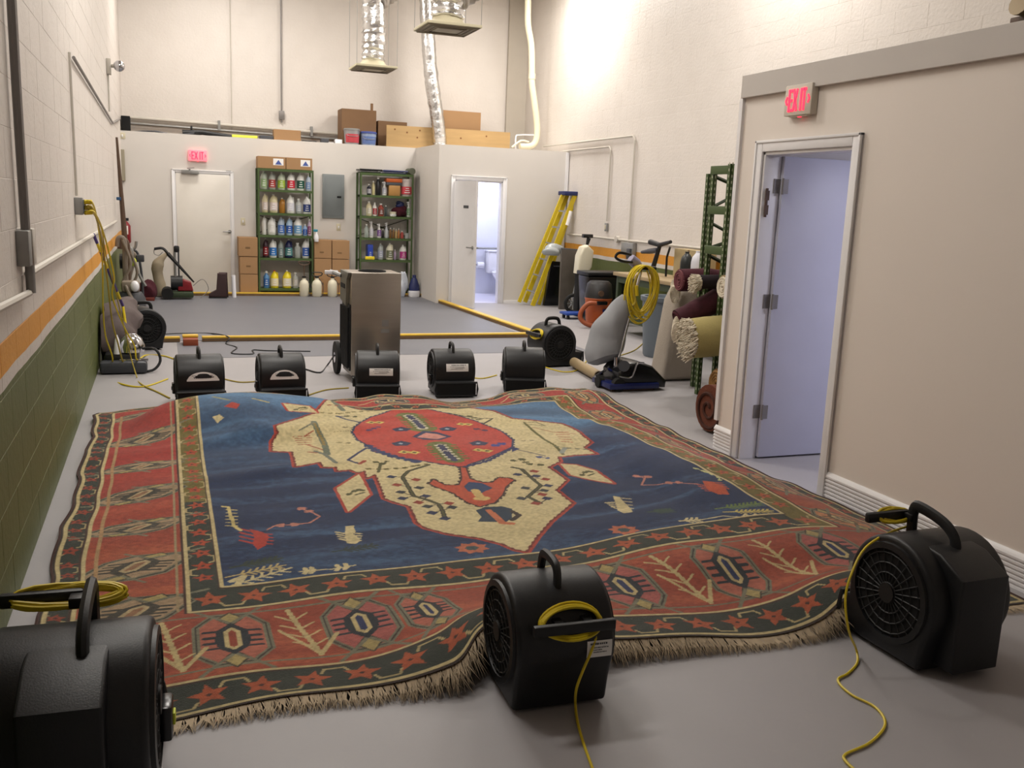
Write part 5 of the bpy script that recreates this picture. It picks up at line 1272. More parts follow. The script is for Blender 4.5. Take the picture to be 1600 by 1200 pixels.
# ---------------------------------------------------------------- conduits on the walls
def conduit(label, pts, r, m_, boxes=(), cat='conduit'):
    t = thing('conduit', label, cat, pts[0]); MB().tube(pts, r, 8).build('pipe', m_, t)
    for (c, sx, sy, sz) in boxes: MB().box(c[0]-sx, c[0]+sx, c[1]-sy, c[1]+sy, c[2]-sz, c[2]+sz, bev=.004).build('junction_box', m_, t)
    return t
q = PY(440, 180, YU-.03); 
conduit('thin grey conduit with a small box, down the upper back wall', [(q.x, YU-.03, 5.3), (q.x, YU-.03, q.z-.12)], .014, M_condg, [((q.x, YU-.04, q.z), .045, .02, .07)])
q = PY(361, 100, YU-.03); conduit('hairline white conduit left of the grey one on the upper back wall', [(q.x, YU-.024, 5.3), (q.x, YU-.024, 2.62)], .008, M_cond)
# left wall
def LW(x, y, o=.02): return PX(x, y, XL+o)
a = LW(24, 2, .03); b_ = LW(45, 366, .03)
p_top = LW(20, -40, .03); bx_ = LW(50, 387, .05)
t = conduit('thick grey conduit running down the near left wall to a switch box', [(XL+.03, bx_.y-.04, 3.6), (XL+.03, bx_.y-.04, 2.0), (XL+.03, bx_.y-.03, 1.75), (XL+.03, bx_.y-.01, bx_.z+.07)], .019, M_condg)
t = thing('outlet_box', 'grey electrical box with an open cover on the near left wall', 'electrical box', (XL, bx_.y, bx_.z))
MB().box(XL, XL+.05, bx_.y-.09, bx_.y-.0, bx_.z-.075, bx_.z+.075, bev=.005).build('box', M_gal, t)
MB().box(XL, XL+.055, bx_.y+.01, bx_.y+.09, bx_.z-.075, bx_.z+.08, bev=.006).build('cover', M_cond, t)
MB().box(XL+.01, XL+.045, bx_.y+.0005, bx_.y+.0095, bx_.z-.07, bx_.z+.07).build('slot', M_dark, t)
MB().cyl((XL+.03, bx_.y+.06, bx_.z-.20), (XL+.03, bx_.y+.06, bx_.z-.0755), .02, n=10).build('elbow', M_gal, t)
zc1, zc2 = 1.20, 1.075
conduit('white painted conduit along the left wall above the orange stripe', [(XL+.022, bx_.y+.06, zc1+.02), (XL+.022, 9.0, zc1+.01), (XL+.022, 13.0, zc1+.0)], .017, M_cond)
conduit('white painted conduit entering at the lower left edge, under the box', [(XL+.022, 2.6, LW(2, 462, .022).z-.0), (XL+.022, bx_.y+.06, bx_.z-.20)], .016, M_cond)
ob = LW(124, 322, .03); tp = LW(115, 90, .02)
conduit('thin conduit with a bend, dropping to the outlet with yellow plugs', [(XL+.015, ob.y, ob.z+.07), (XL+.015, ob.y, ob.z+.2), (XL+.015, ob.y-.05, tp.z)], .009, M_cond)
e1 = LW(115, 90, .02); e2 = LW(176, 192, .02)
conduit('grey conduit falling along the left wall towards the far corner', [e1, e2, (XL+.02, 15.5, PX(186, 205, XL+.02).z if 0 else 2.5)][:2]+[(XL+.02, 15.6, 2.62)], .012, M_condg)
t = thing('wall_outlet', 'grey outlet box on the left wall with yellow plugs in it', 'outlet', (XL, ob.y, ob.z))
MB().box(XL, XL+.055, ob.y-.045, ob.y+.045, ob.z-.06, ob.z+.06, bev=.005).build('box', M_gal, t)
MB().box(XL+.055, XL+.06, ob.y-.03, ob.y+.03, ob.z-.045, ob.z+.045, bev=.002).build('face', M_grey, t)
# cords from the outlet
def cordthing(label, pts, m_=M_dyel, r=.007, cat='cord', plug=True, group=None):
    t = thing('extension_cord', label, cat, (pts[0][0], pts[0][1], pts[-1][2] if 0 else 0), 0, group)
    MB().tube(smooth_path(pts, 5), r, 6).build('cord', m_, t)
    if plug:
        p, q2 = Vector(pts[0]), Vector(pts[1]); MB().cyl(p, p+(q2-p).normalized()*.05, .017, n=10).build('plug', m_, t)
    return t
oz_ = ob.z
def cf(L): return [Vector(v) for v in L]
def CY(x, y, Y):
    p = PY(x, y, Y); p.x = max(p.x, XL+.02); return p
cordthing('yellow cord from the upper socket, the leftmost to hang down the green wall', cf([(XL+.062, ob.y, oz_+.03), (XL+.11, ob.y+.02, oz_+.03), CY(152, 345, 7.90), CY(160, 410, 8.17), CY(161, 480, 8.46), CY(165, 525, 8.65), CY(176, 560, 8.80), CY(172, 588, 8.91), G(190, 600, .006), G(225, 604, .006), G(262, 592, .006)]), M_yel)
cordthing('yellow cord from the lower socket, running down to the floor machine', cf([(XL+.062, ob.y+.01, oz_-.01), (XL+.11, ob.y+.03, oz_-.01), CY(158, 370, 8.00), CY(168, 440, 8.30), CY(175, 500, 8.55), CY(184, 535, 8.69), CY(192, 565, 8.82), CY(204, 585, 8.90), G(222, 601, .006), G(245, 612, .006), G(265, 622, .006)]), M_dyel)
cordthing('yellow cord bowed furthest right from the left wall outlet', cf([(XL+.062, ob.y+.02, oz_-.045), (XL+.12, ob.y+.05, oz_-.04), CY(162, 365, 7.98), CY(178, 430, 8.25), CY(176, 465, 8.40), CY(196, 515, 8.61), CY(210, 540, 8.71), CY(214, 562, 8.80), G(228, 555, .006), G(255, 556, .006), G(275, 562, .006)]), M_yel)
cordthing('thin old yellow cord hanging in front of the tall brown pole', cf([(XL+.062, ob.y-.02, oz_+.02), CY(156, 350, 7.92), CY(166, 400, 8.13), CY(184, 470, 8.42), CY(196, 520, 8.63), CY(205, 560, 8.80), G(214, 590, .01)]), M_dyel, .005, plug=False)
# purple wrapped pole leaning at the wall
t = thing('squeegee_pole', 'purple and yellow striped pole leaning on the left wall', 'pole', (XL+.3, 9.6, 0))
pt, pb_ = PX(146, 366, XL+.03), Vector((XL+.36, 9.3, .02)); pb_ = PY(192, 478, 9.3)
for k in range(9):
    a_, c_ = pt.lerp(pb_, k/9), pt.lerp(pb_, (k+1)/9); MB().cyl(a_, c_, .013, n=8).build('grip_wrap' if k % 2 == 0 else 'pole_section', M_purple if k % 2 == 0 or k == 5 else M_yel, t)
MB().cyl(pb_, (pb_.x+.06, pb_.y-.15, .01), .012, n=8).build('pole_section', M_yel, t)
# security light / sensor near the corner
q = PX(172, 103, XL+.04); t = thing('wall_sensor', 'small round sensor lamp high in the far left corner', 'sensor', q)
MB().box(XL, XL+.05, q.y-.06, q.y+.06, q.z-.10, q.z+.08, bev=.008).build('base', M_cond, t); m = MB().sphere((XL+.14, q.y-.05, q.z), .065); m.build('lamp_head', M_chrome, t)
MB().cyl((XL+.05, q.y, q.z), (XL+.1, q.y-.03, q.z), .02, n=8).build('arm', M_cond, t)
conduit('white conduit under the small corner sensor', [(XL+.014, q.y, q.z-.1), (XL+.014, q.y, 2.5)], .009, M_cond)
# panel in the corner on the left wall, thermostat
a_, c_ = PX(184, 232, XL+.05), PX(197, 283, XL+.05)
t = thing('metal_cabinet', 'beige-grey flat metal box on the wall left of the back door', 'electrical panel', (XL+.1, YB-.02, 1.9))
pa, pb = PY(184, 233, YB-.05), PY(196, 283, YB-.05)
MB().box(pa.x, pb.x, YB-.06, YB, pb.z, pa.z, bev=.006).build('box', mat('taupe', (150, 142, 122), .5), t)
MB().box(pa.x+.01, pb.x-.01, YB-.064, YB-.0605, pb.z+.01, pa.z-.01).build('cover', mat('taupe_b', (156, 148, 128), .5), t, smooth=False)
q = PY(191, 212, YB); plate('small ivory box high on the wall above the beige-grey metal box', (q.x, YB, q.z), 'y', .09, .09)
# ---------------------------------------------------------------- fire extinguisher
q = PY(195, 360, YB-.15); zt5, zb5 = PY(195, 345, YB-.1).z, PY(195, 380, YB-.1).z
t = thing('fire_extinguisher', 'red fire extinguisher on a hook in the far left corner', 'fire extinguisher', (q.x, YB-.1, zb5)); ex = q.x
MB().lathe([(.07, 0), (.085, .02), (.085, (zt5-zb5)*.78), (.05, (zt5-zb5)*.93), (.025, (zt5-zb5))], (ex, YB-.1, zb5), 18).build('cylinder', M_red, t)
MB().box(ex-.05, ex+.06, YB-.12, YB-.08, zt5+.001, zt5+.045, bev=.006).build('valve', M_black, t)
MB().tube(smooth_path([(ex-.03, YB-.12, zt5+.02), (ex-.11, YB-.13, zt5-.03), (ex-.12, YB-.13, zb5+.1)], 4), .010, 6).build('hose', M_black, t)
MB().box(ex-.03, ex+.05, YB-.192, YB-.186, zb5+.14, zb5+.27).build('label_plate', M_paper, t, smooth=False)
MB().tube([(ex, YB-.02, zt5+.12), (ex, YB-.1, zt5+.045)], .005, 5).build('hook', M_gal, t)
# ---------------------------------------------------------------- cluster of machines along the left wall
# tall brown pole with blue clamp
pt = PX(173, 214, XL+.10); pbm = G(190, 470); 
t = thing('tall_pole', 'very tall brown pole standing in the far left corner, blue clamp round it', 'pole', (XL+.15, 13.4, 0))
Yp_ = 13.4; a_ = PY(173, 214, Yp_); b2 = PY(186, 440, Yp_); b3 = Vector((b2.x+.005, Yp_, .002))
a_.x = XL+.05; b3.x = XL+.14
MB().tube([a_, a_.lerp(b3, .4), b3], [.014, .03, .045], 8).build('pole', M_poleb, t)
q = PY(176, 310, Yp_); MB().box(XL+.02, q.x+.10, Yp_-.05, Yp_+.03, q.z-.02, q.z+.02, bev=.005).build('clamp', mat('clamp_blue', (40, 80, 120), .5), t)
q = PY(178, 408, 12.9); q.x = XL+.12; t = thing('grip_reel', 'black reel with a bright yellow knob beside the tall pole', 'reel', (q.x, 12.9, 0))
MB().cyl((q.x-.07, 12.9, q.z), (q.x+.01, 12.9, q.z), .095, n=16).build('reel', M_black, t); MB().sphere((q.x+.07, 12.86, q.z), .06).build('knob', M_lime, t)
MB().cyl((q.x-.02, 12.9, .001), (q.x-.02, 12.9, q.z-.09), .018, n=8).build('post', M_poleb, t)
# bundle of hoses and wands
rr = random.Random(11)
for k, (x0, y0, x1, y1, w_, mm, txt) in enumerate([(184, 372, 206, 470, .030, M_hose, 'grey-brown hose loop nearest the tall pole'), (190, 376, 196, 462, .034, M_poleb, 'thick brown hose hanging behind the grey one'),
      (197, 388, 212, 455, .03, M_gal, 'grey metal wand angled towards the back door'), (202, 395, 203, 450, .028, M_hose, 'hose hanging straight down in the middle of the bundle'), (208, 392, 222, 436, .016, M_dgrey, 'thin dark wand furthest right in the bundle')]):
    Y = 12.2+.3*k; a_ = PY(x0, y0, Y); b2 = PY(x1, y1, Y); a_.x = max(a_.x, XL+.08)
    t = thing('hose', txt, 'hose', (b2.x, Y, 0), 0)
    end = Vector((b2.x, Y, .002+w_)); mid = a_.lerp(end, .5)+Vector((.05*math.sin(k*2.), 0, .02))
    MB().tube(smooth_path([a_+Vector((-.02, 0, -.1)), a_, a_+Vector((.06, 0, -.05)), mid, end], 5), w_, 8).build('tube', mm, t)
    if k in (0, 2): MB().tube(smooth_path([a_+Vector((.04, -.05, -.02)), a_+Vector((.12, -.05, -.3)), a_+Vector((.02, -.05, -.55)), a_+Vector((.1, -.05, -.8))], 5), .017, 7).build('second_tube', M_hose, t)
q = PY(208, 385, 13.2)
t = thing('wand', 'grey cleaning wand with a curved handle by the extinguisher', 'wand', (q.x, 13.2, 0))
MB().tube(smooth_path([PY(213, 377, 13.2), PY(211, 387, 13.2), PY(203, 390, 13.2), PY(196, 384, 13.2), PY(206, 400, 13.2), PY(219, 432, 13.2), PY(228, 447, 13.2)], 4), .018, 7).build('tube', M_gal, t)
q = PY(219, 403, 13.1); MB().box(q.x-.05, q.x+.05, 13.05, 13.12, q.z-.05, q.z+.04, bev=.012).build('valve_head', M_dgrey, t)
# bag vacuum: brown-grey cloth bag over a dark base with a chrome motor
bx0 = G(150, 588); cxm = -.36; cym = 9.05
t = thing('bag_sweeper', 'floor machine with a dusty brown cloth bag and chrome motor, by the green wall', 'floor machine', (cxm, cym, 0))
bx_lo = PY(152, 560, 9.25); 
bagm = MB().tube(smooth_path([PY(176, 545, 9.2)+Vector((0, 0, -.05)), PY(174, 525, 9.3), PY(182, 505, 9.5), PY(196, 488, 9.8), PY(206, 474, 10.0)], 4), [.10, .14, .17, .19, .20, .20, .20, .20, .20, .19, .18, .17, .15, .13, .10, .07, .05], 14)
bagm.v = [(max(XL+.02, x+.022*math.sin(z*23+y*9)+.012*math.sin(z*51+x*30)), y+.02*math.sin(z*17+x*21), z+.01*math.sin(x*31)) for x, y, z in bagm.v]
bagm.build('cloth_bag', M_brownm, t)
m = MB().box(cxm-.17, cxm+.12, cym-.14, cym+.25, .03, .17, bev=.04); m.build('base', M_black, t)
m = MB().box(cxm-.20, cxm+.19, cym-.26, cym-.10, .005, .11, bev=.03); m.build('nozzle', M_dgrey, t)
q = PY(206, 560, 9.0); MB().lathe([(.11, 0), (.115, .05), (.09, .12), (.04, .16), (.005, .165)], (q.x+.0, 9.02, .171), 18).build('motor_dome', M_chrome, t)
MB().box(q.x-.10, q.x+.14, 8.86, 8.90, .10, .125, bev=.006).build('chrome_bar', M_chrome, t)
MB().tube(smooth_path([(q.x+.08, 8.98, .2), (q.x+.2, 8.93, .2), (q.x+.24, 8.9, .10), (q.x+.17, 8.86, .02), (q.x+.02, 8.84, .02)], 4), .012, 6).build('power_cord', M_black, t)
m = MB().cyl((cxm-.17, cym+.2, .07), (cxm-.2, cym+.2, .07), .07, n=14); m.build('wheel', M_rubber, t)
t = thing('paper_tag', 'white paper cone lying on the dusty floor machine', 'paper', PY(184, 545, 8.95)); q = PY(184, 552, 8.98)
MB().lathe([(.035, 0), (.02, .12), (.004, .17)], (q.x, 8.95, q.z), 10).build('cone', M_porc, t)
# black air mover with yellow cord, side-on by the wall
p = G(214, 560)
air_mover('black air mover standing by the left wall behind the dusty bag machine', (-.22, 10.3, 0), math.radians(100), wrap=1, switch=0, s=1.0)
t = thing('brown_boot', 'brown blunt tool head in front of the painted pit, by the left wall', 'tool', (-.16, 11.4, 0)); q = PY(226, 498, 11.0)
MB().prism([(q.x-.12, q.z+.12), (q.x-.02, q.z+.13), (q.x+.04, q.z+.02), (q.x+.10, q.z-.03), (q.x+.10, q.z-.075), (q.x-.12, q.z-.075)], 10.9, 11.1, 'y', bev=.015).build('body', M_brownm, t)
MB().box(q.x-.12, q.x+.10, 10.9, 11.1, q.z-.095, q.z-.077, bev=.005).build('sole', M_black, t); MB().box(q.x-.10, q.x-.02, 10.94, 11.06, .005, q.z-.096, bev=.01).build('stem', M_dgrey, t)
# canister with dark body in the middle of the cluster
q = PY(205, 470, 11.9); t = thing('canister_machine', 'grey canister machine with a white cap in the middle of the left cluster', 'floor machine', (q.x, 11.9, 0))
MB().lathe([(.15, .01), (.17, .05), (.16, .35), (.12, .42)], (q.x, 11.9, 0), 16).build('canister', M_dgrey, t); MB().box(q.x-.10, q.x+.1, 11.8, 12.0, .421, .55, bev=.03).build('motor', M_hose, t)
MB().sphere((q.x+.05, 11.74, .50), .05, sz=1.3).build('cap', M_porc, t)
MB().tube(smooth_path([(q.x-.05, 11.8, .5), (q.x+.02, 11.7, .35), (q.x+.12, 11.68, .2), (q.x+.14, 11.72, .03)], 4), .02, 7).build('hose', M_hose, t)
# maroon crate-like bundle
a_, b2 = PY(213, 438, 14.9), PY(246, 458, 14.9)
t = thing('rug_bundle', 'dark maroon folded rug on the floor at the far left corner', 'rug', ((a_.x+b2.x)/2, 14.9, 0))
lump(((a_.x+b2.x)/2, 15.0, .12), ((b2.x-a_.x)/2, .22, .17), .003, 8, .12).build('fold', M_maroon, t); MB().box(a_.x+.04, b2.x-.04, 14.75, 15.2, .001, .05, bev=.012).build('lower_fold', mat('rust_dark', (104, 44, 34), .9, var=.2), t)
# beige limp bag between maroon rug and washer
q = PY(249, 430, 15.2); t = thing('filter_bag', 'limp beige hose bag standing beside the pressure washer', 'bag', (q.x, 15.2, 0))
MB().tube(smooth_path([(q.x+.03, 15.4, .02), (q.x+.0, 15.4, .2), (q.x-.03, 15.4, .42), (q.x+.02, 15.4, .56), (q.x+.12, 15.4, .66)], 4), [.09, .10, .10, .09, .09, .08, .08, .08, .09, .09, .09, .08, .06, .05, .04, .03, .03], 10).build('bag', mat('beige_cloth', (158, 146, 124), .9, var=.2), t)
# pressure washer
q = PY(280, 445, 15.1); wx = q.x; wy = 15.1
t = thing('pressure_washer', 'small red and black pressure washer with a spray lance, left of the back door', 'pressure washer', (wx, wy, 0))
MB().box(wx-.18, wx+.20, wy-.14, wy+.14, .03, .12, bev=.02).build('frame', M_greend, t); MB().cyl((wx-.17, wy-.16, .09), (wx-.17, wy+.16, .09), .085, n=16).build('wheel', M_rubber, t)
MB().cyl((wx-.12, wy, .24), (wx+.05, wy, .24), .11, n=16).build('motor', M_black, t); m = MB().prism([(wx-.02, .13), (wx+.2, .13), (wx+.17, .26), (wx+.06, .30), (wx-.02, .22)], wy-.1, wy+.1, 'y', bev=.015); m.build('red_cover', M_red, t)
MB().tube([(wx-.05, wy-.03, .12), (wx-.05, wy-.03, .72)], .018, 8).build('handle_post', M_gal, t); MB().tube([(wx+.0, wy-.03, .12), (wx+.0, wy-.03, .72)], .012, 8).build('handle_post', M_dgrey, t)
MB().box(wx-.065, wx+.015, wy-.055, wy-.0, .70, .80, bev=.02).build('handle_grip', M_black, t)
a_, b2, c2 = PY(241, 389, wy-.2), PY(254, 388, wy-.2), PY(303, 441, wy-.2)
MB().tube([c2, PY(262, 396, wy-.2)], [.012, .03], 8).build('lance', M_blackg, t); MB().tube(smooth_path([a_, b2, PY(262, 396, wy-.2)], 4), .02, 8).build('trigger_grip', M_blackg, t)
MB().tube(smooth_path([a_, PY(241, 396, wy-.2), PY(248, 399, wy-.2), PY(254, 394, wy-.2)], 4), .006, 5).build('trigger_guard', M_gal, t)
MB().tube(smooth_path([(wx+.2, wy, .2), (wx+.34, wy, .30), (wx+.42, wy, .15), (wx+.3, wy-.05, .02)], 5), .006, 5).build('hose', M_condg, t)
# boots
q0 = PY(325, 456, 15.2); xb0, xb1 = PY(340, 440, 15.2).x, PY(353, 440, 15.2).x; zt6 = PY(346, 427, 15.2).z
for k, (dx, dy, txt) in enumerate(((0, 0, 'dark brown rubber boot in front of its pair, right of the pressure washer'), (.03, .16, 'dark brown rubber boot behind its pair by the back door'))):
    t = thing('rubber_boot', txt, 'boot', ((xb0+xb1)/2+dx, 15.2+dy, 0))
    MB().prism([(xb0-.13+dx, .02), (xb0-.13+dx, .07), (xb0-.02+dx, .13), (xb0+dx, zt6), (xb1+dx, zt6), (xb1+.01+dx, .02)], 15.15+dy, 15.25+dy, 'y', bev=.014).build('upper', M_shoe, t)
    MB().box(xb0-.135+dx, xb1+.012+dx, 15.145+dy, 15.255+dy, .001, .0195, bev=.004).build('sole', M_black, t)
q = PY(366, 458, 15.3); tag(MB().tube([(q.x, 15.3, .001), (q.x-.01, 15.3, PY(366, 430, 15.3).z)], .032, 12).build('pvc_offcut', M_porc), 'short white plastic pipe standing left of the cardboard box stack', 'pipe')
q = PY(358, 458, 15.4); tag(MB().tube([(q.x-.03, 15.45, .001), (q.x-.03, 15.45, .33)], .02, 10).build('pvc_offcut', M_pvc), 'thin cream pipe piece between the boots and the white pipe', 'pipe')
# cables on the floor
cordthing('black cable wriggling from the left machines to the steel cabinet', [G(220, 512, .008), G(240, 522, .008), G(280, 521, .008), G(330, 521, .008), G(358, 527, .062), G(353, 537, .008), G(370, 543, .008), G(362, 552, .008), G(395, 553, .008), G(395, 547, .008), G(420, 548, .008), G(485, 549, .008)], M_black, .007, plug=False)
cordthing('black cable rising from behind the second fan to the steel cabinet', [G(478, 577, .008), G(500, 582, .008), G(512, 570, .008), PY(522, 555, 8.6)], M_black, .007, plug=False)
cordthing('yellow cord on the floor between the first two fans of the far row', [G(350, 592, .006), G(375, 597, .006), G(402, 596, .006)], M_dyel, .0055, plug=False)
cordthing('yellow cord on the floor left of the middle fan', [G(480, 618, .006), G(510, 609, .006), G(545, 606, .006)], M_dyel, .0055, plug=False)
cordthing('yellow cord on the floor between the fourth and fifth fans', [G(738, 590, .006), G(755, 591, .006), G(776, 586, .006)], M_yel, .0055, plug=False)
cordthing('yellow cord on the floor running from the side-on fan past the tan tube', [G(853, 574, .006), G(880, 581, .006), G(903, 578, .006), G(915, 566, .006), G(925, 552, .006), G(950, 560, .006)], M_yel, .006, plug=False)
cordthing('thin yellow cord on the floor under the work bench', [G(960, 558, .006), G(990, 548, .006), G(1008, 534, .006), G(1020, 530, .006)], M_dyel, .006, plug=False)
# ---------------------------------------------------------------- overhead ducts and diffusers
def diffuser(label, far, near, wtrue, duct_px, rpx, branch):
    # find the height at which the plate has a real ceiling diffuser's width
    best = min([2.6+.01*i for i in range(160)], key=lambda z: abs((G(*far[1], z)-G(*far[0], z)).x-wtrue))
    z = best; a, b_, c_, d_ = G(*far[0], z), G(*far[1], z), G(*near[1], z), G(*near[0], z)
    x0, x1 = (a.x+d_.x)/2, (b_.x+c_.x)/2; y1, y0 = (a.y+b_.y)/2, (c_.y+d_.y)/2
    if y0 > y1: y0, y1 = y1, y0
    cx_, cy_ = (x0+x1)/2, (y0+y1)/2; s = wtrue/2
    t = thing('ceiling_diffuser', label, 'air duct', (cx_, cy_, z))
    MB().box(cx_-s, cx_+s, cy_-s, cy_+s, z, z+.03, bev=.004).build('plate', mat('diffuser_cream', (196, 188, 160), .6), t)
    m = MB().box(cx_-s*.94, cx_+s*.94, cy_-s*.94, cy_+s*.94, z-.004, z-.0005); m.build('grille_panel', M_under, t, smooth=False)
    for k in range(1, 5):
        f = s*(.22+.17*k); m = MB()
        m.tube([(cx_-f, cy_-f, z-.010), (cx_+f, cy_-f, z-.010), (cx_+f, cy_+f, z-.010), (cx_-f, cy_+f, z-.010)], .006, 4, closed=True); m.build('vane', M_under, t)
    m = MB().box(cx_-.14, cx_+.14, cy_-.12, cy_+.12, z-.014, z-.0045); m.build('centre_plate', mat('diffuser_light', (176, 168, 150), .6), t)
    m = MB().lathe([(s*.75, .031), (s*.55, .10), (s*.5, .16)], (cx_, cy_, z), 18); m.build('neck', mat('diffuser_cream', (196, 188, 160), .6), t)
    for sx in (-1, 1):
        for sy in (-1, 1): MB().cyl((cx_+sx*s*.97, cy_+sy*s*.97, z+.02), (cx_+sx*s*.97, cy_+sy*s*.97, 5.4), .0035, n=5).build('hanger_wire', M_gal, t)
    r = rpx
    def duct(path, r, seed):
        rr = random.Random(seed); P = smooth_path(path, 14); out = []
        # slightly crumpled tube
        m = MB(); m.tube(P, [r*(1+.05*math.sin(i*1.9)+rr.uniform(-.05, .05)) for i in range(len(P))], 18)
        m.v = [(x+rr.uniform(-.009, .009), y+rr.uniform(-.009, .009), z_+rr.uniform(-.006, .006)) for x, y, z_ in m.v]
        return m
    duct([(cx_, cy_, z+.12), (cx_+.01, cy_, z+.5), (cx_-.01, cy_, z+1.0), (cx_+.0, cy_, z+1.5), (cx_+.02, cy_, 5.0)], r, 3).build('flexible_duct', M_foil, t)
    duct([(cx_+.05, cy_, z+branch), (cx_+.35, cy_+.05, z+branch+.22), (cx_+.8, cy_+.1, z+branch+.6), (cx_+1.2, cy_+.1, z+branch+1.1)], r*.95, 5).build('side_duct', mat('grey_duct', (176, 170, 164), .35, .6), t)
    return t
diffuser('smaller square ceiling diffuser hanging on wires under a foil duct, left of the two', [(546,110),(607,116)], [(557,100),(620,107)], .60, 36, .165, .98)
diffuser('larger square ceiling diffuser near the top centre, nearer of the two', [(649,50),(727,60)], [(667,32),(752,42)], .60, 50, .175, .34)
Yd = YB+.30
t = thing('foil_duct', 'long thin foil duct dropping from the ceiling to the ledge in front of the plywood', 'air duct', PY(688, 224, YB-.0))
rr = random.Random(2); Yd = YB-.09
P = smooth_path([PY(664, -60, Yd), PY(666, 0, Yd), PY(669, 55, Yd), PY(672, 100, Yd), PY(677, 145, Yd), PY(684, 190, Yd), PY(687, 216, Yd)+Vector((0, .0, 0)), PY(688, 224, Yd)+Vector((0, .02, -.02))], 10)
m = MB().tube(P, [.115*(1+rr.uniform(-.05, .05)) for _ in P], 16); m.v = [(x+rr.uniform(-.006, .006), y+rr.uniform(-.006, .006), z_) for x, y, z_ in m.v]
m.build('foil_sleeve', M_foil, t)
# cream pvc pipe with elbow into the bathroom roof
Yv = 15.55
t = thing('vent_pipe', 'fat cream pipe coming down the corner and bending onto the bathroom roof', 'pipe', PY(837, 228, Yv))
P = smooth_path([PY(825, -40, Yv), PY(825, 0, Yv), PY(825, 38, Yv), PY(830, 70, Yv), PY(831, 108, Yv), PY(831, 130, Yv), PY(835, 160, Yv), PY(839, 195, Yv), PY(838, 218, Yv), PY(830, 228, Yv), PY(812, 229, Yv)], 5)
MB().tube(P, .055, 14).build('pipe', M_pvc, t)
q = PY(831, 120, Yv); MB().cyl((q.x, Yv, q.z-.04), (q.x, Yv, q.z+.05), .062, n=16).build('coupling', M_pvc, t)
t = thing('small_pipes', 'thin white pipes bent over the bathroom roof left of the fat pipe', 'pipe', PY(815, 225, Yv-.2))
MB().tube(smooth_path([Vector((PY(806, 228, Yv-.2).x, Yv-.2, 2.492)), PY(806, 214, Yv-.2), PY(812, 211, Yv-.2), PY(834, 211, Yv-.2)], 4), .012, 6).build('pipe', M_porc, t)
MB().tube(smooth_path([PY(800, 230, Yv-.25), PY(814, 220, Yv-.25), PY(826, 222, Yv-.25)], 4), .018, 6).build('lower_pipe', M_pvc, t)
# ---------------------------------------------------------------- right wall conduits
def RW(x, y, o=.02): return PX(x, y, XR-.006-o)
def rect_path(P): return P
a, b_, c_ = RW(850, 232), RW(993, 212), RW(990, 384)
conduit('white conduit looping highest on the right wall and dropping to the bench', [(XR-.03, a.y, b_.z), (XR-.03, b_.y+.06, b_.z), (XR-.03, b_.y, b_.z-.06), (XR-.03, b_.y, c_.z)], .015, M_cond)
a, b_, c_ = RW(880, 236), RW(955, 229), RW(953, 346)
conduit('shorter white conduit inside the larger loop on the right wall', [(XR-.03, a.y, b_.z), (XR-.03, b_.y+.05, b_.z), (XR-.03, b_.y, b_.z-.05), (XR-.03, b_.y, c_.z)], .013, M_cond)
q = RW(947, 355); plate('grey outlet under the shorter conduit loop on the right wall', (XR-.008, q.y, q.z), 'x', .07, .12, M_gal)
a, b_ = RW(882, 368), RW(1160, 391); zc3 = (a.z+b_.z)/2
conduit('long white conduit along the right wall just above the orange stripe', [(XR-.03, 14.4, zc3), (XR-.03, 6.0, zc3)], .016, M_cond)
q = RW(965, 375); t = thing('junction_box', 'small round white junction on the long right wall conduit', 'electrical box', (XR-.03, q.y, zc3))
MB().cyl((XR-.008, q.y, zc3), (XR-.06, q.y, zc3), .05, n=14).build('box', M_cond, t)
a, b_ = RW(975, 378), RW(992, 400); t = thing('outlet_box', 'grey metal outlet box under the long conduit on the right wall', 'electrical box', (XR-.01, (a.y+b_.y)/2, b_.z))
MB().box(XR-.07, XR-.008, b_.y, a.y, b_.z, a.z, bev=.006).build('box', M_gal, t); MB().box(XR-.10, XR-.0705, b_.y+.03, b_.y+.13, b_.z-.05, b_.z+.1, bev=.006).build('cover', M_dgrey, t)
struct('trim_3', MB().box(XR-.06, XR-.014, YJ-.03, YJ-.001, PY(886, 309, YJ).z, 2.47), M_trim)
# ---------------------------------------------------------------- step ladder
Yl = 14.30
t = thing('step_ladder', 'yellow folded step ladder leaning by the bathroom wall', 'ladder', (5.6, Yl, 0))
def on(p, y): q = PY(p[0], p[1], y); return q
def rail(pb, pt, y, nm='rail', m_=None, w_=.035):
    a_, b2 = PY(*pb, y), PY(*pt, y); a_.z = max(.002, a_.z) if a_.z < .05 else a_.z
    d = (b2-a_).normalized(); n = Vector((d.z, 0, -d.x))
    vs = []
    for p in (a_, b2):
        for s in (-1, 1):
            for e in (-1, 1): vs.append(p+n*s*w_+Vector((0, e*.014, 0)))
    MB().add(vs, [(0, 1, 3, 2), (4, 6, 7, 5), (0, 4, 5, 1), (2, 3, 7, 6), (0, 2, 6, 4), (1, 5, 7, 3)]).build(nm, m_ or M_ladder, t, smooth=False)
rail((811, 472), (880, 303), Yl, w_=.028); rail((832, 479), (899, 303), Yl-.12, w_=.036)
rail((820, 472), (887, 303), Yl+.14, 'back_rail', w_=.036); rail((842, 476), (900, 306), Yl+.0, 'back_rail', w_=.025)
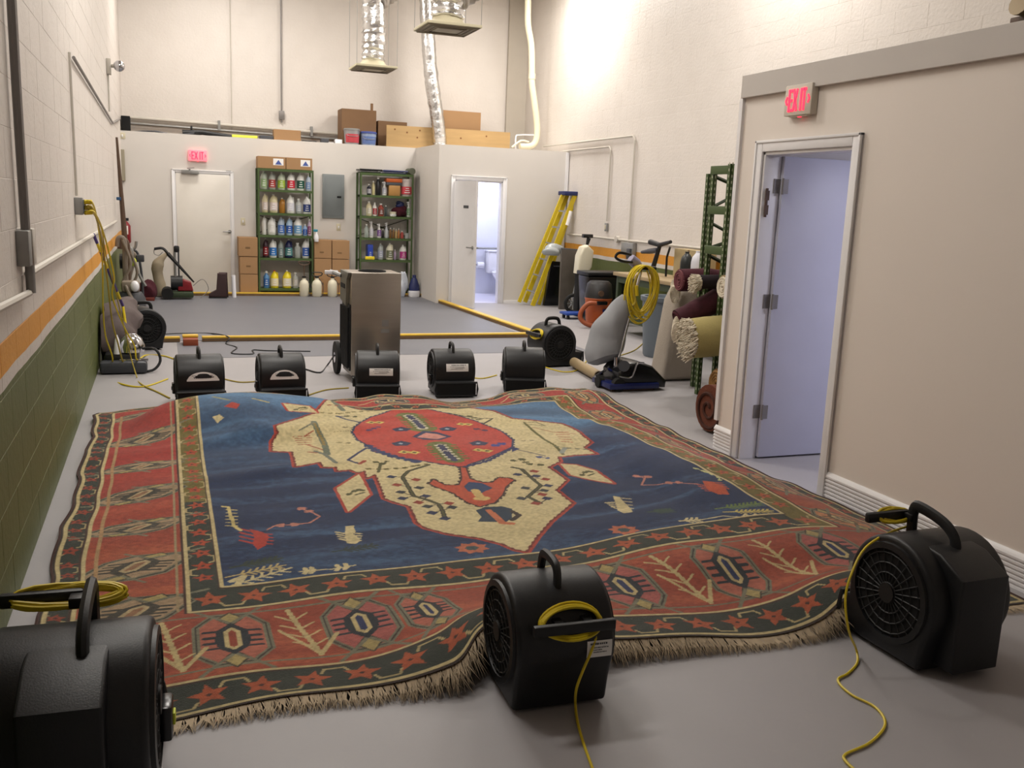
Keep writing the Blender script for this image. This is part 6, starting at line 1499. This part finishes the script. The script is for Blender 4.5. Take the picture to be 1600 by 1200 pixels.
for i in range(6):
    f = .12+.145*i; a_ = PY(813, 472, Yl).lerp(PY(882, 303, Yl), f); b2 = PY(830, 479, Yl-.12).lerp(PY(898, 303, Yl-.12), f)
    MB().add([a_+Vector((0, .0, -.012)), b2+Vector((0, 0, -.012)), b2+Vector((0, .09, -.012)), a_+Vector((0, .09, -.012)), a_+Vector((0, 0, .012)), b2+Vector((0, 0, .012)), b2+Vector((0, .09, .012)), a_+Vector((0, .09, .012))],
       [(0, 3, 2, 1), (4, 5, 6, 7), (0, 1, 5, 4), (1, 2, 6, 5), (2, 3, 7, 6), (3, 0, 4, 7)]).build('step', M_alum, t, smooth=False)
a_, b2 = PY(877, 303, Yl), PY(904, 297, Yl); MB().box(a_.x, b2.x, Yl-.16, Yl+.14, a_.z-.02, a_.z+.045, bev=.012).build('top_cap', M_navy, t)
for (pa_, pb2) in (((892, 330), (886, 352)),):
    a_, b2 = PY(*pa_, Yl-.137), PY(*pb2, Yl-.137); MB().cyl(a_, b2, .030, n=8).build('warning_label', M_paper, t)
# ---------------------------------------------------------------- things between ladder and bench
def slab(name, cat, label, poly, Y, th, m_, part='panel', bev=.004):
    P = [PY(*p, Y) for p in poly]; P = [(p.x, max(.002, p.z)) for p in P]; P = [(x, .002 if z < .06 else z) for x, z in P]
    xs = [p[0] for p in P]; t = thing(name, label, cat, (sum(xs)/len(xs), Y, 0))
    MB().prism(P, Y, Y+th, 'y', bev=bev).build(part, m_, t); return t
t = slab('folded_table', 'panel', 'tall black panel leaning behind the foot of the ladder', [(850, 480), (880, 481), (886, 410), (862, 408)], 14.2, .08, M_blackg)
MB().box(PY(866, 410, 14.18).x, PY(880, 410, 14.18).x, 14.19, 14.1995, PY(866, 415, 14.18).z-.02, PY(866, 415, 14.18).z).build('edge_strip', M_dgrey, t)
t = slab('smoky_panel', 'panel', 'big dusty grey translucent sheet standing right of the ladder', [(874, 478), (902, 480), (914, 392), (878, 389)], 13.7, .05, M_board)
a_, b2 = PY(877, 389, 13.72), PY(910, 392, 13.72)
MB().cyl(a_, b2, .02, n=8).build('top_edge', M_dgrey, t)
q = PY(865, 392, 13.9); t = thing('plastic_sheet', 'pale grey crumpled plastic over the black panel by the ladder', 'plastic', q)
lump((q.x+.05, 14.05, q.z), (.17, .08, .09), q.z-.08, 12, .25).build('sheet', mat('cloudy_grey', (170, 176, 178), .35), t)
# hand-truck like extractor with a spoked wheel
Yh = 13.2; q = G(893, 489); wx_, wy_ = PY(895, 480, Yh).x, Yh
t = thing('hand_truck', 'silver hand truck with a big spoked wheel and tall black grip', 'hand truck', (wx_, Yh, 0))
rw = .125
m = MB().tube([(wx_+rw*math.cos(k*PI/12), Yh, .15+rw*math.sin(k*PI/12)) for k in range(24)], .028, 8, closed=True); wv = m.build('wheel', M_rubber, t)
m = MB().cyl((wx_, Yh-.03, .15), (wx_, Yh+.03, .15), .035, n=12)
for k in range(8): m.cyl((wx_, Yh, .15), (wx_+rw*math.cos(k*PI/4), Yh, .15+rw*math.sin(k*PI/4)), .010, n=5)
m.build('spokes', M_alum, wv)
a_, b2 = PY(899, 474, Yh-.05), PY(917, 384, Yh-.05); MB().tube([a_, b2], .014, 8).build('frame_tube', M_alum, t)
a2, b3 = PY(893, 474, Yh+.1), PY(910, 390, Yh+.1); MB().tube([a2, b3], .012, 8).build('frame_tube', M_alum, t)
MB().tube([b2, PY(920, 372, Yh-.05)], [.02, .035], 8).build('grip', M_black, t); q = PY(917, 369, Yh-.05); MB().box(q.x-.07, q.x+.09, Yh-.09, Yh-.01, q.z-.025, q.z+.03, bev=.01).build('grip_head', M_blackg, t)
m = MB().box(PY(896, 478, Yh).x, PY(915, 470, Yh).x, Yh-.12, Yh+.12, .12, .26, bev=.01); m.build('engine_block', M_gal, t)
m = MB().tube([PY(905, 396, Yh), PY(912, 388, Yh), PY(914, 382, Yh)], [.04, .05, .02], 10); m.build('motor_head', M_dgrey, t)
MB().box(PY(885, 478, Yh-.1).x, PY(910, 478, Yh-.1).x, Yh-.2, Yh-.13, .004, .024).build('toe_plate', M_alum, t)
# milky tank
Yt = 12.74; a_, b2 = PY(903, 430, Yt), PY(929, 384, Yt); t = thing('milky_tank', 'milky white plastic tank propped behind the silver hand truck', 'tank', (a_.x+.1, Yt, .4))
P = [PY(*p, Yt) for p in ((903, 428), (906, 400), (912, 386), (920, 383), (929, 392), (926, 418), (918, 430))]
MB().prism([(p.x, p.z) for p in P], Yt+.0, Yt+.2, 'y', bev=.04).build('tank_body', M_tankw, t)
zb_ = min(p.z for p in P); MB().box(P[0].x+.03, P[0].x+.22, Yt+.02, Yt+.18, .001, zb_+.01, bev=.01).build('stand', M_dark, t)
# blue dolly
a_, b2 = G(907, 486), G(942, 492); t = thing('dolly', 'low blue dolly on small wheels beside the orange vacuum', 'dolly', (5.75, 12.75, 0))
MB().box(5.42, 6.0, 12.42, 12.68, .06, .095, bev=.008).build('deck', M_blue, t)
for x in (5.47, 5.95):
    for y in (12.47, 12.63): MB().cyl((x-.015, y, .03), (x+.015, y, .03), .029, n=12).build('wheel', M_rubber, t)
# orange shop vacuum
Yo = 11.75; q = PY(933, 507, Yo); ox = q.x; z1 = PY(933, 466, Yo).z; z2 = PY(935, 439, Yo).z
t = thing('shop_vacuum', 'orange shop vacuum with a black motor head and an orange hose', 'vacuum cleaner', (ox, Yo, 0))
MB().lathe([(.15, .05), (.165, .08), (.185, z1-.02), (.195, z1), (.19, z1+.01)], (ox, Yo, 0), 20).build('drum', M_orange, t)
MB().lathe([(.195, z1+.011), (.19, z1+.05), (.17, z2-.04), (.13, z2), (.03, z2+.005)], (ox, Yo, 0), 20).build('motor_head', mat('vac_grey', (30, 29, 31), .45), t)
MB().cyl((ox-.05, Yo-.19, z1+.08), (ox-.05, Yo-.165, z1+.08), .04, n=14).build('dial', M_poleb, t)
MB().box(ox-.13, ox+.03, Yo-.235, Yo-.17, z1-.07, z1-.02, bev=.01).build('front_latch', M_blackg, t)
MB().box(ox-.02, ox+.10, Yo-.192, Yo-.186, z1-.17, z1-.13).build('name_plate', M_navy, t, smooth=False)
MB().tube(smooth_path([(ox-.12, Yo-.2, z1-.05), (ox-.24, Yo-.18, z1-.06), (ox-.33, Yo-.16, z1-.18), (ox-.32, Yo-.18, .10), (ox-.2, Yo-.24, .035), (ox+.05, Yo-.27, .03), (ox+.2, Yo-.2, .03)], 6), .032, 10).build('hose', mat('hose_orange', (150, 74, 38), .5), t)
for k in range(4):
    a = PI/4+k*PI/2; MB().cyl((ox+.14*math.cos(a)-.015, Yo+.14*math.sin(a), .028), (ox+.14*math.cos(a)+.015, Yo+.14*math.sin(a), .028), .027, n=10).build('caster', M_rubber, t)
# black tote bin behind
Yb2 = 11.98; a_, b2 = PY(920, 425, Yb2), PY(990, 424, Yb2)
t = thing('black_bin', 'large black lidded bin behind the orange vacuum', 'bin', ((a_.x+6.1)/2, Yb2+.2, 0))
xe = min(6.12, b2.x); MB().prism([(a_.x+.06, .003), (xe-.05, .003), (xe, a_.z-.06), (a_.x, a_.z-.06)], Yb2, Yb2+.36, 'y', bev=.02).build('bin_body', M_blackg, t)
MB().box(a_.x-.02, xe+.02, Yb2-.03, Yb2+.38, a_.z-.055, a_.z, bev=.015).build('lid', M_black, t)
# ---------------------------------------------------------------- work bench and what stands on it
bz = .80; e = G(955, 424, bz)
BX0, BX1, BY0, BY1 = 5.55, 6.18, 7.9, 11.25
t = thing('work_bench', 'long wooden-topped work bench on green legs along the right wall', 'work bench', ((BX0+BX1)/2, (BY0+BY1)/2, 0))
bz = PX(1000, 432, BX0).z
MB().box(BX0, BX1, BY0, BY1, bz-.045, bz, bev=.004).build('bench_top', M_bench, t)
for y in (BY0+.08, 9.6, BY1-.08):
    for x in (BX0+.06, BX1-.06): MB().box(x-.03, x+.03, y-.03, y+.03, 0, bz-.046, bev=.004).build('leg', M_greend, t)
MB().box(BX0+.03, BX0+.06, BY0+.1, BY1-.1, bz-.13, bz-.047).build('apron', M_greend, t); MB().box(BX0+.06, BX1-.06, BY0+.1, BY1-.1, .16, .19).build('lower_shelf', M_greend, t)
def onb(px, py, X): return PX(px, py, X)
q0, q1 = onb(1054, 420, 6.0), onb(1102, 393, 6.0)
t = thing('cardboard_box', 'plain beige box at the back of the work bench, behind the jugs', 'box', (6.02, (q0.y+q1.y)/2, bz))
MB().box(5.98, 6.16, q1.y, q0.y, bz+.001, q1.z+.0, bev=.004).build('body', mat('beige_box', (168, 150, 112), .75), t, smooth=False); MB().box(5.979, 5.9795, (q0.y+q1.y)/2-.02, (q0.y+q1.y)/2+.02, bz+.002, q1.z-.003).build('tape', M_tape, t, smooth=False)
for (p0_, pt_, col_, txt) in (((1072, 421), 393, (30, 34, 34), 'black jug on the work bench, left of the white jug'), ((1089, 421), 392, (206, 206, 214), 'white jug on the work bench, next to the black jug')):
    q = onb(p0_[0], p0_[1], 5.8); h = onb(p0_[0], pt_, 5.8).z-bz; r = .075
    t = thing('plastic_jug', txt, 'jug', (5.8, q.y, bz)); mm = bmat(col_)
    m = MB().lathe([(r*.9, 0), (r, .01), (r, h*.64), (r*.86, h*.8), (r*.45, h*.91), (r*.32, h*.94)], (5.8, q.y, bz+.001), 16); m.tube([(5.8, q.y+.03, bz+h*.86), (5.8, q.y+.07, bz+h*.8), (5.8, q.y+.07, bz+h*.55)], .010, 6); m.build('body', mm, t)
    MB().cyl((5.8, q.y, bz+h*.93), (5.8, q.y, bz+h), .026, n=10).build('cap', mm, t)
# black wand with T handle standing on the bench and black stick
Xw = 5.85; P0, P1 = onb(1018, 420, Xw), onb(1031, 384, Xw); P0.z = bz+.016
t = thing('floor_tool', 'black T-shaped floor tool leaning up from the work bench', 'tool', P0)
MB().tube([P0, P1], [.035, .026], 10).build('shaft', M_blackg, t)
a_, b2 = onb(1016, 378, Xw), onb(1048, 378, Xw); MB().tube([a_, P1+Vector((0, 0, .01)), b2], [.035, .03, .022], 10).build('cross_head', M_black, t)
a_, b2 = onb(1003, 394, Xw), onb(1028, 391, Xw); MB().tube([a_, a_.lerp(b2, .5), b2], [.020, .035, .035], 10).build('side_nozzle', M_dgrey, t)
a_, b2, c_ = onb(1041, 421, Xw), onb(1042, 402, Xw), onb(1047, 386, Xw); a_.z = bz+.012
tag(MB().tube([a_, b2, c_], .014, 8).build('black_rod', M_blackg), 'thin bent black rod standing on the bench right of the T-shaped tool', 'rod')
# ---------------------------------------------------------------- upright carpet machine with cloth bag and cord
t = thing('carpet_machine', 'upright carpet cleaning machine with long grey cloth bag and chrome handle', 'carpet machine', (4.05, 7.55, 0)); Yc = 7.55
P = [PY(*p, Yc) for p in ((955, 596), (1027, 603), (1029, 590), (1008, 568), (985, 562), (966, 566), (956, 578))]; P = [(p.x, max(.02, p.z)) for p in P]
MB().prism(P, Yc-.16, Yc+.20, 'y', bev=.03).build('body', M_blackg, t)
x0_, x1_ = PY(952, 600, Yc-.17).x, PY(1029, 604, Yc-.17).x
MB().box(x0_, x1_, Yc-.19, Yc+.2, .022, .075, bev=.012).build('blue_skirt', mat('skirt_blue', (24, 34, 90), .3), t)
MB().box(x0_+.04, x1_-.04, Yc-.15, Yc+.16, .001, .022).build('brush', M_poleb, t)
MB().tube(smooth_path([PY(968, 588, Yc-.185), PY(985, 590, Yc-.185), PY(991, 580, Yc-.185), PY(996, 568, Yc-.18), PY(1006, 567, Yc-.17)], 4), .008, 6).build('chrome_trim', M_chrome, t)
MB().cyl(PY(975, 572, Yc-.10), PY(975, 572, Yc-.22), .05, n=16).build('motor_cap', M_dgrey, t)
for x in (PY(958, 590, Yc).x-.02,): MB().cyl((x, Yc-.18, .06), (x, Yc-.12, .06), .06, n=16).build('wheel', M_rubber, t)
hb, ht = PY(965, 566, Yc), PY(1003, 418, Yc+.15)
MB().tube([hb, ht], .014, 10).build('chrome_handle', M_chrome, t); MB().tube([hb+Vector((-.01, 0, .05)), hb+Vector((0, 0, -.08))], .03, 10).build('handle_fork', M_chrome, t)
a_, b2 = PY(985, 404, Yc+.15), PY(1003, 420, Yc+.15); MB().tube([a_, a_.lerp(b2, .5), b2], [.045, .05, .02], 10).build('handle_head', M_purple if 0 else mat('head_lilac', (140, 134, 160), .35), t)
MB().tube(smooth_path([PY(986, 398, Yc+.1), PY(968, 395, Yc+.1), PY(962, 402, Yc+.1), PY(972, 408, Yc+.1), PY(988, 410, Yc+.1)], 4), .013, 8).build('loop_grip', M_blackg, t)
m = MB().tube([PY(998, 418, Yc+.1), PY(1024, 420, Yc+.1)], [.022, .022], 8); m.build('cord_hook', M_blackg, t)
bp = smooth_path([PY(977, 462, Yc+.12), PY(968, 480, Yc+.12), PY(957, 505, Yc+.15), PY(948, 530, Yc+.18), PY(944, 550, Yc+.18), PY(948, 566, Yc+.15)], 4)
n_ = len(bp); rad = [.03+.15*math.sin(min(1, i/(n_-1)*1.12)*PI*.60)**1.1 for i in range(n_)]; rad[-1] = .09; rad[-2] = .13
m = MB().tube(bp, rad, 20, ry=None)
m.v = [(x+.010*math.sin(9*math.atan2(z-1, x)*3+z*14), y+.012*math.sin(z*9+x*30), z) for x, y, z in m.v]
m.build('cloth_bag', M_bag, t)
MB().tube([PY(946, 578, Yc+.1), PY(930, 588, Yc+.08)], .012, 8).build('axle_bar', M_chrome, t); q = PY(938, 590, Yc+.05); MB().cyl((q.x-.03, Yc+.05, .06), (q.x+.02, Yc+.05, .06), .055, n=16).build('rear_wheel', M_rubber, t)
q = PY(950, 574, Yc); MB().tube([q, PY(958, 580, Yc), PY(963, 570, Yc)], .018, 8).build('linkage', M_chrome, t)
# hanging cord coil
Yk = Yc+.04; t = thing('cord_coil', 'big loose coil of yellow extension cord hanging on the carpet machine handle', 'extension cord', PY(1006, 512, Yk)); rr = random.Random(4)
topz = PY(1010, 420, Yk)
for k in range(15):
    w_ = rr.uniform(.11, .165); h_ = rr.uniform(.20, .275); ox_ = rr.uniform(-.02, .02); yy = Yk-.05+.008*k; pts = []
    cxx, czz = PY(1005, 420, Yk).x+ox_, topz.z+.03-h_
    tl = rr.uniform(-.12, .12)
    for j in range(30):
        a = 2*PI*j/30; u, v_ = w_*math.sin(a)*(1+.15*math.cos(a)), h_*math.cos(a)
        pts.append((cxx+u*math.cos(tl)-(v_-h_)*math.sin(tl)*.6, yy+.01*math.sin(3*a+k), czz+v_))
    MB().tube(pts, .0065, 6, closed=True).build('cord_loop', M_yel, t)
MB().tube(smooth_path([PY(996, 430, Yk-.06), PY(990, 448, Yk-.07), PY(993, 470, Yk-.07), PY(988, 478, Yk-.07)], 4), .010, 6).build('cord_end', M_dyel, t); MB().cyl(PY(994, 446, Yk-.075), PY(995, 462, Yk-.075), .018, n=8).build('plug', M_yel, t)
# tan cardboard tube
a_, b2 = G(897, 566, .055), G(936, 588, .055); t = thing('cardboard_tube', 'tan cardboard tube lying on the floor left of the carpet machine', 'tube', ((a_.x+b2.x)/2, (a_.y+b2.y)/2, 0))
MB().cyl(a_, b2, .05, n=18).build('tube', M_bench, t); d = (b2-a_).normalized(); MB().cyl(b2+d*.001, b2+d*.004, .044, n=18).build('end_opening', M_dark, t)
# grey trash bin
t = thing('trash_bin', 'round blue-grey plastic trash bin in front of the work bench', 'bin', (5.22, 9.0, 0)); bt = PY(1025, 470, 9.0).z
q = G(1030, 556); bxx = PY(1033, 540, 9.2).x; OFF[t.name] = Vector((bxx, 9.2, 0)); t.location = (bxx, 9.2, 0)
bt = PY(1033, 463, 9.2).z
MB().lathe([(.19, .001), (.2, .02), (.24, bt-.05)], (bxx, 9.2, 0), 22).build('bin_body', M_grey, t); MB().lathe([(.26, bt-.05), (.265, bt), (.22, bt), (.21, bt-.04)], (bxx, 9.2, 0), 22).build('rim', M_grey, t)
# big felt roll leaning, standing on its end
Yf = 7.85; a_, b2 = PY(1060, 596, Yf), PY(1090, 452, Yf); a_.z = .004
t = thing('felt_roll', 'tall grey felt roll standing on end, left of the green rack', 'roll', a_)
P = [PY(*p, Yf) for p in ((1026, 597), (1086, 600), (1112, 452), (1062, 446), (1050, 470))]; 
MB().prism([(p.x, .003 if p.z < .08 else p.z) for p in P], Yf-.09, Yf+.20, 'y', bev=.07).build('roll', M_pad, t)
q = PY(1054, 452, Yf-.1); lump((q.x, Yf-.12, q.z), (.05, .05, .10), q.z-.2, 5, .3).build('white_fluff', M_shag, t)
# ---------------------------------------------------------------- green pallet rack and the rolled rugs
XG_ = 4.42
t = thing('storage_rack', 'tall green perforated steel storage rack beyond the partition end', 'rack', (XG_+.4, 6.9, 0))
def post(x, y, zt, nm='post'):
    m = MB().box(x-.017, x+.017, y-.019, y-.015, 0, zt); m.box(x-.017, x-.013, y-.019, y+.025, 0, zt); m.box(x+.013, x+.017, y-.019, y+.025, 0, zt)
    pst = m.build(nm, M_green, t, smooth=False)
    m = MB(); n = int(zt/.05)
    for i in range(n): m.box(x-.005, x+.005, y-.0205, y-.0192, .04+i*.05, .062+i*.05); m.box(x-.0185, x-.0172, y-.004, y+.008, .04+i*.05, .062+i*.05)
    m.build('slots', mat('slot_pale', (170, 172, 150), .7), pst, kind='stuff', smooth=False)
y1_, y2_ = 7.17, 6.85
post(4.444, y1_, 1.95); post(4.60, 7.51, 1.94); post(4.40, y2_, 2.0); post(XG_+.95, y1_, 1.95); post(XG_-.03, 5.66, 2.0)
zs_ = [PX(1130, y, XG_).z for y in (262, 330, 392, 470, 560)]
zs_ = [PY(1143, 258, y2_).z-.03]+[PY(1140-(y-258)*.075, y, y2_).z for y in (328, 392, 472, 553)]
for z in zs_: MB().box(XG_-.02, XG_+.02, 5.68, y1_, z-.04, z+.03, bev=.004).build('beam', M_green, t); MB().box(XG_+.03, XG_+.95, y1_-.015, y1_+.015, z-.03, z+.01).build('end_strut', M_greend, t)
for i in range(4):
    z0, z1 = zs_[i+1], zs_[i]
    MB().tube([(XG_+.03, y1_+.03, z0 if i % 2 else z1-.05), (XG_+.95, y1_+.03, z1-.05 if i % 2 else z0)], .016, 4).build('diagonal_brace', M_greend, t)
    MB().tube([(XG_+.03, y1_+.07, z1-.1 if i % 2 else z0), (XG_+.6, y1_+.07, z0 if i % 2 else z1-.05)], .014, 4).build('diagonal_brace', M_greend, t)
for z in zs_[2:]: MB().box(XG_+.03, XG_+.95, 5.7, y1_-.03, z-.01, z+.003).build('shelf', M_greend, t)
def rug_roll(label, pc, Y, r, L_, m_, endm, dirv=(1, -.05, 0), spiral=3, fringe_=False, elong=1.0, zc=None):
    c0 = PY(pc[0], pc[1], Y); 
    if zc is not None: c0.z = zc
    d = Vector(dirv).normalized(); c1 = c0+d*L_
    t = thing('rolled_rug', label, 'rolled rug', (c0.x, c0.y, c0.z-r)); rr = random.Random(int(pc[0]))
    pts = [c0.lerp(c1, i/8)+Vector((0, 0, rr.uniform(-.006, .006))) for i in range(9)]
    MB().tube(pts, [r*(1+rr.uniform(-.02, .03)) for _ in pts], 22).build('roll', m_, t)
    a = d.cross(Vector((0, 0, 1))).normalized(); b2 = d.cross(a)
    P = []
    for k in range(60):
        th = k*.42*spiral/3; rad = r*.93*(1-k/66); P.append(c0-d*.004+a*math.cos(th)*rad+b2*math.sin(th)*rad)
    MB().tube(P, .012, 5).build('spiral_edge', endm, t)
    if fringe_:
        m = MB(); 
        for k in range(420):
            th = rr.uniform(0, 2*PI); rad = r*math.sqrt(rr.uniform(.02, 1.02)); p = c0+a*math.cos(th)*rad+b2*math.sin(th)*rad
            q = p-d*rr.uniform(.03, .075)+Vector((0, rr.uniform(-.025, .025), rr.uniform(-.05, .015))); m.tube([p, q], [.008, .004], 4)
        m.build('fringe', M_shag, t, kind='stuff')
    return t
Yr = 6.45
rug_roll('fat olive-tan rolled rug with a shaggy cream fringed end, poking out of the rack', (1078, 528), 6.75, .165, 1.1, M_tan, M_shag, (1, -.12, .07), 3, True)
t = rug_roll('rust brown rolled rug lying lowest by the partition end, spiral end showing', (1106, 649), 5.86, .175, .9, M_rust, mat('rust_light', (66, 34, 22), .95), (1, .02, 0), 1.5, zc=.185)
rug_roll('maroon and brown rolled rug highest in the rack, across the felt roll top', (1062, 437), 7.3, .10, .75, M_maroon, mat('mauve', (110, 60, 66), .9), (1, -.06, 0))
rug_roll('dark rolled rug with a white fringed end, just right of the maroon one', (1092, 441), 6.95, .06, .7, mat('near_black_rug', (38, 28, 34), .95, var=.4, vscale=25), M_shag, (1, -.08, .05), 3, True)
rug_roll('patterned dark maroon rolled rug slanting down over the tan roll', (1060, 500), 7.02, .095, .8, mat('maroon_pattern', (64, 24, 34), .95, var=.5, vscale=26), M_maroon, (1, -.12, .52))
rug_roll('bronze brown rolled rug in the shadow behind the rack leg', (1120, 598), 6.2, .11, .7, mat('bronze_rug', (96, 68, 36), .95, var=.2), mat('bronze_light', (130, 96, 50), .9), (1, 0, 0), 3, zc=None)
rug_roll('cream tufted rolled rug end deeper in the rack, right of the maroon rug', (1130, 448), 6.5, .09, .6, mat('cream_dark', (150, 132, 98), .95, var=.3), M_shag, (1, -.05, 0))
t = thing('white_tassel', 'white tied tassel hanging at the maroon roll end', 'tassel', PY(1053, 512, 6.95)); q = PY(1053, 515, 6.95)
lump((q.x, 6.93, q.z), (.03, .03, .09), q.z-.2, 6, .3).build('tassel', M_shag, t)
# sprinkler / lamp at the top right corner, on top of the fascia
q = PX(1582, 2, XP-.05); t = thing('emergency_light', 'small bronze lamp head on the ledge above the partition, top right corner', 'lamp', (XP+.06, q.y, 2.461))
MB().box(XP+.0, XP+.1, q.y-.08, q.y+.05, 2.461, 2.50, bev=.006).build('base', M_poleb, t); MB().tube([(XP-.03, q.y-.02, 2.55), (XP+.05, q.y-.02, 2.53)], [.055, .035], 14).build('lamp_head', mat('bronze', (120, 104, 78), .35, .5), t)
